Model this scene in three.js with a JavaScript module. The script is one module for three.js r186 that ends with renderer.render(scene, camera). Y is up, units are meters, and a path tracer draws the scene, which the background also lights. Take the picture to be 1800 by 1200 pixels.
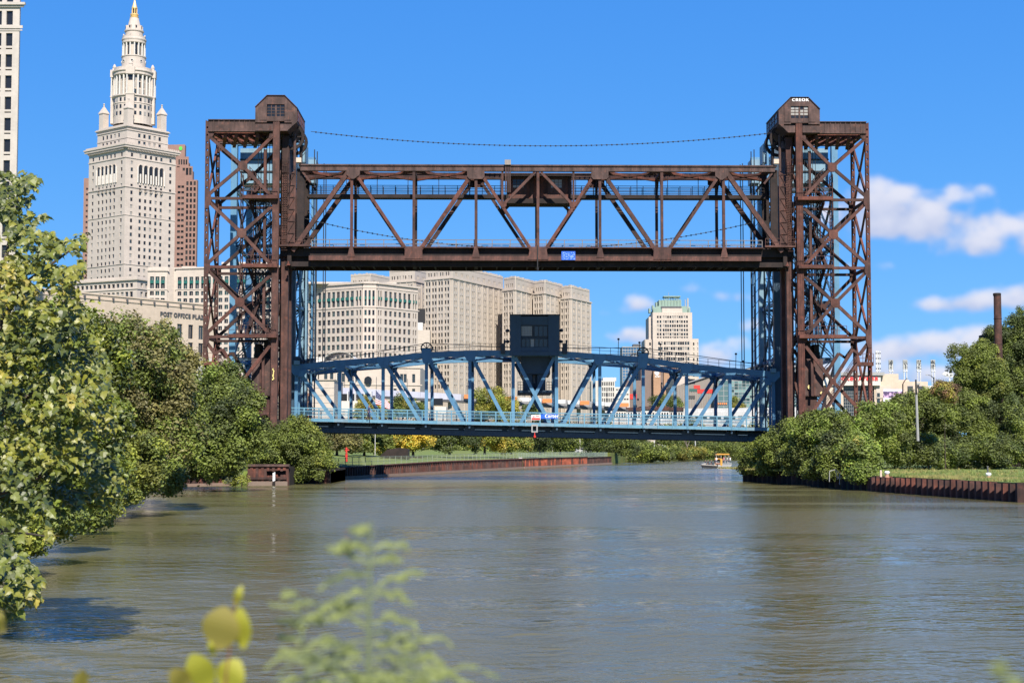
import * as THREE from 'three';
import { mergeGeometries } from 'three/addons/utils/BufferGeometryUtils.js';
import { FontLoader } from 'three/addons/loaders/FontLoader.js';
import { TextGeometry } from 'three/addons/geometries/TextGeometry.js';

// ---------------------------------------------------------------- camera, sky, sun, exposure
const scene = new THREE.Scene();
const FOCAL = 2850, EYE = 4.6, PITCH = Math.atan(185 / FOCAL);          // in pixels of an 1800 x 1200 frame; metres; radians
const camera = new THREE.PerspectiveCamera(2 * Math.atan(600 / FOCAL) * 180 / Math.PI, 1.5, 0.2, 9000);
camera.position.set(0, EYE, 0);
camera.rotation.set(PITCH, 0, 0);
camera.focus = 190; camera.userData.fStop = 10;
scene.add(camera);

const SUN_AZ = 11 * Math.PI / 180, SUN_EL = 44 * Math.PI / 180;
const sunDir = new THREE.Vector3(Math.sin(SUN_AZ) * Math.cos(SUN_EL), Math.sin(SUN_EL), Math.cos(SUN_AZ) * Math.cos(SUN_EL));
const sun = new THREE.DirectionalLight(new THREE.Color(1.0, 0.93, 0.83), 5.0);
sun.position.copy(sunDir).multiplyScalar(600).add(new THREE.Vector3(0, 0, -300));
sun.target.position.set(0, 0, -300);
sun.castShadow = true;
Object.assign(sun.shadow.camera, { left: -450, right: 450, top: 450, bottom: -450, near: 10, far: 2200 });
sun.shadow.mapSize.set(4096, 4096); sun.shadow.bias = -0.0005;
scene.add(sun, sun.target);
const EXPOSURE = 1.65;

// seeded randomness and value noise
function rng(seed) { let s = seed >>> 0; return () => { s = (s + 0x6D2B79F5) | 0; let t = Math.imul(s ^ (s >>> 15), 1 | s); t = (t + Math.imul(t ^ (t >>> 7), 61 | t)) ^ t; return ((t ^ (t >>> 14)) >>> 0) / 4294967296; }; }
const hash2 = (x, y, s = 0) => { let h = Math.imul(x | 0, 374761393) + Math.imul(y | 0, 668265263) + Math.imul(s | 0, 1442695041); h = Math.imul(h ^ (h >>> 13), 1274126177); return ((h ^ (h >>> 16)) >>> 0) / 4294967296; };
const mod = (a, n) => ((a % n) + n) % n;
function vnoise(x, y, s = 0, px = 0, py = 0) {                          // value noise, tiling when px, py are given
  const ix = Math.floor(x), iy = Math.floor(y), fx = x - ix, fy = y - iy, u = fx * fx * (3 - 2 * fx), v = fy * fy * (3 - 2 * fy);
  const X = (k) => px ? mod(k, px) : k, Y = (k) => py ? mod(k, py) : k;
  const a = hash2(X(ix), Y(iy), s), b = hash2(X(ix + 1), Y(iy), s), c = hash2(X(ix), Y(iy + 1), s), d = hash2(X(ix + 1), Y(iy + 1), s);
  return a + (b - a) * u + (c - a) * v + (a - b - c + d) * u * v;
}
function fbm(x, y, oct, s = 0, px = 0, py = 0) { let t = 0, a = 0.5, n = 0; for (let i = 0; i < oct; i++) { t += a * vnoise(x, y, s + i * 17, px, py); n += a; a *= 0.5; x *= 2; y *= 2; px *= 2; py *= 2; } return t / n; }
const sstep = (a, b, x) => { const t = Math.min(1, Math.max(0, (x - a) / (b - a))); return t * t * (3 - 2 * t); };
const lerp = (a, b, t) => a + (b - a) * t;

// the sky: clear blue air that pales towards the horizon, with fair-weather cumulus standing low over the city
function makeSky() {
  const W = 4096, H = 2048, data = new Float32Array(W * H * 4);
  // clouds: [azimuth (deg, right of the view), elevation, half width, half height, density]
  const C = [
    [12.9, 8.15, 1.9, 0.95, 1.5], [14.6, 7.85, 2.2, 0.95, 1.4], [16.9, 6.95, 2.6, 0.65, 1.2], [20.5, 7.2, 3, 0.8, 0.9], [12.4, 7.6, 1.2, 0.5, 0.6],
    [16.2, 4.85, 2.2, 0.36, 1.3], [18.4, 5.0, 2.0, 0.55, 1.4], [21.5, 5.2, 2.2, 0.5, 0.9],
    [14.0, 3.3, 2.4, 0.55, 1.5], [17.0, 3.45, 2.2, 0.6, 1.4], [20.5, 3.4, 3, 0.6, 0.95], [12.6, 2.5, 3.4, 0.45, 1.3], [16.5, 2.4, 4.2, 0.42, 0.8], [10.0, 2.4, 2.6, 0.5, 0.75],
    [4.6, 5.0, 0.62, 0.3, 0.85], [3.55, 4.75, 0.45, 0.22, 0.6], [4.3, 3.95, 0.85, 0.32, 0.85], [7.9, 5.3, 0.85, 0.28, 0.75], [6.4, 5.55, 0.9, 0.24, 0.5], [7.7, 3.2, 1.1, 0.5, 0.8], [6.0, 3.1, 1.4, 0.4, 0.6], [9.3, 4.2, 0.8, 0.2, 0.4], [12.4, 6.15, 1.1, 0.2, 0.4],
  ];
  const R = rng(91);
  for (let i = 0; i < 95; i++) {                                        // the same kind of clouds on round the horizon
    const az = 24 + R() * 318, el = 2 + R() * R() * 17, w = 1.5 + R() * 4;
    C.push([az, el, w, w * (0.16 + 0.18 * R()), 0.6 + 0.4 * R()]);
  }
  const rad = Math.PI / 180;
  for (let row = 0; row < H; row++) {
    const el = ((row + 0.5) / H - 0.5) * 180, e = Math.max(el, 0);
    // air, linear light
    const r = 0.02 + 0.062 * Math.exp(-e / 30) + 0.29 * Math.exp(-e / 5.5), gg = 0.088 + 0.35 * Math.exp(-e / 30) + 0.32 * Math.exp(-e / 6), b = 0.40 + 0.72 * Math.exp(-e / 40) + 0.02 * Math.exp(-e / 7);
    const near = el > -1 && el < 27 ? C.filter((c) => Math.abs(c[1] - el) < c[3] * 2.2) : [];
    for (let col = 0; col < W; col++) {
      const k = (row * W + col) * 4;
      const az = mod(((col + 0.5) / W - 0.5) * 360 + 90, 360);          // 0 along the view (-z), growing to the right
      let dens = 0, shade = 0, wsum = 0;
      for (const c of near) {
        let da = az - c[0]; if (da > 180) da -= 360; if (da < -180) da += 360;
        if (Math.abs(da) > c[2] * 2.2) continue;
        const x = da / (c[2] * 1.22); let y = (el - c[1]) / (c[3] * 1.25); if (y < 0) y *= 1.35;
        const f = 1.05 - (x * x + y * y);
        if (f > -1.2) { const v = f * c[4]; if (v > -1.2) { const w = Math.exp(2.2 * v); dens += w; shade += w * y; wsum += w; } }
      }
      let R0 = r, G0 = gg, B0 = b;
      if (wsum > 0) {
        const n = fbm(az * 1.1, el * 1.6, 6, 5), m = fbm(az * 0.7 + 40, el * 0.9, 3, 11);
        const soft = Math.log(dens) / 2.2 + (n - 0.5) * 2.3 + (m - 0.5) * 1.1 - 0.2;
        let a = sstep(-0.05, 1.2, soft) * 0.93;
        if (a > 0.002) {
          const yy = shade / wsum, lit = sstep(-1.0, 1.0, yy + (n - 0.5) * 1.8 + 0.15);
          const cr = lerp(0.46, 0.82, lit), cg = lerp(0.54, 0.83, lit), cb = lerp(0.79, 0.94, lit);
          R0 = lerp(R0, cr, a); G0 = lerp(G0, cg, a); B0 = lerp(B0, cb, a);
        }
      }
      data[k] = R0 / EXPOSURE; data[k + 1] = G0 / EXPOSURE; data[k + 2] = B0 / EXPOSURE; data[k + 3] = 1;
    }
  }
  const t = new THREE.DataTexture(data, W, H, THREE.RGBAFormat, THREE.FloatType);
  t.mapping = THREE.EquirectangularReflectionMapping; t.magFilter = THREE.LinearFilter; t.minFilter = THREE.LinearFilter; t.needsUpdate = true;
  return t;
}
scene.background = makeSky();
scene.environment = scene.background;

// ---------------------------------------------------------------- measuring: a pixel of the photograph and a distance give a point of the place
const cP = Math.cos(PITCH), sP = Math.sin(PITCH);
function at(px, py, D) { const u = (px - 900) / FOCAL, v = (600 - py) / FOCAL, q = cP - v * sP; return new THREE.Vector3(u * D / q, EYE + (v * cP + sP) / q * D, -D); }
const wx = (px, D, py = 600) => at(px, py, D).x, wy = (py, D) => at(900, py, D).y;
const V = (x, y, z) => new THREE.Vector3(x, y, z);

// ---------------------------------------------------------------- naming and grouping
const taken = new Map();
function numbered(name) { const n = taken.get(name) || 0; taken.set(name, n + 1); return n ? name + '_' + String(n).padStart(3, '0') : name; }
function tag(o, label, category, group, kind) { if (label) o.userData.label = label; if (category) o.userData.category = category; if (group) o.userData.group = group; if (kind) o.userData.kind = kind; return o; }
const orig = new WeakMap();                                             // where a thing's own zero lies in the coordinates its parts are measured in
function thing(name, label, category, [x, y, z], group, turn = 0) {
  const o = new THREE.Group(); o.name = numbered(name); o.position.set(x, y, z); o.rotation.y = turn;
  tag(o, label, category, group); orig.set(o, V(x, y, z)); scene.add(o); return o;
}
const rootOf = (o) => { while (!orig.has(o) && o.parent) o = o.parent; return orig.get(o); };

// ---------------------------------------------------------------- geometry collector
const VARIED = new Map();                                                // a painted or rusted member takes one of a few close tones
class MB {
  constructor() { this.p = []; this.n = []; this.u = []; }
  tri(a, b, c, n) {
    if (!n) { n = V(0, 0, 0).subVectors(b, a).cross(V(0, 0, 0).subVectors(c, a)).normalize(); }
    const ax = Math.abs(n.x), ay = Math.abs(n.y), az = Math.abs(n.z);
    for (const q of [a, b, c]) {
      this.p.push(q.x, q.y, q.z); this.n.push(n.x, n.y, n.z);
      if (ay > ax && ay > az) this.u.push(q.x, q.z); else if (ax > az) this.u.push(q.z, q.y); else this.u.push(q.x, q.y);
    }
  }
  quad(a, b, c, d) { this.tri(a, b, c); this.tri(a, c, d); }
  hexa(c) {                                                             // eight corners: bottom ring 0..3, top ring 4..7
    this.quad(c[3], c[2], c[1], c[0]); this.quad(c[4], c[5], c[6], c[7]);
    for (let i = 0; i < 4; i++) { const j = (i + 1) % 4; this.quad(c[i], c[j], c[4 + j], c[4 + i]); }
    return this;
  }
  box(x0, x1, y0, y1, z0, z1) {
    if (x0 > x1) [x0, x1] = [x1, x0]; if (y0 > y1) [y0, y1] = [y1, y0]; if (z0 > z1) [z0, z1] = [z1, z0];
    return this.hexa([V(x0, y0, z1), V(x1, y0, z1), V(x1, y0, z0), V(x0, y0, z0), V(x0, y1, z1), V(x1, y1, z1), V(x1, y1, z0), V(x0, y1, z0)]);
  }
  bar(a, b, w, d, up = V(0, 0, 1)) {                                    // a beam from a to b: d thick along up, w across
    if (Math.abs(b.x - a.x) < 1e-4 * Math.abs(b.z - a.z) + 1e-9 && Math.abs(b.y - a.y) < 1e-4 * Math.abs(b.z - a.z) + 1e-9 && up.z === 1) up = V(0, 1, 0);
    const t = V(0, 0, 0).subVectors(b, a).normalize(), s = V(0, 0, 0).crossVectors(t, up).normalize(), f = V(0, 0, 0).crossVectors(s, t).normalize();
    const c = []; for (const q of [a, b]) for (const [i, j] of [[-1, -1], [1, -1], [1, 1], [-1, 1]]) c.push(q.clone().addScaledVector(s, i * w / 2).addScaledVector(f, j * d / 2));
    return this.hexa([c[3], c[2], c[1], c[0], c[7], c[6], c[5], c[4]]);
  }
  tube(a, b, r, n = 6, r2 = r) {
    const t = V(0, 0, 0).subVectors(b, a).normalize(), s = Math.abs(t.y) > 0.9 ? V(1, 0, 0) : V(0, 1, 0), e = V(0, 0, 0).crossVectors(t, s).normalize(), f = V(0, 0, 0).crossVectors(t, e);
    const A = [], B = [];
    for (let i = 0; i < n; i++) { const q = i / n * 2 * Math.PI, o = V(0, 0, 0).addScaledVector(e, Math.cos(q)).addScaledVector(f, Math.sin(q)); A.push(a.clone().addScaledVector(o, r)); B.push(b.clone().addScaledVector(o, r2)); }
    for (let i = 0; i < n; i++) { const j = (i + 1) % n; this.quad(A[i], A[j], B[j], B[i]); this.tri(b, B[i], B[j]); this.tri(a, A[j], A[i]); }
    return this;
  }
  prism(pts, z0, z1) {                                                  // outline in x, y (counter-clockwise), extruded from z0 to z1
    if (z0 > z1) [z0, z1] = [z1, z0];
    const area = pts.reduce((s, p, i) => { const q = pts[(i + 1) % pts.length]; return s + p[0] * q[1] - q[0] * p[1]; }, 0);
    if (area < 0) pts = pts.slice().reverse();
    const tris = THREE.ShapeUtils.triangulateShape(pts.map((p) => new THREE.Vector2(p[0], p[1])), []);
    const P = (i, z) => V(pts[i][0], pts[i][1], z);
    for (const [a, b, c] of tris) { this.tri(P(a, z1), P(b, z1), P(c, z1)); this.tri(P(c, z0), P(b, z0), P(a, z0)); }
    for (let i = 0; i < pts.length; i++) { const j = (i + 1) % pts.length; this.quad(P(i, z0), P(j, z0), P(j, z1), P(i, z1)); }
    return this;
  }
  plan(pts, y0, y1) {                                                   // outline in x, z, extruded from y0 up to y1
    const area = pts.reduce((s, p, i) => { const q = pts[(i + 1) % pts.length]; return s + p[0] * q[1] - q[0] * p[1]; }, 0);
    if (area > 0) pts = pts.slice().reverse();
    const tris = THREE.ShapeUtils.triangulateShape(pts.map((p) => new THREE.Vector2(p[0], p[1])), []);
    const P = (i, y) => V(pts[i][0], y, pts[i][1]);
    for (const t of tris) { let [a, b, c] = t; const n = V(0, 0, 0).subVectors(P(b, 0), P(a, 0)).cross(V(0, 0, 0).subVectors(P(c, 0), P(a, 0))); if (n.y < 0) [b, c] = [c, b]; this.tri(P(a, y1), P(b, y1), P(c, y1)); this.tri(P(c, y0), P(b, y0), P(a, y0)); }
    for (let i = 0; i < pts.length; i++) { const j = (i + 1) % pts.length; this.quad(P(i, y0), P(j, y0), P(j, y1), P(i, y1)); }
    return this;
  }
  lathe(cx, cz, prof, n = 24, sx = 1) {                                 // profile of [radius, height] pairs, bottom to top
    const P = (r, y, i) => V(cx + r * Math.cos(i / n * 2 * Math.PI) * sx, y, cz + r * Math.sin(i / n * 2 * Math.PI));
    for (let k = 0; k + 1 < prof.length; k++) { const [r0, y0] = prof[k], [r1, y1] = prof[k + 1]; for (let i = 0; i < n; i++) this.quad(P(r0, y0, i + 1), P(r0, y0, i), P(r1, y1, i), P(r1, y1, i + 1)); }
    return this;
  }
  map(f) { for (let i = 0; i < this.p.length; i += 3) { const q = f(this.p[i], this.p[i + 1], this.p[i + 2]); this.p[i] = q[0]; this.p[i + 1] = q[1]; this.p[i + 2] = q[2]; } return this; }
  geometry(o) {
    const g = new THREE.BufferGeometry(), p = new Float32Array(this.p);
    if (o) for (let i = 0; i < p.length; i += 3) { p[i] -= o.x; p[i + 1] -= o.y; p[i + 2] -= o.z; }
    g.setAttribute('position', new THREE.BufferAttribute(p, 3));
    g.setAttribute('normal', new THREE.BufferAttribute(new Float32Array(this.n), 3));
    g.setAttribute('uv', new THREE.BufferAttribute(new Float32Array(this.u), 2));
    return g;
  }
  build(name, mat, parent, kind) {
    if (!this.p.length) return null;
    const alt = VARIED.get(mat); if (alt) mat = alt[Math.floor(hash2(Math.round(this.p[0] * 7.3), Math.round((this.p[1] + this.p[2]) * 5.1), this.p.length) * alt.length)];
    const m = new THREE.Mesh(this.geometry(parent === scene ? null : rootOf(parent)), mat);
    m.castShadow = m.receiveShadow = true;
    m.name = parent === scene ? numbered(name) : name; if (kind) m.userData.kind = kind;
    parent.add(m); return m;
  }
}
const mb = () => new MB();
function mesh(name, geo, mat, parent) { const m = new THREE.Mesh(geo, mat); m.name = parent === scene ? numbered(name) : name; m.castShadow = m.receiveShadow = true; parent.add(m); return m; }

// ---------------------------------------------------------------- materials
const LIN = (r, g, b) => new THREE.Color().setRGB(r, g, b);
function dataTex(N, f, srgb = false, M = N) {                           // f(u, v) gives [r, g, b] 0..1, tiling
  const d = new Uint8Array(N * M * 4);
  for (let j = 0; j < M; j++) for (let i = 0; i < N; i++) { const c = f(i / N, j / M), k = (j * N + i) * 4; for (let q = 0; q < 3; q++) d[k + q] = Math.max(0, Math.min(255, c[q] * 255)); d[k + 3] = 255; }
  const t = new THREE.DataTexture(d, N, M); t.wrapS = t.wrapT = THREE.RepeatWrapping; t.magFilter = THREE.LinearFilter; t.minFilter = THREE.LinearMipmapLinearFilter; t.generateMipmaps = true;
  if (srgb) t.colorSpace = THREE.SRGBColorSpace; t.needsUpdate = true; return t;
}
const rep = (t, x, y = x) => { const c = t.clone(); c.repeat.set(1 / x, 1 / y); c.needsUpdate = true; return c; };
// mottled rust with long runs down the plate: a factor on the base colour, kept in linear light
const rustTex = dataTex(512, (u, v) => {
  const a = fbm(u * 8, v * 8, 5, 1, 8, 8), run = fbm(u * 48, v * 3, 3, 2, 48, 3), spot = sstep(0.62, 0.78, fbm(u * 20, v * 20, 4, 3, 20, 20));
  const d = 0.25 + 1.0 * a * (0.5 + 0.95 * run), o = spot * 0.36, pale = sstep(0.6, 0.75, fbm(u * 5 + 3, v * 5, 4, 9, 5, 5)) * 0.16;
  return [Math.min(1, d * 0.76 + o + pale), d * 0.74 + o * 0.5 + pale, d * 0.74 + o * 0.26 + pale];
});
const grimeTex = dataTex(512, (u, v) => {
  const a = fbm(u * 6, v * 6, 5, 21, 6, 6), run = fbm(u * 40, v * 3, 3, 22, 40, 3); const d = 0.72 + 0.28 * (a * 0.6 + run * 0.5) * 1.3 - 0.1 * sstep(0.6, 0.8, fbm(u * 14, v * 14, 3, 23, 14, 14)); return [d, d, d];
});
const stoneTex = dataTex(512, (u, v) => {
  const a = fbm(u * 5, v * 5, 5, 31, 5, 5), run = fbm(u * 36, v * 4, 3, 32, 36, 4), cx = Math.floor(u * 16 + (Math.floor(v * 32) % 2) * 0.5), blk = hash2(mod(cx, 16), Math.floor(v * 32), 7);
  const d = 0.74 + 0.2 * a + 0.1 * run + 0.07 * (blk - 0.5); return [d, d * 0.995, d * 0.985];
});
const bumpTex = dataTex(256, (u, v) => { const a = fbm(u * 10, v * 10, 5, 41, 10, 10); return [a, a, a]; });
const rustM = (r, g, b, s = 5) => new THREE.MeshStandardMaterial({ color: LIN(r, g, b), map: rep(rustTex, s, s * 1.3), roughness: 0.86, metalness: 0.0, bumpMap: rep(bumpTex, 1.7), bumpScale: 0.012 });
const paintM = (r, g, b, s = 6, rough = 0.5) => new THREE.MeshStandardMaterial({ color: LIN(r, g, b), map: rep(grimeTex, s), roughness: rough });
const stoneM = (r, g, b, s = 24, rough = 0.9) => new THREE.MeshStandardMaterial({ color: LIN(r, g, b), map: rep(stoneTex, s), roughness: rough });
const flat = (r, g, b, rough = 0.8, metal = 0) => new THREE.MeshStandardMaterial({ color: LIN(r, g, b), roughness: rough, metalness: metal });
const M = {
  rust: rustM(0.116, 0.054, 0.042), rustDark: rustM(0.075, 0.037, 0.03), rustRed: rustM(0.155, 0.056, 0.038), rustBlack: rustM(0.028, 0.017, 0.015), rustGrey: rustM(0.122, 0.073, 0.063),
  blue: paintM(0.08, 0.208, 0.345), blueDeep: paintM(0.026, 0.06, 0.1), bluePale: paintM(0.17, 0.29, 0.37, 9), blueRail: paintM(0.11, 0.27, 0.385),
  blackSteel: paintM(0.027,0.027,0.031), galv: paintM(0.328,0.328,0.320), white: paintM(0.608,0.601,0.585), greyDark: paintM(0.086,0.086,0.090),
  lime: stoneM(0.54, 0.468, 0.40), limePink: stoneM(0.54, 0.468, 0.402), limeTan: stoneM(0.53, 0.462, 0.392), limeWhite: stoneM(0.60, 0.57, 0.52), granite: stoneM(0.281,0.168,0.136), concrete: stoneM(0.343,0.328,0.304), brick: stoneM(0.234,0.121,0.078, 8), tan: stoneM(0.58, 0.475, 0.375), grayStone: stoneM(0.328,0.312,0.296),
  glassDark: new THREE.MeshStandardMaterial({ color: LIN(0.014, 0.015, 0.018), roughness: 0.22 }), glassBlue: new THREE.MeshStandardMaterial({ color: LIN(0.03, 0.042, 0.05), roughness: 0.2 }),
  glassBlind: new THREE.MeshStandardMaterial({ color: LIN(0.30, 0.28, 0.25), roughness: 0.3 }), glassGreen: new THREE.MeshStandardMaterial({ color: LIN(0.02, 0.11, 0.09), roughness: 0.35 }), glassTeal: new THREE.MeshStandardMaterial({ color: LIN(0.025, 0.055, 0.055), roughness: 0.2 }),
  gold: new THREE.MeshStandardMaterial({ color: LIN(0.75, 0.5, 0.2), roughness: 0.4, metalness: 0.3 }), copperGreen: stoneM(0.257,0.351,0.296, 10),
  red: flat(0.55, 0.03, 0.02, 0.6), signBlue: flat(0.01, 0.10, 0.55, 0.5), yellow: flat(0.55, 0.27, 0.04, 0.5), black: flat(0.01, 0.01, 0.012, 0.7), whiteFlat: flat(0.8, 0.8, 0.8, 0.6), roofGrey: flat(0.25, 0.25, 0.26, 0.8), orange: flat(0.65, 0.2, 0.06, 0.7),
};
for (const [k, f] of [['rust', [[1, 1, 1], [1.22, 1.02, 0.95], [0.8, 0.82, 0.86], [1.12, 1.14, 1.16]]], ['rustDark', [[1, 1, 1], [1.25, 1.05, 1], [0.8, 0.8, 0.82]]], ['rustRed', [[1, 1, 1], [1.2, 1.1, 1.05], [0.75, 0.8, 0.85]]], ['blue', [[1, 1, 1], [1.14, 1.1, 1.05], [0.86, 0.9, 0.93]]], ['blueRail', [[1, 1, 1], [1.15, 1.08, 1.03]]]]) VARIED.set(M[k], f.map((t, i) => { if (!i) return M[k]; const m = M[k].clone(); m.color = LIN(M[k].color.r * t[0], M[k].color.g * t[1], M[k].color.b * t[2]); return m; }));
const FONT = await new FontLoader().loadAsync('fonts/droid/droid_sans_bold.typeface.json');
// raised lettering: text laid along direction dir from point o (its left end, on the base line)
function lettering(name, text, o, dir, height, depth, mat, parent, stretch = 1) {
  const g = new TextGeometry(text, { font: FONT, size: height, depth, curveSegments: 3 }), d = dir.clone().normalize(), n = V(0, 0, 0).crossVectors(d, V(0, 1, 0)).normalize();
  g.applyMatrix4(new THREE.Matrix4().makeBasis(d.clone().multiplyScalar(stretch), V(0, 1, 0), n).setPosition(o.clone().sub(rootOf(parent))));
  return mesh(name, g, mat, parent);
}
// ---------------------------------------------------------------- water, ground, walls along the river
const LEFT = [[-7, 3], [-17, 12], [-21, 34], [-23, 60], [-25.5, 90], [-28, 107], [-32, 140], [-38, 170], [-37.5, 187], [-33.5, 192.6], [-27, 192.6], [-26, 226], [2, 345], [26.5, 437], [31, 470], [44, 540], [70, 590], [140, 630], [420, 700]];
const RIGHT = [[520, 560], [260, 470], [150, 400], [70, 300], [40, 245], [31.2, 219], [33.6, 202], [37, 166], [41.8, 132], [46, 100], [50, 60], [54, 20], [56, -60], [70, -400]];
{
  const pts = [];
  for (const [x, d] of LEFT) pts.push([x, -d]); for (const [x, d] of RIGHT) pts.push([x, -d]);
  // land: one sheet with the river cut out of it, far beyond the horizon
  const outer = [[-6000, 900], [70, 400], ...RIGHT.slice().reverse().slice(1).map(([x, d]) => [x, -d]), [700, -560], [6000, -560], [6000, -8000], [-6000, -8000]];
  // the far bank joins the left shore; the near bank holds the camera
  const land1 = [[6000, -700], ...LEFT.slice().reverse().map(([x, d]) => [x, -d]), [-2, 1.5], [3, -1.6], [8, 3], [16, 60], [16, 400], [-6000, 400], [-6000, -8000], [6000, -8000]];
  const land2 = [[520, -560], ...RIGHT.slice(1).map(([x, d]) => [x, -d]), [6000, 400], [6000, -560]];
  const groundTex = dataTex(512, (u, v) => { const a = fbm(u * 9, v * 9, 5, 61, 9, 9), b = fbm(u * 60, v * 60, 3, 62, 60, 60), c = sstep(0.55, 0.75, fbm(u * 4, v * 4, 4, 63, 4, 4)); return [lerp(0.35, 0.6, a) * (0.6 + 0.8 * b) + c * 0.12, lerp(0.55, 0.75, a) * (0.6 + 0.8 * b), 0.25 + 0.2 * b]; });
  M.grass = new THREE.MeshStandardMaterial({ color: LIN(0.27, 0.275, 0.10), map: rep(groundTex, 13), roughness: 0.95, bumpMap: rep(bumpTex, 0.9), bumpScale: 0.05 });
  const g1 = mb().plan(land1, -6, 1.7).build('ground', M.grass, scene, 'structure'); g1.userData.label = 'grassy river bank and the flat land behind it';
  mb().plan(land2, -6, 1.65).build('ground', M.grass, scene, 'structure');
  // water
  const wn = 1024, N = 512;
  const H = new Float32Array(N * N);
  const R = rng(77), waves = [];
  for (let i = 0; i < 70; i++) { const kx = Math.round((R() - 0.5) * 2 * (6 + i * 0.9)), ky = Math.round((R() < 0.5 ? -1 : 1) * (3 + R() * (8 + i * 1.15))), k = Math.hypot(kx, ky); if (k < 3) continue; waves.push([kx, ky, R() * 6.283, 1 / Math.pow(k, 1.25)]); }
  for (let j = 0; j < N; j++) for (let i = 0; i < N; i++) { let h = 0; for (const [kx, ky, p, a] of waves) h += a * Math.sin((kx * i + ky * j) / N * 6.28318 + p); H[j * N + i] = h; }
  let lo = 1e9, hi = -1e9; for (const h of H) { lo = Math.min(lo, h); hi = Math.max(hi, h); }
  const waveTex = dataTex(N, (u, v) => { const h = (H[Math.round(v * N) % N * N + Math.round(u * N) % N] - lo) / (hi - lo); return [h, h, h]; });
  const nrm = dataTex(N, (u, v) => {                                     // slopes of the larger waves as a normal map
    const i = Math.round(u * N) % N, j = Math.round(v * N) % N, dx = H[j * N + (i + 1) % N] - H[j * N + (i + N - 1) % N], dy = H[((j + 1) % N) * N + i] - H[((j + N - 1) % N) * N + i], k = 1.9;
    const n = V(-dx * k, -dy * k, 1).normalize(); return [n.x * 0.5 + 0.5, n.y * 0.5 + 0.5, n.z * 0.5 + 0.5];
  });
  const calm = dataTex(512, (u, v) => { const a = fbm(u * 7, v * 16, 5, 71, 7, 16), r = 0.06 + 0.16 * sstep(0.36, 0.62, a); return [r, r, r]; });
  M.water = new THREE.MeshPhysicalMaterial({ color: LIN(0.114, 0.105, 0.048), specularIntensity: 0.85, roughness: 1, roughnessMap: rep(calm, 150, 95), ior: 1.33, normalMap: rep(nrm, 23, 19), normalScale: new THREE.Vector2(0.36, 0.36), bumpMap: rep(waveTex, 7.3, 5.9), bumpScale: 0.045 });
  const wtr = mb(); wtr.quad(V(-300, 0, 400), V(900, 0, 400), V(900, 0, -1200), V(-300, 0, -1200)); const water = wtr.build('river_water', M.water, scene, 'structure');
  // the nearer reach carries real ripples: crossing wavelets whose height comes and goes in patches
  const rows = 560, cols = 300, d0 = 24, d1 = 240, RW = rng(31), wv = []; for (let i = 0; i < 26; i++) { const l = 0.42 * Math.pow(7.5, i / 25) * (0.85 + 0.3 * RW()), a = 1.57 + (RW() - 0.5) * 1.9; wv.push([Math.cos(a) * 6.2832 / l, Math.sin(a) * 6.2832 / l, RW() * 6.283, 0.0026 * Math.pow(l, 1.05)]); }
  const pos = new Float32Array((rows + 1) * (cols + 1) * 3), uv = new Float32Array((rows + 1) * (cols + 1) * 2), ix = [];
  for (let j = 0; j <= rows; j++) { const d = d0 * Math.pow(d1 / d0, j / rows); for (let i = 0; i <= cols; i++) {
    const t = i / cols, x = (-0.42 + 0.84 * t) * d + (t - 0.5) * 6, z = -d, k = (j * (cols + 1) + i) * 3, edge = sstep(0, 0.05, t) * sstep(0, 0.05, 1 - t) * sstep(0, 0.03, j / rows) * sstep(0, 0.12, 1 - j / rows);
    const amp = 0.25 + 1.5 * sstep(0.3, 0.75, fbm(x / 17 + 3, z / 34, 3, 55)) , cell = d * 0.0042; let h = 0; for (const [kx, kz, p, a] of wv) { const f = Math.hypot(kx, kz) * cell; if (f < 2.2) h += a * Math.sin(kx * x + kz * z + p + 0.7 * Math.sin(kz * 0.21 * x + p)) * (1 - f / 2.2); }
    pos[k] = x; pos[k + 1] = 0.004 + edge * (0.07 + h * amp * 1.0); pos[k + 2] = z; uv[k / 3 * 2] = x; uv[k / 3 * 2 + 1] = z; if (i < cols && j < rows) { const a = j * (cols + 1) + i, b = a + 1, c = a + cols + 1, e = c + 1; ix.push(a, b, e, a, e, c); } } }
  const rg = new THREE.BufferGeometry(); rg.setAttribute('position', new THREE.BufferAttribute(pos, 3)); rg.setAttribute('uv', new THREE.BufferAttribute(uv, 2)); rg.setIndex(ix); rg.computeVertexNormals(); const rp = mesh('rippled_water', rg, M.water, water); rp.castShadow = false;
}
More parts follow.
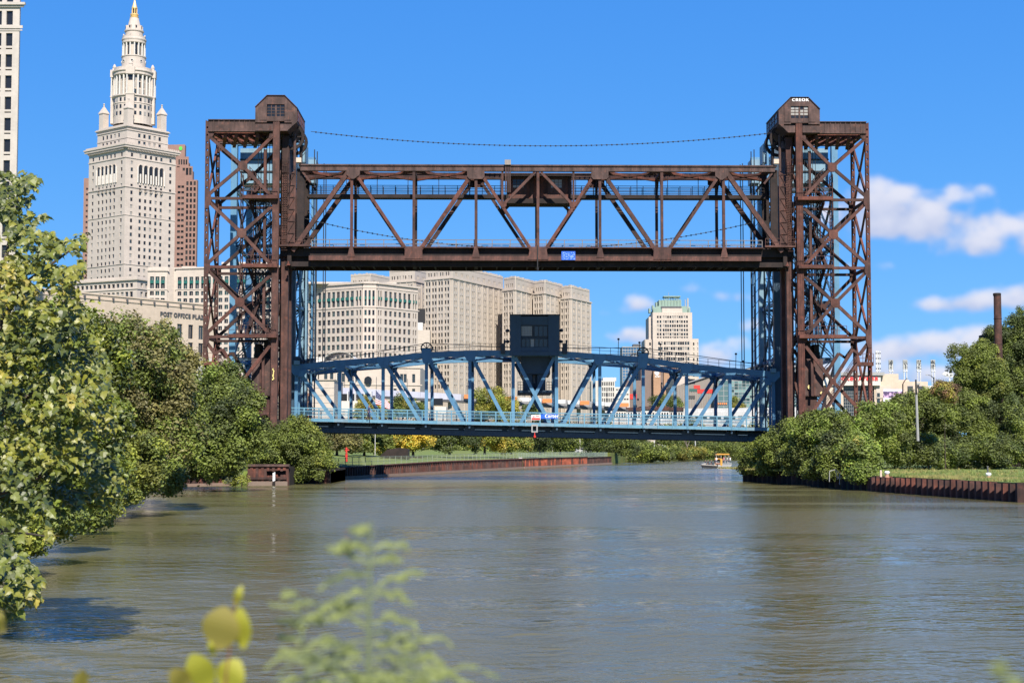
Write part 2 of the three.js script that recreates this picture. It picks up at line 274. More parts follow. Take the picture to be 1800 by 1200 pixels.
// steel sheet piling: trough-shaped piles side by side, each its own piece
function pileWall(name, label, group, pts, top, step, mats, opts = {}) {
  const [x0, d0] = pts[0], o = thing(name, label, 'retaining wall', [x0, -1, -d0], group), R = rng(opts.seed || 4);
  let carry = 0, n = 0;
  for (let s = 0; s + 1 < pts.length; s++) {
    const a = V(pts[s][0], 0, -pts[s][1]), b = V(pts[s + 1][0], 0, -pts[s + 1][1]), L = a.distanceTo(b), d = b.clone().sub(a).normalize(), out = V(-d.z, 0, d.x).multiplyScalar(opts.side || 1);
    const k = Math.round(L / step), st = L / k;
    for (let i = 0; i < k; i++) {
      const P = (t, q, y) => a.clone().addScaledVector(d, (i + t) * st).addScaledVector(out, q).setY(y);
      const dp = opts.deep || 0.34, prof = [[0, -0.05], [0.14, -0.05], [0.36, dp], [0.64, dp], [0.86, -0.05], [1, -0.05]], tp = top(s, (i + 0.5) / k) + (R() - 0.5) * (opts.rag || 0.04), m = mb();
      for (let j = 0; j + 1 < prof.length; j++) { const [t0, q0] = prof[j], [t1, q1] = prof[j + 1]; m.quad(P(t0, q0, -1), P(t1, q1, -1), P(t1, q1, tp), P(t0, q0, tp)); m.quad(P(t0, q0, tp), P(t1, q1, tp), P(t1, q1 - 0.05, tp), P(t0, q0 - 0.05, tp)); }
      m.build('sheet_pile', mats[Math.floor(R() * mats.length)], o);
    }
    // cap beam, waler and a backing so that no light leaks behind
    const t0 = top(s, 0), t1 = top(s, 1);
    if (opts.cap !== false) mb().bar(a.clone().addScaledVector(out, 0.1).setY(t0 + 0.08), b.clone().addScaledVector(out, 0.1).setY(t1 + 0.08), 0.16, 0.62, V(0, 0, 0).copy(out)).build('cap_beam', opts.capMat || M.rustDark, o);
    if (opts.waler) mb().bar(a.clone().addScaledVector(out, 0.46).setY(t0 - 0.7), b.clone().addScaledVector(out, 0.46).setY(t1 - 0.7), 0.24, 0.2, V(0, 0, 0).copy(out)).build('waler', M.rustDark, o);
    mb().bar(a.clone().addScaledVector(out, -0.35).setY(0.2), b.clone().addScaledVector(out, -0.35).setY(0.2), 2.8 + (t0 - 1.7) * 1.9, 0.5, V(0, 0, 0).copy(out)).build('backing', M.rustBlack, o);
    if (opts.stain) mb().bar(a.clone().addScaledVector(out, 0.42).setY(0.12), b.clone().addScaledVector(out, 0.42).setY(0.12), 0.5, 0.16, V(0, 0, 0).copy(out)).build('waterline_ledge', stoneM(0.3, 0.21, 0.16, 3), o);
    n += k;
  }
  return o;
}
pileWall('sheet_pile_wall', 'dark rusty sheet pile wall below the mown lawn on the right bank', null, [[41.8, 132], [37, 166]], () => 1.62, 1.3, [M.rustDark, M.rustRed, M.rust], { side: -1, rag: 0.16, deep: 0.6, cap: false });
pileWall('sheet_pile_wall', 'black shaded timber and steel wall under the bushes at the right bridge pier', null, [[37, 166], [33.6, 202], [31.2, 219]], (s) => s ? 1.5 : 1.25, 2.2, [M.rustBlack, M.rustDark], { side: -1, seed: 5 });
pileWall('sheet_pile_wall', 'long reddish sheet pile wall below the park fence beyond the blue bridge', null, [[-26, 226], [-12, 286], [2, 345]], (s, t) => s ? 1.95 : lerp(1.5, 1.95, t), 1.15, [M.rustRed, M.rust, M.rust, M.rustGrey], { side: 1, seed: 6, capMat: M.rustRed, stain: 1 });
pileWall('sheet_pile_wall', 'bright red repaired sheet pile wall at the far end of the park bank', null, [[2.2, 346], [13, 385], [18.5, 405]], () => 2.0, 1.15, [M.rustRed, rustM(0.42, 0.11, 0.055)], { side: 1, seed: 7, stain: 1 });
pileWall('sheet_pile_wall', 'dull brown end of the park sheet pile wall before the far bushes', null, [[18.6, 405.5], [26.5, 437]], () => 1.85, 1.2, [M.rust, M.rustDark], { side: 1, seed: 8, stain: 1 });
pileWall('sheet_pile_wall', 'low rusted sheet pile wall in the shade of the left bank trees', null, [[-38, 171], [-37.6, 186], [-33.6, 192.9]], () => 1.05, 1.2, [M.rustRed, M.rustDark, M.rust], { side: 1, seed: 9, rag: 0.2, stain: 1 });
// the square cell of piles in front of the left tower
{
  const o = thing('mooring_cell', 'square rusted sheet pile cell with a torn side below the left tower', 'mooring cell', [-29.5, -1, -196]), x0 = wx(437, 191), x1 = wx(509, 191), zf = -191;
  const yt = wy(816, 191), R = rng(14);
  for (let i = 0; i < 15; i++) { const a = lerp(x0, x1, i / 15), b = lerp(x0, x1, (i + 1) / 15), torn = i > 6 && i < 14, m = mb(), q = i % 2 ? 0.12 : 0; m.box(a + 0.004, b - 0.004, torn ? wy(829 - R() * 3, 191) : wy(836, 191), yt - 0.25, zf - 0.4, zf + q); const pm = i % 3 ? M.rustRed : M.rust; if (!torn) m.box(a + 0.004, b - 0.004, -1, wy(836, 191) - 0.003, zf - 0.4, zf + q); else { mb().box(a + 0.004, b - 0.004, wy(842, 191), wy(834 + R() * 4, 191), zf - 0.4, zf + q * 0.8).build('sheet_pile', pm, o); mb().box(a + 0.004, b - 0.004, -1, wy(845, 191), zf - 0.4, zf + q + 0.05).build('sheet_pile', pm, o); } m.build('sheet_pile', pm, o); }
  mb().box(x0 - 0.1, x1 + 0.1, yt - 0.25, yt + 0.02, zf - 0.5, zf + 0.28).build('cap_beam', M.rustGrey, o);
  mb().box(x0, x1 - 0.2, wy(842.5, 191), wy(838.5, 191), zf + 0.12, zf + 0.3).build('waler', M.rustDark, o);
  mb().box(x0, x1, -1, yt - 0.3, zf - 9, zf - 1.0).build('fill', M.rustBlack, o);
  mb().box(x0 + 0.1, x1 - 0.1, -1, 0.55, zf + 0.1, zf + 0.22).build('footing', stoneM(0.2, 0.15, 0.12, 3), o);
}
{
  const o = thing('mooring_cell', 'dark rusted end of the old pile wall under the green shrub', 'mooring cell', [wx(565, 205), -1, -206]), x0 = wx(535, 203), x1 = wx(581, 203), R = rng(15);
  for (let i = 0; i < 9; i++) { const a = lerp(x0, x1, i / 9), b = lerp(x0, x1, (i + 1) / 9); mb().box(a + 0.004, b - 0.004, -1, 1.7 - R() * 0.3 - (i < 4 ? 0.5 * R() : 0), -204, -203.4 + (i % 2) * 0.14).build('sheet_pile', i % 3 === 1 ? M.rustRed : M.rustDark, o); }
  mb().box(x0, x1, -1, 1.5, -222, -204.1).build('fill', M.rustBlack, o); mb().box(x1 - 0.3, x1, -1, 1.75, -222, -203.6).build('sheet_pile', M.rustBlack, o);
}
{ const o = thing('mooring_post', 'short dark mooring post with a white banded top standing in the water', 'post', [wx(482, 189), -1, -189.6]); const x = wx(482, 189); mb().box(x - 0.14, x + 0.14, -1, wy(846, 189), -189.8, -189.4).build('pile', M.rustBlack, o); mb().box(x - 0.12, x - 0.02, wy(846, 189), wy(831, 189), -189.7, -189.5).build('white_band', M.whiteFlat, o); mb().box(x + 0.03, x + 0.15, wy(845, 189), wy(830, 189), -189.7, -189.5).build('white_band', M.whiteFlat, o); }
// ---------------------------------------------------------------- the rusty lift bridge in front: two towers and a raised truss span
function bridgeFrame(cx, cz, yaw) {
  return (name, label, cat, [x, y, z], group) => {
    const o = thing(name, label, cat, [x, y, z], group, yaw), c = Math.cos(yaw), s = Math.sin(yaw), dx = x - cx, dz = z - cz;
    o.position.set(cx + c * dx + s * dz, y, cz - s * dx + c * dz); return o;
  };
}
const ZF = -203, ZB = -211, BC = wx(945.5, 203, 450);
const by = (py) => wy(py, 203), bl = (px) => BC - wx(px, 203, 450);      // height of a row; distance of a left-hand column from the bridge's middle
const brownThing = bridgeFrame(BC, -207, 0.017);
function railing(name, mat, parent, a, b, h, step, rails = 2, t = 0.06, kind) {     // posts and rails from a to b
  const m = mb(), L = a.distanceTo(b), n = Math.max(1, Math.round(L / step)), d = V(0, 0, 0).subVectors(b, a).normalize();
  for (let i = 0; i <= n; i++) { const p = a.clone().lerp(b, i / n); m.bar(p, V(p.x, p.y + h, p.z), t, t); }
  for (let k = 1; k <= rails; k++) { const y = h * k / rails + (k === rails ? t / 2 : 0); m.bar(V(a.x, a.y + y, a.z), V(b.x, b.y + y, b.z), t * 0.9, t * 1.2, Math.abs(d.z) > 0.9 ? V(1, 0, 0) : V(0, 0, 1)); }
  return m.build(name, mat, parent, kind);
}
function stair(parent, mat, a, b, z, w) {                                // a flight between a = [x, y] and b, w wide about depth z
  const m = mb(), d = Math.hypot(b[0] - a[0], b[1] - a[1]), n = Math.round(Math.abs(b[1] - a[1]) / 0.24);
  for (const q of [-w / 2, w / 2]) m.bar(V(a[0], a[1], z + q), V(b[0], b[1], z + q), 0.26, 0.07);
  for (let i = 1; i < n; i++) { const t = i / n, x = lerp(a[0], b[0], t), y = lerp(a[1], b[1], t); m.box(x - 0.13, x + 0.13, y - 0.02, y + 0.02, z - w / 2 + 0.04, z + w / 2 - 0.04); }
  const s = m.build('stair_flight', mat, parent);
  const r = mb();
  for (const q of [-w / 2, w / 2]) {
    r.bar(V(a[0], a[1] + 1.0, z + q), V(b[0], b[1] + 1.0, z + q), 0.06, 0.06); r.bar(V(a[0], a[1] + 0.55, z + q), V(b[0], b[1] + 0.55, z + q), 0.045, 0.045);
    for (let i = 0; i <= 4; i++) { const t = i / 4, x = lerp(a[0], b[0], t), y = lerp(a[1], b[1], t); r.bar(V(x, y, z + q), V(x, y + 1.0, z + q), 0.05, 0.05); }
  }
  r.build('handrail', mat, s); return d;
}
function perforatedLeg(parent, mat, x, y0, y1, z, w) {                   // two channels joined by batten plates, with gaps between
  const m = mb(), e = w * 0.28;
  for (const zz of [z - w / 2, z + w / 2]) {
    m.box(x - w / 2, x - w / 2 + e, y0, y1, zz - 0.03, zz + 0.03); m.box(x + w / 2 - e, x + w / 2, y0, y1, zz - 0.03, zz + 0.03);
    for (let y = y0; y < y1; y += 0.95) m.box(x - w / 2 + e + 0.001, x + w / 2 - e - 0.001, y, Math.min(y1, y + 0.72), zz - 0.026, zz + 0.026);
  }
  for (const xx of [x - w / 2, x + w / 2]) m.box(xx - 0.028, xx + 0.028, y0, y1, z - w / 2 + 0.031, z + w / 2 - 0.031);
  return m.build('leg', mat, parent);
}
function xGusset(parent, mat, x, y, r, z, d = 0.1) {                     // an octagon plate where two braces cross
  const c = []; for (let i = 0; i < 8; i++) { const q = (i + 0.5) / 8 * 2 * Math.PI; c.push([x + r * Math.cos(q), y + r * Math.sin(q)]); }
  return mb().prism(c, z - d / 2, z + d / 2).build('gusset_plate', mat, parent);
}
function brownTower(s) {
  const left = s < 0, x = (px) => BC + s * bl(px);
  const t = brownThing('lift_bridge_tower', left ? 'rust brown riveted steel tower left of the raised truss span' : 'rust brown riveted steel tower with white letters, right of the raised span', 'bridge tower', [x(425), 2, -207], 'towers of the rusty lift bridge');
  const base = 2.1, top = by(214);
  // legs and columns
  for (const z of [ZF, ZB]) {
    perforatedLeg(t, M.rust, x(362.7), base, top, z, 0.44);
    const c = mb(), xc = x(484); c.box(xc - 0.40, xc + 0.40, base, by(z === ZF ? 212 : 232), z - 0.42, z + 0.42);
    for (const q of [-0.28, -0.02, 0.24]) c.box(xc + q, xc + q + 0.05, base, by(z === ZF ? 212 : 232) - 0.1, z + 0.42, z + 0.475);
    c.build('column', M.rust, t);
    const e = mb(), xe = x(497.6), zz = z === ZF ? -205.2 : -208.8; e.box(xe - 0.43, xe + 0.43, base, by(252), zz - 0.5, zz + 0.5); e.box(xe - 0.06, xe + 0.06, base, by(252), zz + 0.5, zz + 0.58); e.build('guide_column', M.rust, t);
  }
  mb().box(x(503), x(491.5), by(236), by(300), -209.4, -204.4).build('sheave_frame', M.rustDark, t);
  // top girders
  for (const z of [ZF + 0.05, ZB - 0.05]) {
    const g = mb(); g.box(x(366), x(447), by(232.5), by(213.6), z - 0.2, z + 0.2); g.box(x(364), x(447.5), by(213.6), by(212.4), z - 0.4, z + 0.4); g.box(x(364), x(478), by(233.6), by(232.5), z - 0.4, z + 0.36);
    for (let p = 374; p < 446; p += 9) g.box(x(p) - 0.05, x(p) + 0.05, by(232.4), by(213.7), z + 0.2, z + 0.3);
    g.build('top_girder', M.rustGrey, t);
  }
  mb().box(x(362.7) - 0.16, x(362.7) + 0.16, by(232), by(214), ZB + 0.3, ZF - 0.3).build('top_girder', M.rust, t);
  for (let i = 0; i < 5; i++) {
    const a = 374 + i * 19, b = a + 19, y = by(236) - 0.01 * i;
    mb().bar(V(x(a), y, ZF - 0.4), V(x(b), y, ZB + 0.4), 0.42, 0.26, V(0, 1, 0)).build('lateral_brace', M.rustRed, t);
    mb().bar(V(x(b), y - 0.3, ZF - 0.4), V(x(a), y - 0.3, ZB + 0.4), 0.42, 0.26, V(0, 1, 0)).build('lateral_brace', M.rustRed, t);
  }
  for (const z of [-204.9, -207, -209.1]) mb().box(x(366), x(478), by(233) - 0.1, by(229), z - 0.16, z + 0.16).build('floor_beam', M.rustRed, t);
  // panels: levels of the horizontal struts and centres of the X braces
  const lev = [233, 350, 470, 592.5, 745], cen = [[425, 292.5], [424.5, 411], [422.5, 532], [428.5, 670]];
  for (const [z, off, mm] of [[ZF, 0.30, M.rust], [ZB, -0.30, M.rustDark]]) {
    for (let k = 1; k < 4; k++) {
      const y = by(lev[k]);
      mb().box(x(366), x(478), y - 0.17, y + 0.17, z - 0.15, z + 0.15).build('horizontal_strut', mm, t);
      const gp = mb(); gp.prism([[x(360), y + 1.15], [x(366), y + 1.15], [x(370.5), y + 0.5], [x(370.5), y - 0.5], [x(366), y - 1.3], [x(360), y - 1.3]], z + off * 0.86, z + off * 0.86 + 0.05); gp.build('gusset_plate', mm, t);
      const g2 = mb(); g2.prism([[x(478.3), y + 0.9], [x(472), y + 0.4], [x(472), y - 0.4], [x(478.3), y - 0.9]], z - 0.2, z + 0.2); g2.build('gusset_plate', mm, t);
    }
    mb().prism([[x(365), by(232.4)], [x(374), by(232.4)], [x(374), by(238)], [x(371), by(243)], [x(365), by(243)]], z - 0.19, z + 0.19).build('gusset_plate', mm, t);
    mb().prism([[x(479.5), by(233.7)], [x(473), by(233.7)], [x(470.5), by(243)], [x(473), by(246)], [x(479.5), by(240)]], z - 0.19, z + 0.19).build('gusset_plate', mm, t);
    for (let k = 0; k < 4; k++) {
      const [cx, cy] = cen[k], c = V(x(cx), by(cy), z), w = 0.4;
      const ends = [V(x(366), by(lev[k] + (k ? 6 : 9)), z), V(x(477), by(lev[k] + (k ? 14 : 8)), z), V(x(366), by(lev[k + 1] - 7), z), V(x(478), by(lev[k + 1] - 2), z)];
      ends.forEach((e, i) => { if (k === 3 && i === 0) { mb().bar(V(x(366), by(603), z), V(x(381), by(623), z), 0.42, 0.3).build('diagonal_brace', mm, t); if (true) mb().bar(V(x(393), by(614), z), c, 0.4, 0.3).build('diagonal_brace', mm, t); return; } mb().bar(e, c, w, i % 2 ? 0.30 : 0.26).build('diagonal_brace', mm, t); });
      xGusset(t, mm, c.x, c.y, k === 3 ? 0.42 : 0.62, z, 0.36);
    }
    mb().bar(V(x(393), by(614), z), V(x(380), by(623), z), 0.3, 0.24).build('diagonal_brace', mm, t);
  }
  // vertical hanger inside the front face
  for (const z of [ZF - 0.5]) for (let k = 0; k < 4; k++) mb().box(x(463.5) - 0.16, x(463.5) + 0.16, by(lev[k + 1] - (k === 3 ? 50 : 2)), by(lev[k] + 30), z - 0.14, z + 0.14).build('hanger', M.rust, t);
  // bracing of the outer side and of the inner side
  for (let k = 0; k < 4; k++) {
    const y0 = by(lev[k + 1] - 4), y1 = by(lev[k] + 4);
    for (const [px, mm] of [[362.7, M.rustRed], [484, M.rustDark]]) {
      mb().bar(V(x(px), y0, ZF - 0.3), V(x(px), y1, ZB + 0.3), 0.3, 0.26, V(1, 0, 0)).build('diagonal_brace', mm, t);
      mb().bar(V(x(px), y1, ZF - 0.3), V(x(px), y0, ZB + 0.3), 0.3, 0.22, V(1, 0, 0)).build('diagonal_brace', mm, t);
      if (k < 3) mb().box(x(px) - 0.14, x(px) + 0.14, by(lev[k + 1]) - 0.2, by(lev[k + 1]) + 0.2, ZB + 0.3, ZF - 0.3).build('horizontal_strut', mm, t);
    }
  }
  // platforms with railings; the stairs between them
  const plats = [[427, 349], [427, 469], [405, 591.5]];
  plats.forEach(([px, py], k) => {
    const y = by(py), p = mb(); p.box(x(px), x(489), y - 0.22, y + 0.22, ZF + 0.43, ZF + 1.1); p.box(x(px + 3), x(478), y + 0.22, y + 0.26, -208, ZF + 0.43);
    const pl = p.build('platform', M.rustRed, t);
    railing('railing', M.rust, pl, V(x(px + 1), y + 0.2, ZF + 1.06), V(x(489), y + 0.2, ZF + 1.06), 1.1, 1.1, 2);
    railing('railing', M.rust, pl, V(x(px + 2), y + 0.2, -207.8), V(x(478), y + 0.2, -207.8), 1.1, 1.1, 2);
  });
  for (let k = 0; k < 3; k++) {
    const yT = k ? by(lev[k]) + 0.2 : by(300), yB = by(lev[k + 1]) + 0.2, mid = (yT + yB) / 2;
    stair(t, M.rustDark, [x(430), yB], [x(452), mid], -205.4, 0.9);
    stair(t, M.rustDark, [x(452), mid], [x(430), yT], -206.7, 0.9);
    const p = mb(); p.box(x(450), x(461), mid - 0.12, mid + 0.05, -207.3, -204.8); const pl = p.build('landing', M.rustDark, t); railing('railing', M.rustDark, pl, V(x(461), mid, -207.3), V(x(461), mid, -204.8), 1, 0.8, 2);
    // lattice masts that carry the stairs
    const lt = mb(); for (const px of [418, 441]) { for (const z of [-205.1, -206.9]) lt.box(x(px) - 0.06, x(px) + 0.06, yB - 0.2, yT, z - 0.06, z + 0.06); for (let y = yB; y < yT - 0.5; y += 0.9) { lt.bar(V(x(px), y, -205.1), V(x(px), y + 0.9, -206.9), 0.05, 0.05, V(1, 0, 0)); lt.bar(V(x(px), y + 0.9, -205.1), V(x(px), y, -206.9), 0.05, 0.05, V(1, 0, 0)); } }
    for (let y = yB; y < yT - 1; y += 1.1) { lt.bar(V(x(418), y, -205.1), V(x(441), y + 1.1, -205.1), 0.05, 0.05); }
    lt.build('stair_lattice', M.rustDark, t);
  }
  // the lowest platform and the long stair that leads down from it
  const yl = by(640), lp = mb(); lp.box(x(361), x(390), yl - 0.24, yl + 0.24, ZF + 0.3, ZF + 1.5); const lpl = lp.build('platform', M.rustRed, t);
  railing('railing', M.rust, lpl, V(x(361), yl + 0.2, ZF + 1.45), V(x(389), yl + 0.2, ZF + 1.45), 1.05, 0.75, 2);
  stair(t, M.rust, [x(390), yl], [x(449), by(727)], ZF + 1.0, 0.9);
  const bp = mb(); bp.box(x(449), x(478), by(729), by(725), ZF + 0.45, ZF + 1.5); railing('railing', M.rust, bp.build('platform', M.rust, t), V(x(450), by(725), ZF + 1.45), V(x(466), by(725), ZF + 1.45), 1.1, 0.55, 2);
  // counterweight, now down at the foot of the tower because the span is up
  const cw = mb(); cw.box(x(441.5), x(474), by(694), by(629), -209.6, -204.3); const cwm = cw.build('counterweight', M.rustGrey, t);
  mb().box(x(456.2), x(458.8), by(694), by(629), -204.3, -204.08).build('rib', M.rust, cwm);
  mb().box(x(441), x(474.5), by(695.5), by(693.6), -209.7, -204.15).build('rib', M.rustDark, cwm);
  const mach = mb(); mach.box(x(444), x(473), by(629), by(616), -208.6, -205.2); mach.box(x(446), x(455), by(616), by(603), -208, -205.0); mach.box(x(462), x(470), by(616), by(598), -208, -204.6); mach.build('counterweight_hitch', M.rustBlack, t);
  const rp = mb(); for (let i = 0; i < 5; i++) for (const z of [-205.6, -208.4]) rp.tube(V(x(447 + i * 5), by(616), z), V(x(447 + i * 5), by(236), z), 0.035, 5); rp.build('hoist_rope', M.black, t);
  mb().box(x(452), x(474), by(735), by(695.6), -209, -204.6).build('base_housing', M.rustDark, t);
  mb().box(x(468), x(508), 1.8, by(738), -212, -204.1).build('pier', M.rustBlack, t);
  // caged ladder beside the column
  const ld = mb(), lx = x(498.5); for (const q of [-0.22, 0.22]) ld.box(lx + q - 0.03, lx + q + 0.03, by(445), by(276), ZF - 1.15, ZF - 1.09); for (let y = by(445); y < by(276); y += 0.3) ld.box(lx - 0.2, lx + 0.2, y, y + 0.03, ZF - 1.14, ZF - 1.10);
  for (let y = by(440); y < by(276); y += 0.9) { ld.box(lx - 0.36, lx + 0.36, y, y + 0.05, ZF - 0.42, ZF - 0.38); for (const q of [-0.36, 0.36]) ld.box(lx + q - 0.02, lx + q + 0.02, y, y + 0.05, ZF - 1.1, ZF - 0.42); }
  for (const q of [-0.36, -0.12, 0.12, 0.36]) ld.box(lx + q - 0.015, lx + q + 0.015, by(440), by(276), ZF - 0.41, ZF - 0.38);
  ld.build('caged_ladder', M.rustDark, t);
  // the house over the sheaves: an eight-sided box that leans out over the span
  const oct = [[447, 232.5], [447, 191], [467.5, 171], [498.5, 171], [520, 192], [520, 217.5], [503.5, 232.5]], P = (px, py) => [x(px), by(py)];
  const hz = -202.5, hb = -211.5;
  const body = mb().prism(oct.map(([a, b]) => P(a, b)), hb, hz - 0.45); const house = body.build('machinery_house', M.rust, t);
  const wl = 467.3, wr = 498.4, wt = 186.2, wb = 207.3, fz = [hz - 0.45, hz];
  const skin = mb(); skin.prism([P(447, 191), P(467.3, 171.2), P(467.3, 218), P(447, 218)].map((p) => p), ...fz); skin.prism([P(498.4, 171.2), P(498.6, 171), P(520, 192), P(520, 217.5), P(511, 225), P(511, 218), P(498.4, 218)], ...fz);
  skin.prism([P(wl, 171), P(wr, 171), P(wr, wt), P(wl, wt)], ...fz); skin.prism([P(wl, wb), P(wr, wb), P(wr, 215.5), P(wl, 215.5)], ...fz);
  skin.prism([P(447, 220.5), P(478, 220.5), P(478, 232.5), P(447, 232.5)], ...fz); skin.prism([P(491, 220.5), P(511, 220.5), P(511, 225.2), P(503.5, 232.5), P(491, 232.5)], ...fz);
  skin.prism([P(455, 186), P(466.9, 186), P(466.9, 214), P(455, 214)], hz, hz + 0.07); skin.prism([P(498.8, 186), P(510, 186), P(510, 214), P(498.8, 214)], hz, hz + 0.07);
  skin.build('wall_plate', M.rustGrey, house);
  const fr = mb(); for (const [i, j] of [[0, 4], [1, 4], [2, 4]]) { const px = lerp(wl, wr, (i + 1) / 4); fr.box(x(px) - (i === 1 ? 0.11 : 0.04), x(px) + (i === 1 ? 0.11 : 0.04), by(wb), by(wt), hz - 0.22, hz - 0.12); }
  for (let j = 1; j < 4; j++) { const y = by(lerp(wt, wb, j / 4)); fr.box(x(wl), x(wr), y - 0.035, y + 0.035, hz - 0.21, hz - 0.135); } fr.build('window_frame', M.rustGrey, house);
  for (let i = 0; i < 4; i++) for (let j = 0; j < 4; j++) {
    const whole = left ? false : j < 3 && !(j === 0 && i === (s > 0 ? 1 : 2));
    const a = lerp(wl, wr, i / 4) + 0.6, b = lerp(wl, wr, (i + 1) / 4) - 0.6, c = lerp(wt, wb, j / 4) + 0.6, d = lerp(wt, wb, (j + 1) / 4) - 0.6;
    mb().box(x(a), x(b), by(d), by(c), hz - 0.2, hz - 0.17).build('window_pane', whole ? (j ? M.glassBlind : M.galv) : M.glassDark, house);
  }
  mb().box(x(455.5), x(478), by(219.8), by(216), hz - 0.5, hz - 0.4).build('slot', M.black, house); mb().box(x(491), x(509), by(219.8), by(216), hz - 0.5, hz - 0.4).build('slot', M.black, house);
  for (let i = 0; i < 4; i++) {                                          // windows in the side that faces the span
    const z0 = -203.4 - i * 2, xe = x(520); const a = V(xe, by(214), z0), m = mb(); m.box(xe - 0.04, xe + 0.04, by(213), by(196), z0 - 1.55, z0); m.build('window_pane', M.glassDark, house);
    const f2 = mb(); for (const q of [0, 0.78, 1.55]) f2.box(xe - 0.07, xe + 0.07, by(213.5), by(195.5), z0 - q - 0.04, z0 - q + 0.04); for (const y of [by(213), by(204.5), by(196)]) f2.box(xe - 0.06, xe + 0.06, y - 0.04, y + 0.04, z0 - 1.5, z0 - 0.05); f2.build('window_frame', M.rustRed, house);
  }
  mb().prism([P(446.2, 191), P(467.2, 170.2), P(498.8, 170.2), P(521, 191.8), P(520.2, 192.4), P(498.4, 171.1), P(467.7, 171.1), P(447, 191.6)], hb - 0.15, hz + 0.15).build('roof', M.rustDark, house);
  mb().tube(V(x(513.5), by(296), -204.6), V(x(513.5), by(232), -204.6), 0.17, 8).build('pipe', M.rustGrey, t); mb().tube(V(x(522.5), by(296), -206), V(x(522.5), by(235), -206), 0.2, 8).build('pipe', M.rustBlack, t);
  // sheaves in the house's underside
  for (const z of [-205.2, -208.8]) { const sh = mb(); for (let i = 0; i < 20; i++) { const a = i / 20 * 6.2832, b = (i + 1) / 20 * 6.2832, r = 1.55, xx = x(506), yy = by(236); sh.bar(V(xx + r * Math.cos(a), yy + r * Math.sin(a), z), V(xx + r * Math.cos(b), yy + r * Math.sin(b), z), 0.35, 0.5); if (i % 4 === 0) sh.bar(V(xx, yy, z), V(xx + r * Math.cos(a), yy + r * Math.sin(a), z), 0.16, 0.2); } sh.build('sheave', M.rustBlack, t); }
  if (!left) {
    lettering('graffiti', 'CREOK', V(x(496.5), by(177.6), hz + 0.01), V(1, 0, 0), 0.36, 0.01, M.whiteFlat, t, 1.35);
    const g = mb(), R = rng(5);                                          // scrawls of yellow and white paint low on the counterweight and the column
    for (const [px, py, n, r] of [[467, 680, 8, 2.6], [446, 690, 5, 1.6]]) { let a = V(x(px), by(py), -204.06); for (let i = 0; i < n; i++) { const b = V(x(px + (R() - 0.5) * 2 * r), by(py + (R() - 0.5) * 3.4 * r), -204.06 + i * 0.003); g.bar(a, b, 0.12, 0.02); a = b; } }
    g.build('graffiti', flat(0.75, 0.6, 0.25, 0.7), t);
  } else {
    const g = mb(), R = rng(8); let a = V(x(483), by(648), ZF + 0.5); for (let i = 0; i < 14; i++) { const b = V(x(481.2 + R() * 4), by(648 + i * 1.5 + R() * 2), ZF + 0.49 + i * 0.002); g.bar(a, b, 0.1, 0.02); a = b; }
    g.build('graffiti', flat(0.7, 0.6, 0.2, 0.7), t);
    lettering('graffiti', 'S', V(x(471.5), by(230.5), hz + 0.01), V(1, 0, 0), 0.5, 0.01, M.rustRed, t);
  }
  return t;
}
brownTower(-1); brownTower(1);

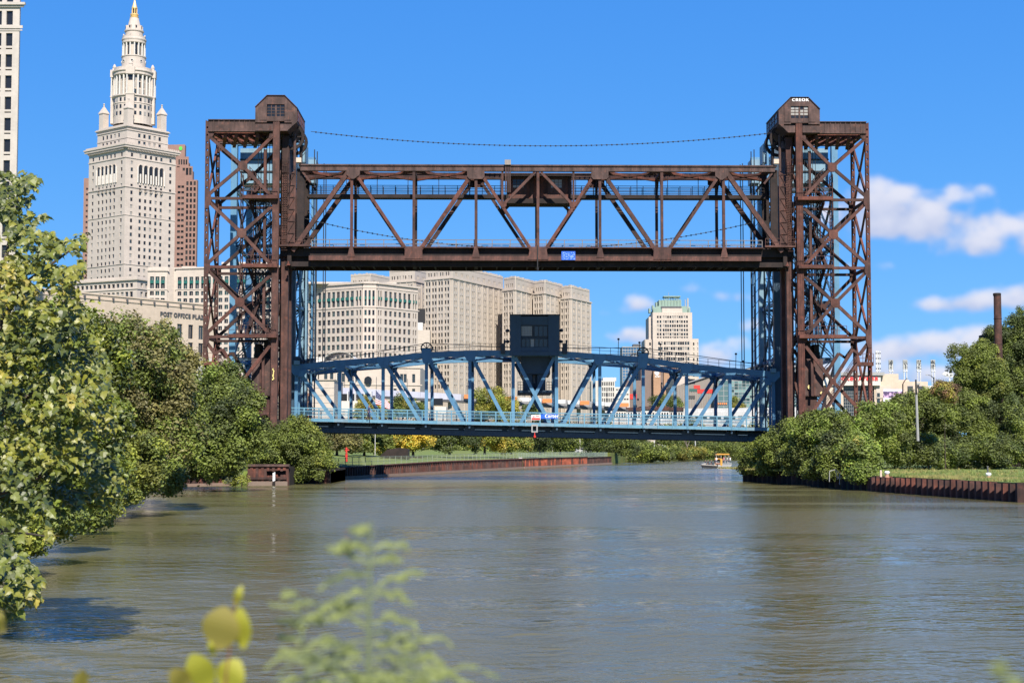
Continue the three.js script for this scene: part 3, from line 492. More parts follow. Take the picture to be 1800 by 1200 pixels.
// the raised span
{
  const zN = -203.7, zR = -209.9, t = brownThing('raised_truss_span', 'rust brown steel truss span raised high between the two rusty towers', 'bridge span', [BC, by(458), -206.8]);
  const X = (px) => wx(px, 203.7, 450), Y = (py) => wy(py, 203.7), node = (i) => 945 + (i - 4) * 109.3;
  for (const [z, far] of [[zN, 0], [zR, 1]]) {
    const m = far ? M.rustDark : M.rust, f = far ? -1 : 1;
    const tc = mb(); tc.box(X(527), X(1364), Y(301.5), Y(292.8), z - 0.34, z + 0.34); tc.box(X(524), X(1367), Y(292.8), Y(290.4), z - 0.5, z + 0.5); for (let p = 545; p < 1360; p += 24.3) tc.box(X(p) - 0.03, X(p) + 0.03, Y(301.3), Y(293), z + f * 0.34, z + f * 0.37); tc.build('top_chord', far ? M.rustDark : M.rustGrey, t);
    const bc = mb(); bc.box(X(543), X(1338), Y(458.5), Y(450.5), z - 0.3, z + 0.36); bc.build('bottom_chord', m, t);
    for (let i = 1; i < 8; i++) {
      const px = node(i), long = i % 2 === 1, y1 = Y(301.4);
      mb().box(X(px) - 0.17, X(px) + 0.17, Y(450.6), y1, z - 0.23, z + 0.23).build('vertical', m, t);
      if (long) mb().prism([[X(px - 2.6), Y(434)], [X(px + 2.6), Y(434)], [X(px + 6.8), Y(453)], [X(px - 6.8), Y(453)]], z + f * 0.30, z + f * 0.42).build('gusset_plate', m, t);
      else if (i === 4) mb().prism([[X(px - 14), Y(434)], [X(px + 14), Y(434)], [X(px + 18), Y(456.5)], [X(px - 18), Y(456.5)]], z + f * 0.30, z + f * 0.44).build('gusset_plate', m, t);
      else mb().prism([[X(px - 15), Y(434)], [X(px + 15), Y(434)], [X(px + 16), Y(456)], [X(px - 16), Y(456)]], z + f * 0.30, z + f * 0.44).build('gusset_plate', m, t);
      if (i === 1 || i === 7) { const o = i === 1 ? 3 : -3; mb().prism([[X(px + o - 12), Y(299)], [X(px + o + 12), Y(299)], [X(px + o + 11), Y(309)], [X(px + o + 1), Y(316)], [X(px + o - 3), Y(316)], [X(px + o - 12), Y(309)]], z + f * 0.30, z + f * 0.44).build('gusset_plate', far ? m : M.rustGrey, t); }
      if (i === 3 || i === 5) mb().prism([[X(px - 15.5), Y(300)], [X(px + 15), Y(300)], [X(px + 15), Y(311)], [X(px + 12), Y(315.5)], [X(px - 12), Y(315.5)], [X(px - 15.5), Y(311)]], z + f * 0.30, z + f * 0.44).build('gusset_plate', far ? m : M.rustGrey, t);
    }
    // web: end posts and diagonals
    const D = (p0, y0, p1, y1, w, d, mm = m) => mb().bar(V(X(p0), Y(y0), z), V(X(p1), Y(y1), z), w, d).build('diagonal', mm, t);
    for (const q of [0, 1]) {
      const k = (p) => q ? 1890 - p : p;
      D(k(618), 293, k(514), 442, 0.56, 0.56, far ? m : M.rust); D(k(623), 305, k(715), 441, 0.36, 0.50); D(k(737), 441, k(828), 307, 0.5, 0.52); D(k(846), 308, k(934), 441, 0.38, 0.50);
      mb().bar(V(X(k(884.5)), Y(359), z), V(X(k(940)), Y(302.5), z), 0.34, 0.46).build('strut', m, t);
      mb().box(X(k(882.3)) - 0.13, X(k(882.3)) + 0.13, Y(358), Y(301.4), z - 0.2, z + 0.2).build('strut', m, t);
      xGusset(t, m, X(k(884)), Y(360), 0.42, z, 0.58);
      // end framing between the post and the tower
      mb().bar(V(X(k(528)), Y(300), z), V(X(k(545)), Y(322), z), 0.24, 0.3).build('strut', m, t);
      mb().prism([[X(k(503)), Y(430)], [X(k(518)), Y(430)], [X(k(519)), Y(299)], [X(k(511)), Y(305)]], z - 0.22, z + 0.1).build('end_post', far ? m : M.rust, t);
      const lc = mb(); for (let y = 306; y < 428; y += 21) { lc.bar(V(X(k(505)), Y(y + 21), z + f * 0.16), V(X(k(517)), Y(y), z + f * 0.16), 0.07, 0.08); lc.bar(V(X(k(517)), Y(y), z + f * 0.16), V(X(k(506)), Y(y), z + f * 0.16), 0.07, 0.08); } lc.build('lacing', M.rustDark, t);
      mb().box(X(k(520)), X(k(533)), Y(436), Y(297), z - 0.6, z - 0.25).build('end_frame', M.rustBlack, t);
      const pf = mb(); pf.box(X(k(491.8)), X(k(546)), Y(434.6), Y(431.6), z - 0.4, z + 0.75); const pm = pf.build('platform', M.rust, t); railing('railing', M.rust, pm, V(X(k(492.5)), Y(431.6), z + 0.7), V(X(k(545)), Y(431.6), z + 0.7), 0.85, 0.9, 2);
    }
  }
  const deckRail = paintM(0.17, 0.15, 0.14);
  // deck: cross girders, stringers, fascia and the walkways along both sides
  for (let i = 0; i <= 8; i++) mb().box(X(node(i)) - 0.25, X(node(i)) + 0.25, Y(466), Y(438), zR + 0.36, zN - 0.31).build('floor_beam', M.rustBlack, t);
  const st = mb(); for (const z of [-205.1, -206.2, -207.4, -208.5]) st.box(X(496), X(1395), Y(458), Y(444), z - 0.2, z + 0.2); st.build('stringer', M.rustBlack, t);
  mb().box(X(492), X(1398), Y(450.2), Y(436.4), zN - 0.7, zN - 0.42).build('fascia_girder', M.rustBlack, t);
  mb().box(X(492), X(1398), Y(449.8), Y(437), zR + 0.42, zR + 0.7).build('fascia_girder', M.rustBlack, t);
  const lo = mb(); lo.box(X(500), X(1390), Y(468), Y(459.5), zN - 0.9, zN - 0.5); lo.box(X(500), X(1390), Y(468), Y(459.5), zR + 0.5, zR + 0.9); for (let p = 545; p < 1345; p += 27.3) lo.box(X(p) - 0.1, X(p) + 0.1, Y(467.2), Y(460), zR + 0.9, zN - 0.9); lo.build('bottom_lateral', M.rustBlack, t);
  const ties = mb(); for (let p = 496; p < 1394; p += 7.2) ties.box(X(p) - 0.12, X(p) + 0.12, Y(437.2), Y(434.2), zR + 0.75, zN - 0.75); ties.build('tie', M.rustBlack, t, 'stuff');
  const rl = mb(); for (const z of [-206.1, -207.5]) rl.box(X(496), X(1395), Y(434.1), Y(432.3), z - 0.05, z + 0.05); rl.build('rail', M.rustDark, t);
  for (const zz of [zN - 0.35, zR + 0.35]) mb().box(X(546), X(1342), Y(436.3), Y(434.2), zz - 0.75, zz + 0.65).build('walkway', M.rustDark, t);
  railing('walkway_railing', deckRail, t, V(X(546), Y(434.2), zN - 0.55), V(X(1342), Y(434.2), zN - 0.55), 0.92, 2.3, 2, 0.09);
  railing('walkway_railing', deckRail, t, V(X(546), Y(434.2), zR + 0.1), V(X(1342), Y(434.2), zR + 0.1), 0.92, 2.3, 2, 0.09);
  // top bracing between the trusses
  for (let i = 0; i < 8; i++) {
    const a = X(i ? node(i) : 530), b = X(i < 7 ? node(i + 1) : 1360), y = Y(300);
    if (i !== 3 && i !== 4) { mb().bar(V(a, y, zN - 0.5), V(b, y - 0.25, zR + 0.4), 0.4, 0.32, V(0, 1, 0)).build('top_lateral', M.rustRed, t); mb().bar(V(b, y - 0.02, zN - 0.5), V(a, y - 0.27, zR + 0.4), 0.4, 0.28, V(0, 1, 0)).build('top_lateral', M.rustRed, t); }
    if (i) { mb().box(X(node(i)) - 0.22, X(node(i)) + 0.22, Y(304), Y(299.5), zR + 0.35, zN - 0.35).build('top_strut', M.rust, t); mb().bar(V(X(node(i)), Y(330), zN - 0.2), V(X(node(i)), Y(303), zN - 2.2), 0.22, 0.22, V(1, 0, 0)).build('knee_brace', M.rustDark, t); mb().bar(V(X(node(i)), Y(330), zR + 0.2), V(X(node(i)), Y(303), zR + 2.2), 0.22, 0.22, V(1, 0, 0)).build('knee_brace', M.rustDark, t); }
  }
  // the walkway hung under the top chords
  for (const [p0, p1] of [[535, 893], [1000, 1356]]) {
    mb().box(X(p0), X(p1), Y(343.5), Y(337), -207.5, -205.9).build('walkway', M.rustBlack, t);
    for (const z of [-206, -207.4]) railing('walkway_railing', M.rustBlack, t, V(X(p0 + 2), Y(337), z), V(X(p1 - 2), Y(337), z), 1.1, 1.55, 3, 0.07);
    for (let p = p0 + 14; p < p1; p += 55) mb().box(X(p) - 0.04, X(p) + 0.04, Y(337), Y(303), -206.75, -206.67).build('hanger', M.rustBlack, t);
  }
  // control house between the trusses at midspan
  const hy0 = Y(344.5), hy1 = Y(306), hs = mb(); hs.box(X(891), X(1004.5), hy0, hy1, -208.6, -206.0); const house = hs.build('control_house', M.rust, t);
  mb().box(X(885), X(1006), hy1, Y(303.5), -209.2, -205.3).build('roof', M.rustBlack, house);
  mb().box(X(885), X(1004), Y(353), hy0, -209, -205.6).build('floor_beam', M.rustBlack, house);
  for (let p = 895; p < 1003; p += 6.2) { if ((p > 895 && p < 922) || (p > 963 && p < 991)) continue; mb().box(X(p), X(p + 5.6), hy0 + 0.05, hy1, -206.0, -205.93 - 0.02 * (Math.round(p) % 3)).build('siding_board', Math.round(p) % 4 ? M.rustRed : M.rust, house); }
  for (const [p0, p1, lit] of [[901, 921, 0], [969, 989, 1]]) for (let i = 0; i < 3; i++) for (let j = 0; j < 3; j++) mb().box(X(lerp(p0, p1, i / 3) + 0.4), X(lerp(p0, p1, (i + 1) / 3) - 0.4), Y(lerp(310, 325, (j + 1) / 3) - 0.4), Y(lerp(310, 325, j / 3) + 0.4), -206, -205.97).build('window_pane', lit || j === 2 ? M.glassBlind : M.glassDark, house);
  const ch = mb(); ch.box(X(886.2), X(897), Y(292), Y(283.3), -203.2, -202.6); ch.build('exhaust_box', paintM(0.25, 0.22, 0.2), t); const ex = mb(); for (const p of [887.6, 890.2, 893, 895.6]) ex.tube(V(X(p), Y(340), -202.9), V(X(p), Y(292), -202.9), 0.075, 6); ex.build('exhaust_pipe', M.rustGrey, t, 'stuff');
  // light boxes at the ends of the top chord, and the lamps under the deck
  for (const p of [524.5, 1365.5]) { mb().box(X(p - 4.5), X(p + 4.5), Y(288), Y(280), -203.6, -202.9).build('junction_box', M.tan, t); }
  for (const p of [508, 1383]) { const l = mb(); l.lathe(X(p), -203.0, [[0.1, Y(461)], [0.12, Y(464)], [0.28, Y(468)], [0, Y(468.5)]], 8); l.build('navigation_lamp', M.rustRed, t); }
  const ml = mb(); ml.box(X(944) - 0.06, X(944) + 0.06, Y(470), Y(432), -203.15, -203.05); ml.tube(V(X(944), Y(475.5), -203.1), V(X(944), Y(470), -203.1), 0.14, 8); ml.build('navigation_lamp', M.black, t);
  // blue notice plate with small white specks of worn print
  const sg = mb().box(X(986), X(1010.3), Y(457.5), Y(442.3), -203.28, -203.22); const plate = sg.build('notice_plate', M.signBlue, t);
  const sp = mb(), R = rng(3); for (let i = 0; i < 64; i++) { const p = 988 + R() * 21, q = 444 + R() * 12; sp.box(X(p), X(p + 0.5 + R()), Y(q + 0.7), Y(q), -203.22, -203.215); } sp.build('worn_print', flat(0.35, 0.5, 0.8), plate);
}
// the two beaded cables that hang between the towers
function sagCable(name, label, a, b, sag, r, bead, group) {
  const n = 48, m = mb(), P = (t) => V(lerp(a.x, b.x, t), lerp(a.y, b.y, t) - sag * 4 * t * (1 - t), lerp(a.z, b.z, t)), o = thing(name, label, 'cable', [a.x, a.y, a.z], group);
  for (let i = 0; i < n; i++) m.tube(P(i / n), P((i + 1) / n), r, 5);
  m.build('wire', M.black, o);
  if (bead) { const k = mb(); for (let i = 1; i < 90; i++) { const p = P(i / 90); k.tube(V(p.x - 0.09, p.y, p.z), V(p.x + 0.09, p.y, p.z), 0.1, 6); } k.build('clip', M.black, o); }
  return o;
}
sagCable('catenary_cable', 'thin dark beaded cable sagging in front of the open sky above the raised span', at(546, 231, 206), at(1354, 234, 206), 1.75, 0.035, true);
sagCable('catenary_cable', 'thin dark cable sagging lower, seen through the panels of the raised truss', at(532, 383, 207), at(1320, 392, 207), 3.6, 0.035, true);
// ---------------------------------------------------------------- the blue road lift bridge behind it, with its span down
{
  const ZN = -224, ZR = -239.6, Dn = 219.4, BACK = 4.6, X = (px) => wx(px, Dn, 700), Y = (py) => wy(py, Dn), CX = X(940);
  const nodes = Array.from({ length: 12 }, (_, i) => 520.5 + i * 76.3), chord = [646, 638, 632.3, 624, 621, 621, 621.3, 627.3, 632.3, 643.5, 651.5, 658];
  const deck = (px) => 734.6 + (px - 520) * 0.0205;
  const t = thing('road_lift_span', 'light blue steel truss road span lying low across the river behind the rusty bridge', 'bridge span', [CX, Y(765), -232]);
  for (const [z, far] of [[ZN, 0], [ZR, 1]]) {
    const f = far ? -1 : 1, m = M.blue;
    for (let i = 0; i < 11; i++) { mb().bar(V(X(nodes[i]), Y(chord[i]), z), V(X(nodes[i + 1]), Y(chord[i + 1]), z), 0.76, 0.7).build('top_chord', m, t); }
    for (let i = 0; i <= 11; i++) {
      const p = nodes[i], w = i === 5 || i === 6 ? 0.46 : 0.43;
      mb().box(X(p) - w / 2, X(p) + w / 2, Y(deck(p) + 6), Y(chord[i]) - 0.3, z - 0.26, z + 0.26).build('vertical', m, t);
      const wheel = i === 3 || i === 8, c = chord[i], gl = i <= 5 ? 1 : -1;
      if (i < 5 || i > 6) {
        const pts = wheel ? [[-8, -11], [8, -11], [9.5, 2], [7 + gl * 2, 15], [-7 + gl * 2, 15], [-9.5, 2]] : [[-11, -5], [11, -5], [11, 4], [5 + gl * 3, 14], [-5 + gl * 2, 14], [-11, 4]];
        mb().prism(pts.map(([a, b]) => [X(p + a), Y(c + b)]), z + f * 0.36, z + f * 0.46).build('gusset_plate', m, t);
      }
      const dk = deck(p);
      mb().prism([[X(p - 10), Y(dk + 17)], [X(p + 10), Y(dk + 17)], [X(p + 7), Y(dk + 8)], [X(p + 5), Y(dk + 7)], [X(p - 5), Y(dk + 7)], [X(p - 7), Y(dk + 8)]], z - 0.35, z + 0.2).build('floor_beam_end', M.blueDeep, t);
      mb().box(X(p) - 0.2, X(p) + 0.2, Y(dk + 17), Y(dk + 7), ZR + 0.4, ZN - 0.4).build('floor_beam', M.blueDeep, t);
      if (i > 0 && i < 11 && !far) { mb().box(X(p) - 0.2, X(p) + 0.2, Y(c) - 0.3, Y(c) + 0.1, ZR + 0.4, ZN - 0.4).build('top_strut', m, t); }
      mb().bar(V(X(p), Y(c + 22), z - f * 0.26), V(X(p), Y(c + 3), z - f * 2.8), 0.22, 0.26, V(1, 0, 0)).build('knee_brace', M.blueDeep, t);
    }
    const D = (p0, y0, p1, y1, w = 0.46, zo = 0) => mb().bar(V(X(p0), Y(y0), z + zo), V(X(p1), Y(y1), z + zo), w, 0.4).build('diagonal', m, t);
    for (let i = 0; i < 5; i++) D(nodes[i] + 5, chord[i] + 8, nodes[i + 1] - 11, deck(nodes[i + 1]) + 2);
    for (let i = 11; i > 6; i--) D(nodes[i] - 5, chord[i] + 8, nodes[i - 1] + 12, deck(nodes[i - 1]) + 2);
    D(nodes[5] + 4, 628, nodes[6] - 11, deck(nodes[6]) + 2, 0.46, 0.03); D(nodes[6] - 4, 628, nodes[5] + 13, deck(nodes[5]) + 2, 0.44, -0.02);
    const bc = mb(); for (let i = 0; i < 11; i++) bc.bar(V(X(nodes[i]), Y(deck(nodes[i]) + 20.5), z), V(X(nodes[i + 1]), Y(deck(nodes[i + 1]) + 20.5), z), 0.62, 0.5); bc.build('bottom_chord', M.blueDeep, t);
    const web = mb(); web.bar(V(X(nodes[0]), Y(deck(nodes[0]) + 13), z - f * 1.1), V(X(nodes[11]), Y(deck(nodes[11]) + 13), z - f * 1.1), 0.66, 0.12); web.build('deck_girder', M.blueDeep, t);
    // fascia strip, sidewalk and railing outside the truss
    const zo = z + f * 1.7;
    for (let i = 0; i < 33; i++) { const a = 512 + i * 25.7, b = a + 25.2; const g = mb(); g.bar(V(X(a), Y(deck(a) + 3), zo), V(X(b), Y(deck(b) + 3), zo), 0.42, 0.1); g.build('fascia_panel', i % 7 === 3 ? M.bluePale : M.blueRail, t); }
    const sw = mb(); sw.bar(V(X(508), Y(deck(508) + 1.2), z + f * 0.85), V(X(1372), Y(deck(1372) + 1.2), z + f * 0.85), 0.22, 1.55); sw.build('sidewalk', M.rustGrey, t);
    for (let i = 0; i < 12; i++) { const p = nodes[Math.min(i, 11)]; mb().prism([[X(p) - 0.12, Y(deck(p) + 5.5)], [X(p) + 0.12, Y(deck(p) + 5.5)], [X(p) + 0.12, Y(deck(p) + 12)], [X(p) - 0.12, Y(deck(p) + 12)]], z + f * 0.25, z + f * 1.5).build('bracket', M.blueDeep, t); }
    const rail = mb(); const dy = [-17.5, -12, -5.5];
    for (const q of dy) rail.bar(V(X(508), Y(deck(508) + q), zo), V(X(1340), Y(deck(1340) + q), zo), q === dy[0] ? 0.12 : 0.07, 0.08);
    const R = rail.build('railing', M.blueRail, t);
    for (let i = 0; i <= 32; i++) { const a = 512 + i * 25.7; mb().box(X(a) - 0.07, X(a) + 0.07, Y(deck(a) + 6), Y(deck(a) - 17.5), zo + f * 0.06, zo + f * 0.16).build('post', M.blueRail, R); }
    const bal = mb(); for (let a = 513; a < 1338; a += 1.75) bal.box(X(a) - 0.012, X(a) + 0.012, Y(deck(a) - 5.5), Y(deck(a) - 17), zo - 0.012, zo + 0.012); bal.build('baluster', M.blueRail, R, 'stuff');
    // handrail along the top chord
    const hr = mb(); for (let i = 0; i < 11; i++) { if (i === 5) continue; const a = V(X(nodes[i]), Y(chord[i] - 5), z), b = V(X(nodes[i + 1]), Y(chord[i + 1] - 5), z); for (let k = 0; k <= 4; k++) { const q = a.clone().lerp(b, k / 4); hr.box(q.x - 0.03, q.x + 0.03, q.y, q.y + 0.95, q.z - 0.03, q.z + 0.03); } for (const h of [0.5, 0.95]) hr.bar(V(a.x, a.y + h, z), V(b.x, b.y + h, z), 0.045, 0.045); } hr.build('top_railing', M.blackSteel, t);
    // rope wheels over two of the posts
    for (const i of [3, 8]) { const cx = X(nodes[i]), cy = Y(chord[i] - 12), r = 0.74, w = mb(); for (let k = 0; k < 24; k++) { const a = k / 24 * 6.2832, b = (k + 1) / 24 * 6.2832; w.bar(V(cx + r * Math.cos(a), cy + r * Math.sin(a), z), V(cx + r * Math.cos(b), cy + r * Math.sin(b), z), 0.16, 0.3); if (k % 3 === 0) w.bar(V(cx, cy, z), V(cx + r * Math.cos(a), cy + r * Math.sin(a), z), 0.1, 0.14); } w.build('rope_wheel', M.blackSteel, t); }
  }
  // top bracing
  for (let i = 0; i < 11; i++) { if (i === 5) continue; const a = X(nodes[i]), b = X(nodes[i + 1]), ya = Y(chord[i]) - 0.15, yb = Y(chord[i + 1]) - 0.15; mb().bar(V(a, ya, ZN - 0.4), V(b, yb, ZR + 0.4), 0.3, 0.26, V(0, 1, 0)).build('top_lateral', M.blue, t); mb().bar(V(b, yb - 0.02, ZN - 0.4), V(a, ya - 0.02, ZR + 0.4), 0.3, 0.22, V(0, 1, 0)).build('top_lateral', M.blue, t); }
  // road deck on stringers
  const rd = mb(); rd.bar(V(X(505), Y(deck(505) + 4), -231.8), V(X(1378), Y(deck(1378) + 4), -231.8), 0.3, 14.6); rd.build('road_deck', M.greyDark, t);
  const stg = mb(); for (let k = 0; k < 8; k++) { const z = -226 - k * 1.66; stg.bar(V(X(508), Y(deck(508) + 9.5), z), V(X(1372), Y(deck(1372) + 9.5), z), 0.5, 0.2); } stg.build('stringer', M.blueDeep, t);
  // control house over the middle panel
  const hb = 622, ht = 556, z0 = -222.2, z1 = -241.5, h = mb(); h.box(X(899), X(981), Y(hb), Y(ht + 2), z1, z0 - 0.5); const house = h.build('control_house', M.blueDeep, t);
  for (const [a, b] of [[896.5, 915.5], [963.5, 983]]) mb().box(X(a), X(b), Y(hb + 4), Y(ht), z0 - 0.5, z0).build('corner_panel', M.blueDeep, house);
  mb().box(X(915.5), X(963.5), Y(572.5), Y(ht + 1.6), z0 - 0.5, z0 - 0.2).build('wall_panel', M.blueDeep, house);
  mb().box(X(915.5), X(963.5), Y(619), Y(611.5), z0 - 0.5, z0 - 0.12).build('wall_panel', M.blueDeep, house);
  mb().box(X(895.8), X(983.6), Y(ht), Y(ht) + 0.14, z1 - 0.2, z0 + 0.15).build('roof', M.blackSteel, house);
  mb().box(X(902), X(979), Y(626), Y(619.4), z0 - 0.6, z0 + 0.1).build('sill_beam', M.blueDeep, house);
  for (let i = 0; i < 7; i++) for (let j = 0; j < 4; j++) { const a = 916.6 + i * 2.68; mb().box(X(a), X(a + 2.4), Y(574.5 + j * 4.3 + 4.0), Y(574.5 + j * 4.3), z0 - 0.46, z0 - 0.4).build('window_pane', M.glassBlind, house); }
  for (let i = 0; i < 3; i++) mb().box(X(939.5 + i * 7.8), X(946 + i * 7.8), Y(592), Y(575), z0 - 0.46, z0 - 0.4).build('window_pane', M.glassBlue, house);
  for (let i = 0; i < 6; i++) mb().box(X(917.3 + i * 7.65), X(923.7 + i * 7.65), Y(610.5), Y(597), z0 - 0.46, z0 - 0.4).build('window_pane', i === 2 ? M.glassBlind : M.glassBlue, house);
  const fr = mb(); for (const p of [935.9, 938.4, 946.8, 954.5, 962.3]) fr.box(X(p) - 0.05, X(p) + 0.05, Y(593), Y(573.5), z0 - 0.42, z0 - 0.32); for (let i = 0; i <= 6; i++) { const p = 916.3 + i * 7.7; fr.box(X(p) - 0.05, X(p) + 0.05, Y(611), Y(596.4), z0 - 0.42, z0 - 0.32); } for (const y of [573, 593.3, 596.2, 611]) fr.box(X(915.5), X(963.5), Y(y) - 0.04, Y(y) + 0.04, z0 - 0.4, z0 - 0.3); fr.build('window_frame', M.blackSteel, house);
  for (const [p, y] of [[892, 582], [986.5, 581.5], [892, 601], [986, 601]]) { const l = mb(); l.lathe(X(p), -223, [[0.03, Y(y + 3)], [0.28, Y(y + 1.5)], [0.28, Y(y - 1.5)], [0.05, Y(y - 3)]], 8); l.bar(V(X(p), Y(y), -223), V(X(p < 940 ? 898 : 981), Y(y), -223), 0.1, 0.1); l.build('signal_lamp', M.blackSteel, house); }
  for (const [p, y] of [[884, 613], [993, 614]]) { const mm = mb(); mm.box(X(p - 4), X(p + 4), Y(622), Y(604), -223.8, -223); mm.box(X(p + 1), X(p + 4.5), Y(604), Y(598), -223.6, -223.1); mm.build('horn_and_motor', M.blackSteel, t); }
  // machinery room slung below it
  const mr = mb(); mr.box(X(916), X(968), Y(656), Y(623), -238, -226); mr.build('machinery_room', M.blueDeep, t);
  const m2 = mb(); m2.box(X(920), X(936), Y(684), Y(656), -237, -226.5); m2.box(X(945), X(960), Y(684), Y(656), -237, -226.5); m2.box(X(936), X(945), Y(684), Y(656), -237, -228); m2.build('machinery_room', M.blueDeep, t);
  mb().box(X(937.8), X(941.4), Y(671), Y(657), -228, -227.96).build('window_pane', M.galv, t);
  const pl = mb(); pl.box(X(910), X(971), Y(689.5), Y(685), -237.5, -225.4); const plm = pl.build('platform', M.blueDeep, t); railing('railing', M.blackSteel, plm, V(X(910.5), Y(685), -225.5), V(X(920), Y(685), -225.5), 1.1, 0.36, 3, 0.06); railing('railing', M.blackSteel, plm, V(X(961), Y(685), -225.5), V(X(970.5), Y(685), -225.5), 1.1, 0.36, 3, 0.06);
  // signs on the railing, and the gauge frame hanging below
  const sg = mb().box(X(950), X(980), Y(736.2), Y(728.2), -222.12, -222.06).build('name_sign', M.signBlue, t); lettering('lettering', 'Carter', V(X(957), Y(734.4), -222.05), V(1, 0, 0), 0.44, 0.02, M.whiteFlat, sg);
  const rs = mb().box(X(933.6), X(949.6), Y(738.5), Y(729.6), -222.12, -222.06).build('warning_sign', M.whiteFlat, t); const rb = mb(); for (const [a, b, c, d] of [[934.2, 949, 738, 734.6], [936.5, 940, 732, 731], [941, 947.5, 732.4, 731], [936, 939.5, 734, 733]]) rb.box(X(a), X(b), Y(c), Y(d), -222.06, -222.045); rb.build('print', M.red, rs);
  const gf = mb(); gf.box(X(933.8), X(936), Y(760), Y(746), -222.1, -221.9); gf.box(X(942.4), X(944.8), Y(760), Y(746), -222.1, -221.9); gf.box(X(936), X(942.4), Y(749), Y(746), -222.1, -221.92); gf.box(X(936), X(942.4), Y(760), Y(758), -222.1, -221.92); gf.build('gauge_frame', M.galv, t);
  const rl = mb(); rl.box(X(939.6) - 0.05, X(939.6) + 0.05, Y(765), Y(760), -222.05, -221.95); rl.lathe(X(939.6), -222, [[0.05, Y(770)], [0.16, Y(769)], [0.16, Y(766)], [0.05, Y(765)]], 8); rl.build('navigation_lamp', M.red, t);
  // lamps on thin poles over the top chord
  for (const [p, y0, y1] of [[1087, 627, 597], [1124, 628, 603], [1161, 636, 606], [1294, 652, 623], [1307, 652, 636]]) { const l = mb(); l.tube(V(X(p), Y(y0), ZN), V(X(p + 0.8), Y(y1), ZN), 0.045, 5); l.lathe(X(p + 0.8), ZN, [[0.02, Y(y1 + 1)], [0.17, Y(y1)], [0.15, Y(y1 - 2.4)], [0.02, Y(y1 - 3)]], 8); l.build('lamp', M.blackSteel, t); }
  // operating ropes along the top of the span
  for (const z of [ZN, ZR]) { const op = mb(), pts = [[540, 640], [750, 603], [898, 611], [982, 612], [1126, 611], [1345, 642]]; for (let i = 0; i + 1 < pts.length; i++) op.tube(V(X(pts[i][0]), Y(pts[i][1]), z + 0.1), V(X(pts[i + 1][0]), Y(pts[i + 1][1]), z + 0.1), 0.045, 5); op.build('operating_rope', M.blackSteel, t); }
  // clutter over the ends: buffers, guides, rope anchors
  for (const s of [0, 1]) { const k = (p) => s ? 1880.5 - p : p, dy = s ? 14 : 0, c = mb(), R = rng(12 + s); for (let i = 0; i < 26; i++) { const p = 512 + R() * 34, y = 626 + R() * 14 + dy; c.box(X(k(p)), X(k(p + 2 + R() * 4)), Y(y + 4), Y(y), ZN - R() * 3, ZN + 0.3 - R() * 2); } c.build('rope_anchor', M.blueDeep, t); mb().box(X(k(517)), X(k(527)), Y(641 + dy), Y(634 + dy), ZN + 0.4, ZN + 0.9).build('lift_bracket', M.bluePale, t); mb().prism([[X(k(524)), Y(662 + dy)], [X(k(528)), Y(652 + dy)], [X(k(538)), Y(649 + dy)], [X(k(540)), Y(653 + dy)], [X(k(533)), Y(663 + dy)]], ZN + 0.3, ZN + 0.6).build('lift_bracket', M.blue, t); }

  t.position.z += BACK;
  // the two towers
  for (const s of [-1, 1]) {
    const x = (px) => CX + s * (CX - X(px)), left = s < 0, base = 2, b = left ? t : t;
    const w = thing('road_bridge_tower', left ? 'light blue tower with a high counterweight, seen through the left rusty tower' : 'light blue tower with a high counterweight, seen through the right rusty tower', 'bridge tower', [x(455), base, -232], 'towers of the blue road bridge'); w.position.z += BACK;
    for (const z of [-225.5, -238.5]) {
      const top = Y(250);
      mb().box(x(404) - 0.42, x(404) + 0.42, base, top, z - 0.5, z + 0.5).build('leg', M.blue, w);
      mb().box(x(509) - 0.5, x(509) + 0.5, base, top, z - 0.6, z + 0.6).build('leg', z < -230 ? M.bluePale : M.blueDeep, w);
      mb().box(x(523) - 0.13, x(523) + 0.13, base, Y(262), z - 0.3, z + 0.3).build('guide_rail', M.blue, w);
      for (let k = 0; k < 4; k++) {
        const ya = Y(330 + k * 100), yb = Y(330 + (k + 1) * 100), m = mb();                     // laced diagonals: two angles with zigzag between
        for (const [p, q] of [[408, 504], [504, 408]]) {
          const A = V(x(p), ya, z), B = V(x(q), yb, z), n = 9;
          for (const o of [-0.24, 0.24]) m.bar(V(A.x, A.y + o, z), V(B.x, B.y + o, z), 0.1, 0.28);
          for (let i = 0; i < n; i++) { const P = A.clone().lerp(B, i / n), Q = A.clone().lerp(B, (i + 1) / n); m.bar(V(P.x, P.y - 0.24, z), V(Q.x, Q.y + 0.24, z), 0.06, 0.1); }
        }
        m.build('laced_brace', M.blueDeep, w);
        mb().box(x(407), x(506), ya - 0.2, ya + 0.2, z - 0.25, z + 0.25).build('horizontal_strut', M.blueDeep, w);
      }
      mb().box(x(402), x(528), Y(252), Y(244), z - 0.5, z + 0.5).build('top_girder', M.blue, w);
    }
    for (const px of [404, 509]) for (let k = 0; k < 4; k++) { const ya = Y(330 + k * 100), yb = Y(430 + k * 100), m = mb(); m.bar(V(x(px), ya, -226), V(x(px), yb, -238), 0.2, 0.3, V(1, 0, 0)); m.bar(V(x(px), yb, -226), V(x(px), ya, -238), 0.2, 0.24, V(1, 0, 0)); m.build('side_brace', M.blueDeep, w); mb().box(x(px) - 0.2, x(px) + 0.2, ya - 0.2, ya + 0.2, -238, -226).build('horizontal_strut', M.blue, w); }
    const cw = mb(); cw.box(x(410), x(502), Y(315), Y(253), -236.5, -227.3); const c = cw.build('counterweight', M.bluePale, w); mb().box(x(409), x(503), Y(273.6), Y(272), -236.6, -227.1).build('rib', M.blackSteel, c); mb().box(x(409), x(503), Y(295), Y(293), -236.6, -227.1).build('rib', M.blackSteel, c);
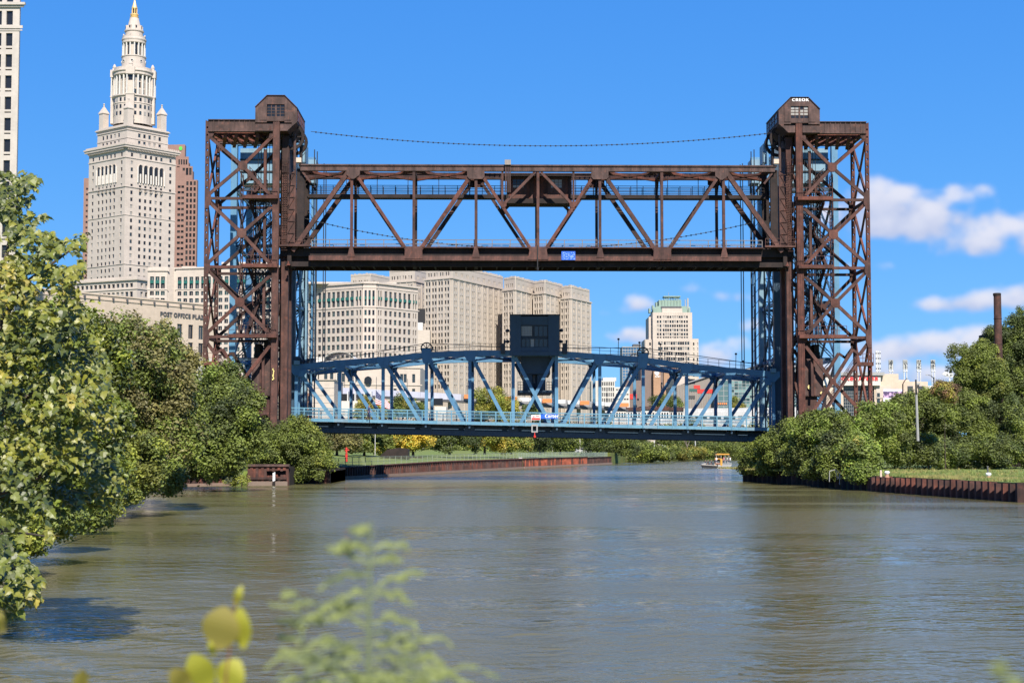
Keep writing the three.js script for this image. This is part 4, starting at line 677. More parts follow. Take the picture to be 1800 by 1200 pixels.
    // stair mast in the middle, ladders, ropes
    const st = mb(); for (const p of [437, 462]) for (const z of [-229, -231.5]) st.box(x(p) - 0.08, x(p) + 0.08, base, Y(330), z - 0.08, z + 0.08);
    for (let y = base; y < Y(335); y += 1.25) { st.bar(V(x(437), y, -229), V(x(462), y + 1.25, -229), 0.06, 0.09); st.bar(V(x(462), y, -229), V(x(437), y + 1.25, -229), 0.06, 0.07); st.bar(V(x(437), y, -229), V(x(437), y + 1.25, -231.5), 0.06, 0.07, V(1, 0, 0)); st.bar(V(x(462), y, -231.5), V(x(462), y + 1.25, -229), 0.06, 0.07, V(1, 0, 0)); }
    st.build('stair_lattice', M.blueDeep, w);
    for (let k = 0; k < 7; k++) { const y0 = base + 3 + k * 5; stair(w, M.blueDeep, [x(k % 2 ? 462 : 438), y0], [x(k % 2 ? 438 : 462), y0 + 5], -230.3, 0.9); }
    const rp = mb(); for (const [p, z] of [[546, -226], [548.5, -227.5], [546.5, -237], [549, -238]]) rp.tube(V(x(p), Y(left ? 640 : 655), z), V(x(p), Y(258), z), 0.075, 6); rp.build('hoist_rope', M.blackSteel, w);
    mb().box(x(515), x(532), Y(295), Y(252), -239.4, -236.5).build('sheave_housing', M.bluePale, w); mb().box(x(521), x(529), Y(280), Y(247), -229.5, -226).build('sheave_housing', M.bluePale, w);
    const lw = mb(); for (let y = base; y < Y(262); y += 1.6) { lw.bar(V(x(514), y, -226), V(x(530), y + 1.6, -226), 0.07, 0.1); lw.bar(V(x(530), y, -238), V(x(514), y + 1.6, -238), 0.07, 0.1); lw.box(x(513), x(531), y - 0.05, y + 0.05, -226.1, -225.9); } lw.box(x(530) - 0.09, x(530) + 0.09, base, Y(262), -226.1, -225.9); lw.box(x(530) - 0.09, x(530) + 0.09, base, Y(262), -238.1, -237.9); lw.build('guide_lattice', M.blueDeep, w);
    mb().box(x(395), x(512), base - 1, Y(deck(left ? 500 : 1380) + 22), -241, -224.5).build('abutment', M.concrete, w);
    const ap = mb(); ap.box(x(300), x(508), Y(deck(left ? 500 : 1380) + 8), Y(deck(left ? 500 : 1380) + 2), -240.5, -223); ap.build('approach_deck', M.concrete, w);
    railing('railing', M.blueRail, w, V(x(310), Y(deck(left ? 500 : 1380)), -222.9), V(x(507), Y(deck(left ? 500 : 1380)), -222.9), 1.2, 2.2, 3, 0.09);
  }
}
// ---------------------------------------------------------------- the city behind: walls of piers and spandrels, with every window set back in its opening
const unitPane = (() => { const m = mb(); m.box(-0.5, 0.5, -0.5, 0.5, -0.03, 0.03); return m.geometry(); })();
const twinPane = (() => { const m = mb(); m.box(-0.5, -0.04, -0.5, 0.5, -0.03, 0.03); m.box(0.04, 0.5, -0.5, 0.5, -0.03, 0.03); return m.geometry(); })();
class Bld {
  constructor(name, label, cat, base, seed = 1, group) { this.t = thing(name, label, cat, [base.x, base.y, base.z], group); this.w = []; this.R = rng(seed * 101 + 7); this.mats = [M.glassDark, M.glassDark, M.glassDark, M.glassBlue, M.glassBlue, M.glassBlind]; }
  // one face from A to B (left to right seen from outside), openings cols [u0, u1] in metres and rows [y0, y1]
  face(name, mat, A, B, y0, y1, cols, rows, rec = 0.4, opt = {}) {
    const u = V(B.x - A.x, 0, B.z - A.z), L = u.length(); u.normalize(); const n = V(0, 0, 0).crossVectors(u, V(0, 1, 0)), m = mb();
    const blk = (a, b, c, d, e0 = 0.0, e1 = rec) => { if (b - a < 0.005 || d - c < 0.005) return; const P = (q, y, e) => V(A.x + u.x * q + n.x * e, y, A.z + u.z * q + n.z * e); m.hexa([P(a, c, e1), P(b, c, e1), P(b, c, e0), P(a, c, e0), P(a, d, e1), P(b, d, e1), P(b, d, e0), P(a, d, e0)]); };
    let q = 0; const ends = [...cols, [L + (opt.ext ?? rec), 0]];
    for (const [a] of ends) { const k = ends.findIndex((e) => e[0] === a); blk(q, a, y0, y1); q = ends[k][1]; }
    rows = rows.slice().sort((a, b) => a[0] - b[0]);
    for (const [a, b] of cols) { let y = y0; for (const [c, d] of rows) { blk(a, b, y, c, 0, rec - (opt.spandrel || 0)); y = d; } blk(a, b, y, y1, 0, rec - (opt.spandrel || 0)); }
    for (const [y, h, e] of opt.bands || []) blk(-e, L + rec + e, y, y + h, rec + 0.002, rec + e);
    const o = m.build(name, mat, opt.parent || this.t);
    if (opt.noglass) return o;
    for (const [c, d] of rows) for (const [a, b] of cols) this.w.push({ p: V(A.x + u.x * (a + b) / 2 + n.x * 0.06, (c + d) / 2, A.z + u.z * (a + b) / 2 + n.z * 0.06), u, n, w: b - a, h: d - c, twin: opt.twin, mat: opt.glass });
    return o;
  }
  windows(max = 290) {
    const B = rootOf(this.t); this.w.sort((a, b) => b.w * b.h - a.w * a.h || b.p.y - a.p.y);
    const rest = new Map();
    this.w.forEach((k, i) => {
      const mat = k.mat || this.mats[Math.floor(this.R() * this.mats.length)], q = new THREE.Matrix4().makeBasis(k.u.clone().multiplyScalar(k.w), V(0, k.h, 0), k.n).setPosition(k.p.clone().sub(B));
      if (i < max) { const o = mesh('window', k.twin ? twinPane : unitPane, mat, this.t); o.matrix.copy(q); o.matrix.decompose(o.position, o.quaternion, o.scale); }
      else { const key = k.twin ? mat.uuid + 't' : mat.uuid; if (!rest.has(key)) rest.set(key, [mat, k.twin, []]); rest.get(key)[2].push(q); }
    });
    for (const [mat, twin, list] of rest.values()) { const o = new THREE.InstancedMesh(twin ? twinPane : unitPane, mat, list.length); list.forEach((q, i) => o.setMatrixAt(i, q)); o.name = 'window_rows'; o.userData.kind = 'stuff'; this.t.add(o); }
    return this.t;
  }
}
const even = (L, n, w, m0 = 0, m1 = m0) => Array.from({ length: n }, (_, i) => { const c = m0 + (L - m0 - m1) * (i + 0.5) / n; return [c - w / 2, c + w / 2]; });
const pairs = (L, n, w, gap, m0 = 0, m1 = m0) => even(L, n, gap, m0, m1).flatMap(([a, b]) => { const c = (a + b) / 2; return [[c - gap / 2 - w, c - gap / 2], [c + gap / 2, c + gap / 2 + w]]; });
const rowsPx = (D, y0, step, n, h) => Array.from({ length: n }, (_, i) => [wy(y0 + i * step + h, D), wy(y0 + i * step, D)]);
const XZ = (p, e, l) => V(p.x + e[0] * l, p.y, p.z + e[1] * l);
const GROUND = 1.7;

// tall pale building cut by the left edge of the frame
{
  const D = 450, A = at(-330, 300, D), c = at(35.5, 0, D), b = new Bld('courthouse_tower', 'pale grey office tower cut off by the left edge of the photo', 'building', V(A.x, GROUND, -D - 5), 1);
  const L = c.x - A.x, K = D / FOCAL, top = wy(-60, D), P0 = V(A.x, 0, -D), P1 = V(c.x, 0, -D);
  const rb = at(30, 300, D + 42); mb().plan([[P0.x, -D], [P1.x, -D], [Math.min(P1.x, rb.x), -D - 42], [P0.x, -D - 42]], GROUND, top).build('wall_core', M.grayStone, b.t);
  const cols = []; for (let i = 0; i < 16; i++) { const r = L - (12 + i * 19.6) * K; cols.push([r - 11.5 * K, r]); } cols.reverse();
  const rows = [], slit = []; for (let i = 0; i < 16; i++) { const y = 59 + i * 37.2; rows.push([wy(y + 22.5, D), wy(y, D)]); rows.push([wy(y + 28.5, D), wy(y + 26.2, D)]); }
  rows.push([wy(44.5, D), wy(20, D)]); rows.push([wy(4, D), wy(-12, D)]);
  b.mats = [M.glassDark, M.glassDark, M.glassDark]; const pale = stoneM(0.5, 0.45, 0.4, 18);
  b.face('wall', pale, P0, P1, GROUND, top, cols, rows, 0.7, { ext: 0, bands: [[wy(14, D), 0.5, 0.5], [wy(10.5, D), 0.7, 1.0], [wy(51, D), 0.8, 0.3], [wy(55, D), 0.3, 0.2]] });
  b.windows(280);
}

// the ornate stone skyscraper with its spire
{
  const D = 895, C = at(220, 300, D), ph = 40.2 * Math.PI / 180, eL = [-Math.cos(ph), -Math.sin(ph)], eR = [Math.sin(ph), -Math.cos(ph)], L = 33.9, Y = (p) => wy(p, D);
  const b = new Bld('skyscraper', 'tall ornate pale stone skyscraper with a stepped top and golden spire', 'building', V(C.x, GROUND, C.z), 2), t = b.t, st = M.limePink;
  const corner = (inset) => V(C.x + (eL[0] + eR[0]) * inset, 0, C.z + (eL[1] + eR[1]) * inset), mid = corner(L / 2);
  const ring = (inset) => { const p = corner(inset), l = L - 2 * inset, a = XZ(p, eL, l), c = XZ(p, eR, l), d = XZ(c, eL, l); return [a, p, c, d].map((q) => [q.x, q.z]); };
  const slab = (name, inset, y0, y1, mat = st, parent = t) => mb().plan(ring(inset), y0, y1).build(name, mat, parent);
  // shaft
  slab('shaft', 0, GROUND, Y(257));
  const rowsAll = [267, 281, 293, 305, 321.5].map((y) => [Y(y + 6.4), Y(y)]).concat(rowsPx(D, 333.5, 12.35, 14, 6.4)), rowsMid = [[Y(273.6), Y(267.2)], [Y(330), Y(322)]].concat(rowsPx(D, 333.5, 12.35, 14, 6.4));
  const cw = 1.6, bands = [[Y(276.5), 0.5, 0.35], [Y(327.8), 0.6, 0.4], [Y(377.5), 0.35, 0.25], [Y(464), 0.4, 0.3]];
  for (const [A, B] of [[XZ(corner(0), eL, L), corner(0)], [corner(0), XZ(corner(0), eR, L)]]) {
    const u = V(B.x - A.x, 0, B.z - A.z).normalize(), at2 = (q) => V(A.x + u.x * q, 0, A.z + u.z * q);
    b.face('wall', st, A, at2(7.2), GROUND, Y(257), [[3.2, 3.2 + cw]], rowsAll, 0.4, { ext: 0 });
    b.face('wall', st, at2(7.2), at2(26.9), GROUND, Y(257), even(19.7, 5, cw, 0.8), rowsMid, 0.4, { ext: 0, noglass: false });
    b.face('wall', st, at2(26.9), B, GROUND, Y(257), [[3.0, 3.0 + cw]], rowsAll, 0.4, {});
    const bd = mb(), n = V(0, 0, 0).crossVectors(u, V(0, 1, 0)), P = (q, y, e) => V(A.x + u.x * q + n.x * e, y, A.z + u.z * q + n.z * e);
    for (const [y, h, e] of bands) bd.hexa([P(-e, y, 0.402 + e), P(L + 0.4 + e, y, 0.402 + e), P(L + 0.4 + e, y, 0.402), P(-e, y, 0.402), P(-e, y + h, 0.402 + e), P(L + 0.4 + e, y + h, 0.402 + e), P(L + 0.4 + e, y + h, 0.402), P(-e, y + h, 0.402)]); bd.build('band_course', st, t);
    // arcade of five tall arches
    even(19.7, 5, 2.3, 0.8).forEach(([a, c], i) => {
      const q = 7.2 + (a + c) / 2, r = 1.15, y0 = Y(318), y1 = Y(290), pts = [[-r, y0], [r, y0], [r, y1]]; for (let k = 1; k < 8; k++) pts.push([r * Math.cos(k / 8 * Math.PI), y1 + r * Math.sin(k / 8 * Math.PI)]); pts.push([-r, y1]);
      const mm = mb().prism(pts, 0.405, 0.46); mm.map((x, y, z) => { const p = P(q + x, y, z); return [p.x, p.y, p.z]; }); mm.build('arched_window', M.glassDark, t);
      const hood = mb(); for (let k = 0; k < 8; k++) { const f = (j) => P(q + 1.55 * Math.cos(j / 8 * Math.PI), y1 + 1.55 * Math.sin(j / 8 * Math.PI), 0.55); hood.bar(f(k), f(k + 1), 0.36, 0.5, n); } hood.build('arch', st, t);
      const cl = mb(); cl.tube(P(q - 1.95, y0, 0.75), P(q - 1.95, y1, 0.75), 0.42, 8); if (i === 4) cl.tube(P(q + 1.95, y0, 0.75), P(q + 1.95, y1, 0.75), 0.42, 8); cl.tube(P(q, y0, 0.5), P(q, Y(302), 0.5), 0.55, 6); cl.build('column', M.limeWhite, t);
      for (let k = 0; k < 1; k++) { const br = mb(); br.hexa([P(q - 0.35, Y(333.8), 0.9), P(q + 0.35, Y(333.8), 0.9), P(q + 0.35, Y(333.8), 0.41), P(q - 0.35, Y(333.8), 0.41), P(q - 0.9, Y(330.5), 1.2), P(q + 0.9, Y(330.5), 1.2), P(q + 0.9, Y(330.5), 0.41), P(q - 0.9, Y(330.5), 0.41)]); br.build('bracket', st, t); }
    });
    // dentils below the cornice
    const dn = mb(); for (let q = 0.4; q < L; q += 1.05) dn.hexa([P(q, Y(262.5), 1.5), P(q + 0.5, Y(262.5), 1.5), P(q + 0.5, Y(262.5), 0.41), P(q, Y(262.5), 0.41), P(q, Y(258.7), 1.9), P(q + 0.5, Y(258.7), 1.9), P(q + 0.5, Y(258.7), 0.41), P(q, Y(258.7), 0.41)]); dn.build('dentil_course', st, t);
    const bl = mb(); for (let q = -1.2; q < L + 1.4; q += 1.5) bl.hexa([P(q, Y(252.5), 1.9), P(q + 0.8, Y(252.5), 1.9), P(q + 0.8, Y(252.5), 1.3), P(q, Y(252.5), 1.3), P(q, Y(249.8), 1.9), P(q + 0.8, Y(249.8), 1.9), P(q + 0.8, Y(249.8), 1.3), P(q, Y(249.8), 1.3)]); bl.build('cresting', st, t);
  }
  slab('cornice', -2.1, Y(258.7), Y(255)); slab('cornice', -2.5, Y(255), Y(252.5)); slab('cornice', 1.5, Y(252.5), Y(251.5));
  // second tier
  slab('tier', 3.2, Y(251.5), Y(221));
  for (const s of [0, 1]) {
    const p = corner(3.2), l = L - 6.4, A = s ? p : XZ(p, eL, l), B = s ? XZ(p, eR, l) : p;
    b.face('wall', st, A, B, Y(251.5), Y(221), even(l, 5, 1.75, s ? 6.2 : 3.6, s ? 3.6 : 5.5), [[Y(248.5), Y(241.5)], [Y(235.5), Y(228.5)]], 0.4, { bands: [[Y(239.4), 0.35, 0.25], [Y(225), 0.5, 0.4]] });
  }
  slab('cornice', 2.4, Y(221), Y(216)); slab('cornice', 1.9, Y(219), Y(217.5)); slab('cornice', 3.6, Y(216), Y(213));
  // corner turrets
  for (const [i, j] of [[0, 0], [1, 0], [0, 1]]) {
    const e = 5.4, l = L - 2 * e, q = corner(e), x = q.x + eL[0] * l * i + eR[0] * l * j, z = q.z + eL[1] * l * i + eR[1] * l * j, yb = Y(215), f = (r) => [[x + eL[0] * r + eR[0] * r, z + eL[1] * r + eR[1] * r], [x + eL[0] * r - eR[0] * r, z + eL[1] * r - eR[1] * r], [x - eL[0] * r - eR[0] * r, z - eL[1] * r - eR[1] * r], [x - eL[0] * r + eR[0] * r, z - eL[1] * r + eR[1] * r]];
    const up = 9.2, m = mb().plan(f(1.9), yb, yb + up); m.plan(f(2.25), yb + up, yb + up + 0.5); const base = f(2.2); for (let k = 0; k < 4; k++) { const a = base[k], c = base[(k + 1) % 4]; m.tri(V(a[0], yb + up + 0.5, a[1]), V(c[0], yb + up + 0.5, c[1]), V(x, yb + up + 5.0, z)); } m.lathe(x, z, [[0.5, yb + up + 4.3], [0.35, yb + up + 5.2], [0.62, yb + up + 5.8], [0, yb + up + 6.4]], 8); m.build('turret', st, t);
  }
  // round stages
  const cx = mid.x, cz = mid.z, Dm = -cz, Z = (p) => wy(p, Dm), front = Math.atan2(C.z - cz, C.x - cx);
  const drum = (name, prof, mat = st, n = 32) => mb().lathe(cx, cz, prof, n).build(name, mat, t);
  drum('drum', [[11.1, Z(222)], [11.1, Z(176)]]); drum('cornice', [[11.1, Z(176)], [11.9, Z(174)], [11.9, Z(172)], [10.6, Z(171)]]); drum('drum', [[9.3, Z(173)], [9.3, Z(131)]], st);
  drum('entablature', [[10.2, Z(138)], [11.4, Z(136)], [11.4, Z(132)], [12.0, Z(130.5)], [12.0, Z(128.5)], [10.9, Z(127)], [10.9, Z(123)], [6.5, Z(122)]]);
  for (let i = 0; i < 24; i++) {
    const a = front + (i + 0.5) / 24 * 6.28318, co = Math.cos(a), si = Math.sin(a);
    mb().tube(V(cx + co * 10.5, Z(172), cz + si * 10.5), V(cx + co * 10.5, Z(137), cz + si * 10.5), 0.62, 7, 0.52).build('column', M.limeWhite, t);
    const a2 = front + i / 24 * 6.28318, c2 = Math.cos(a2), s2 = Math.sin(a2), uu = V(-s2, 0, c2).negate(), nn = V(c2, 0, s2);
    for (const [y0, y1, r] of [[147, 138.5, 9.34], [159, 149, 9.34], [169.5, 161.5, 9.34], [184, 177.5, 11.13], [196, 189.5, 11.13], [207.5, 201, 11.13]]) if (i % 6 && s2 > -0.3) b.w.push({ p: V(cx + c2 * r, (Z(y0) + Z(y1)) / 2, cz + s2 * r), u: uu, n: nn, w: 1.3, h: Z(y1) - Z(y0) });
  }
  drum('cornice', [[11.1, Z(187)], [11.35, Z(186.6)], [11.35, Z(185.6)], [11.1, Z(185)]]);
  for (let k = 0; k < 4; k++) {                                          // four projecting bays towards the corners
    const a = front + k * Math.PI / 2, co = Math.cos(a), si = Math.sin(a), f = (r0, r1, w) => [[cx + co * r0 - si * w, cz + si * r0 + co * w], [cx + co * r1 - si * w, cz + si * r1 + co * w], [cx + co * r1 + si * w, cz + si * r1 - co * w], [cx + co * r0 + si * w, cz + si * r0 - co * w]];
    const m = mb(); m.plan(f(9, 12.4, 2.35), Z(219), Z(173)); m.plan(f(9, 12.7, 2.6), Z(173), Z(171)); m.plan(f(9, 11.2, 1.9), Z(171), Z(138)); m.plan(f(9, 12.8, 2.5), Z(138), Z(125)); m.plan(f(9, 11.8, 1.0), Z(125), Z(121)); m.lathe(cx + co * 10.8, cz + si * 10.8, [[0.9, Z(121)], [1.15, Z(119)], [0.55, Z(115)], [0, Z(113)]], 8); m.build('corner_bay', st, t);
    for (const q of [-1.85, 1.85]) mb().tube(V(cx + co * 12.1 - si * q, Z(171), cz + si * 12.1 + co * q), V(cx + co * 12.1 - si * q, Z(138), cz + si * 12.1 + co * q), 0.5, 7, 0.42).build('column', M.limeWhite, t);
    mb().plan(f(11.22, 11.3, 1.2), Z(148), Z(139)).build('window', M.glassDark, t);
  }
  drum('drum', [[6.75, Z(124)], [6.75, Z(103)]]); drum('cornice', [[6.75, Z(103)], [7.1, Z(102)], [7.1, Z(100.5)], [6.2, Z(100)]]); drum('drum', [[5.3, Z(101)], [5.3, Z(73)]]); drum('entablature', [[6.1, Z(78.5)], [6.7, Z(77.5)], [6.7, Z(74)], [7.0, Z(72)], [7.0, Z(70)], [6.6, Z(69)], [6.6, Z(65.5)], [5.1, Z(65)]]);
  for (let i = 0; i < 16; i++) { const a = front + (i + 0.5) / 16 * 6.28318, co = Math.cos(a), si = Math.sin(a); mb().tube(V(cx + co * 6.2, Z(100.4), cz + si * 6.2), V(cx + co * 6.2, Z(78), cz + si * 6.2), 0.5, 7, 0.42).build('column', M.limeWhite, t); const a2 = front + i / 16 * 6.28318, c2 = Math.cos(a2), s2 = Math.sin(a2); if (i % 4 && s2 > -0.3) b.w.push({ p: V(cx + c2 * 5.34, (Z(98.5) + Z(79)) / 2, cz + s2 * 5.34), u: V(s2, 0, -c2), n: V(c2, 0, s2), w: 1.25, h: Z(79) - Z(98.5), mat: M.glassDark }); if (i % 2 === 0) { const m = mb(); m.tube(V(cx + c2 * 6.7, Z(110), cz + s2 * 6.7), V(cx + c2 * 6.95, Z(110), cz + s2 * 6.95), 0.95, 12); m.build('round_window', M.limeWhite, t); mb().tube(V(cx + c2 * 6.9, Z(110), cz + s2 * 6.9), V(cx + c2 * 7.0, Z(110), cz + s2 * 7.0), 0.55, 12).build('round_window', M.glassDark, t); mb().box(cx + co * 6.4 - 0.3, cx + co * 6.4 + 0.3, Z(65.5), Z(62.8), cz + si * 6.4 - 0.3, cz + si * 6.4 + 0.3).build('finial', st, t); } }
  drum('drum', [[5.0, Z(66)], [5.0, Z(58)], [5.5, Z(56.5)], [5.5, Z(54.5)], [4.6, Z(54)]]);
  drum('spire', [[4.5, Z(54.5)], [3.7, Z(47)], [2.5, Z(32)]], st, 16);
  for (let i = 0; i < 8; i++) { const a = front + (i + 0.5) / 8 * 6.28318, co = Math.cos(a), si = Math.sin(a); const m = mb(); m.plan([[cx + co * 4.9 - si * 0.6, cz + si * 4.9 + co * 0.6], [cx + co * 4.9 + si * 0.6, cz + si * 4.9 - co * 0.6], [cx + co * 3.0 + si * 0.6, cz + si * 3.0 - co * 0.6], [cx + co * 3.0 - si * 0.6, cz + si * 3.0 + co * 0.6]], Z(54), Z(46)); m.build('dormer', st, t); b.w.push({ p: V(cx + co * 4.95, Z(49.5), cz + si * 4.95), u: V(si, 0, -co), n: V(co, 0, si), w: 0.75, h: 1.5, mat: M.glassDark }); }
  drum('lantern', [[2.5, Z(32)], [2.7, Z(30.5)], [2.0, Z(29.5)], [2.4, Z(26.5)], [2.4, Z(25)], [1.35, Z(24.5)]], M.gold, 12); drum('lantern', [[0.9, Z(25)], [0.9, Z(15)]], M.black, 8);
  for (let i = 0; i < 6; i++) { const a = i / 6 * 6.283 + 0.2; mb().tube(V(cx + Math.cos(a) * 1.45, Z(25), cz + Math.sin(a) * 1.45), V(cx + Math.cos(a) * 1.45, Z(15.5), cz + Math.sin(a) * 1.45), 0.34, 6).build('lantern_post', M.gold, t); }
  drum('spire_tip', [[1.5, Z(16)], [1.75, Z(14.8)], [1.75, Z(13.8)], [1.5, Z(13)], [0.4, Z(1.5)], [0.35, Z(-3)], [0, Z(-9)]], M.gold, 12);
  b.windows(295);
}
// pink granite tower behind it
{
  const D = 1000, b = new Bld('granite_tower', 'stepped pink granite office tower behind the ornate skyscraper, with a green emblem', 'building', V(at(240, 400, D).x, GROUND, -D - 20), 3), Y = (p) => wy(p, D), X = (p) => wx(p, D, 380), t = b.t; b.mats = [M.glassDark, M.glassDark, M.black];
  const box = (a, c, top, z0, z1) => mb().box(X(a), X(c), GROUND, Y(top), z0, z1).build('wall_core', M.granite, t);
  box(289, 320, 252, -D - 9, -D - 4); box(300, 329.3, 285, -D - 6, -D - 1); box(289, 336.8, 300, -D - 5, -D - 0.5); box(324, 345, 316, -D - 4, -D);
  b.face('wall', M.granite, V(X(324), 0, -D), V(X(345.5), 0, -D), GROUND, Y(316), even(X(345.5) - X(324), 3, 1.35, 0.4), rowsPx(D, 319, 10.1, 34, 6.6), 0.4, { ext: 0 });
  b.face('wall', M.granite, V(X(302), 0, -D - 0.5), V(X(323.8), 0, -D - 0.5), GROUND, Y(300), [[3.2, 5.0], [5.5, 7.2]], rowsPx(D, 326, 9.85, 32, 4.2), 0.45, { ext: 0 });
  b.face('wall', M.granite, V(X(314), 0, -D - 0.48), V(X(337), 0, -D - 0.48), Y(315.9), Y(292), even(X(337) - X(314), 3, 1.5, 1.6, 0.4), [[Y(307.5), Y(295)]], 0.45, { ext: 0 });
  b.face('wall', M.granite, V(X(309), 0, -D - 0.9), V(X(329.5), 0, -D - 0.9), Y(291.9), Y(275), even(X(329.5) - X(309), 4, 0.9, 0.6), [[Y(289), Y(280)]], 0.45, { ext: 0 });
  mb().box(X(308), X(321), Y(276), Y(252), -D - 4, -D - 3.5).build('wall', M.granite, t);
  // green emblem of six rounded leaves on the top storey
  const em = mb(), ex = X(313.5), ey = Y(259), em2 = flat(0.08, 0.55, 0.06, 0.5); const pts = []; for (let i = 0; i < 24; i++) { const a = i / 24 * 6.283, r = 1.05 + 0.12 * Math.cos(6 * a); pts.push([ex + r * Math.cos(a), ey + r * Math.sin(a) * 1.15]); } em.prism(pts, -D - 3.5, -D - 3.2); em.build('emblem', em2, t);
  for (const [a, c, tp] of [[145.5, 157, 313]]) { mb().box(X(a), X(c + 40), GROUND, Y(tp), -D - 30, -D - 0.5).build('wall_core', M.granite, t); b.face('wall', M.granite, V(X(a), 0, -D - 0.5), V(X(157), 0, -D - 0.5), GROUND, Y(tp), [[1.5, 2.7]], rowsPx(D, 330, 9.75, 32, 3.6), 0.4, { ext: 0 }); }
  b.windows(290);
}
// classical block at its foot
{
  const D = 830, C = at(240, 500, D), ph = 0.5, eL = [-Math.cos(ph), -Math.sin(ph)], eR = [Math.sin(ph), -Math.cos(ph)], Y = (p) => wy(p, D), b = new Bld('classical_block', 'low classical stone block with a deep cornice at the foot of the skyscraper', 'building', V(C.x, GROUND, C.z), 4), t = b.t, st = M.limePink;
  const A = XZ(C, eL, 46), B = XZ(C, eR, 20), E = XZ(B, eL, 46), poly = [A, C, B, E].map((q) => [q.x, q.z]);
  mb().plan(poly, GROUND, Y(492)).build('wall_core', st, t);
  const big = (o) => { const f = (p, i, j) => [p.x + eL[0] * o * i + eR[0] * o * j, p.z + eL[1] * o * i + eR[1] * o * j]; return [f(A, 1, -1), f(C, -1, -1), f(B, -1, 1), f(E, 1, 1)]; };
  mb().plan(big(1.6), Y(492), Y(488.5)).build('cornice', st, t); mb().plan(big(0.9), Y(488.5), Y(485)).build('cornice', st, t);
  b.face('wall', st, A, C, GROUND, Y(492), even(46, 14, 2.0, 1.6), [[Y(540), Y(512)], [Y(504), Y(497)]], 0.7, { bands: [[Y(508), 0.6, 0.4]] });
  b.face('wall', st, C, B, GROUND, Y(492), even(20, 5, 1.9, 1.2), [[Y(520), Y(512)], [Y(536), Y(526)], [Y(504), Y(497)]], 0.7, { bands: [[Y(508), 0.6, 0.4]] });
  b.windows();
}
// pale block with green spandrels behind the post office
{
  const D = 720, b = new Bld('office_block', 'pale stone office block with dark green window bands, behind the left rusty tower', 'building', V(at(380, 500, D).x, GROUND, -D - 10), 5), Y = (p) => wy(p, D), X = (p) => wx(p, D, 500), t = b.t, st = M.limePink;
  const ch = [[X(259), -D], [X(294), -D], [X(303), -D + 0.01 - 2.5], [X(307), -D - 2.5], [X(492), -D + 6], [X(492), -D - 45], [X(259), -D - 45]];
  mb().plan(ch, GROUND, Y(469)).build('wall_core', st, t);
  const rows = [[Y(507), Y(497.5)], [Y(494), Y(486)], ...rowsPx(D, 511.5, 12.4, 12, 7.5)];
  b.mats = [M.glassTeal, M.glassDark, M.glassTeal, M.glassBlue];
  b.face('wall', st, V(ch[0][0], 0, ch[0][1]), V(ch[1][0], 0, ch[1][1]), GROUND, Y(476.5), even(X(294) - X(259), 3, 1.75, 0.8), rows, 0.45, { twin: 1, ext: 0, bands: [[Y(509.6), 0.35, 0.2], [Y(476.5), 0.7, 0.5]] });
  const L = Math.hypot(ch[4][0] - ch[3][0], ch[4][1] - ch[3][1]);
  b.face('wall', st, V(ch[3][0], 0, ch[3][1]), V(ch[4][0], 0, ch[4][1]), GROUND, Y(470), even(L, 17, 1.75, 0.4), rows, 0.45, { twin: 1, ext: 0, bands: [[Y(508.6), 0.35, 0.2], [Y(472), 0.7, 0.5]] });
  const sp = mb(); for (const [a, n, x0, x1, z0, z1] of [[0, 3, X(259), X(294), -D, -D], [0.4, 17, ch[3][0], ch[4][0], ch[3][1], ch[4][1]]]) for (const [u0, u1] of even(Math.hypot(x1 - x0, z1 - z0), n, 1.75, n === 3 ? 0.8 : 0.4)) { const w = Math.hypot(x1 - x0, z1 - z0), f = (u) => [lerp(x0, x1, u / w), lerp(z0, z1, u / w)]; const [p, q] = f(u0), [r, s] = f(u1); sp.hexa([V(p, Y(498), q + 0.62), V(r, Y(498), s + 0.62), V(r, Y(498), s + 0.452), V(p, Y(498), q + 0.452), V(p, Y(492.5), q + 0.62), V(r, Y(492.5), s + 0.62), V(r, Y(492.5), s + 0.452), V(p, Y(492.5), q + 0.452)]); } sp.build('green_spandrel', M.glassGreen, t, 'stuff');
  mb().box(X(312), X(338), Y(470), Y(464.5), -D - 30, -D - 8).build('penthouse', st, t); mb().box(X(380), X(470), Y(470), Y(455), -D - 40, -D - 12).build('penthouse', st, t);
  b.windows();
}
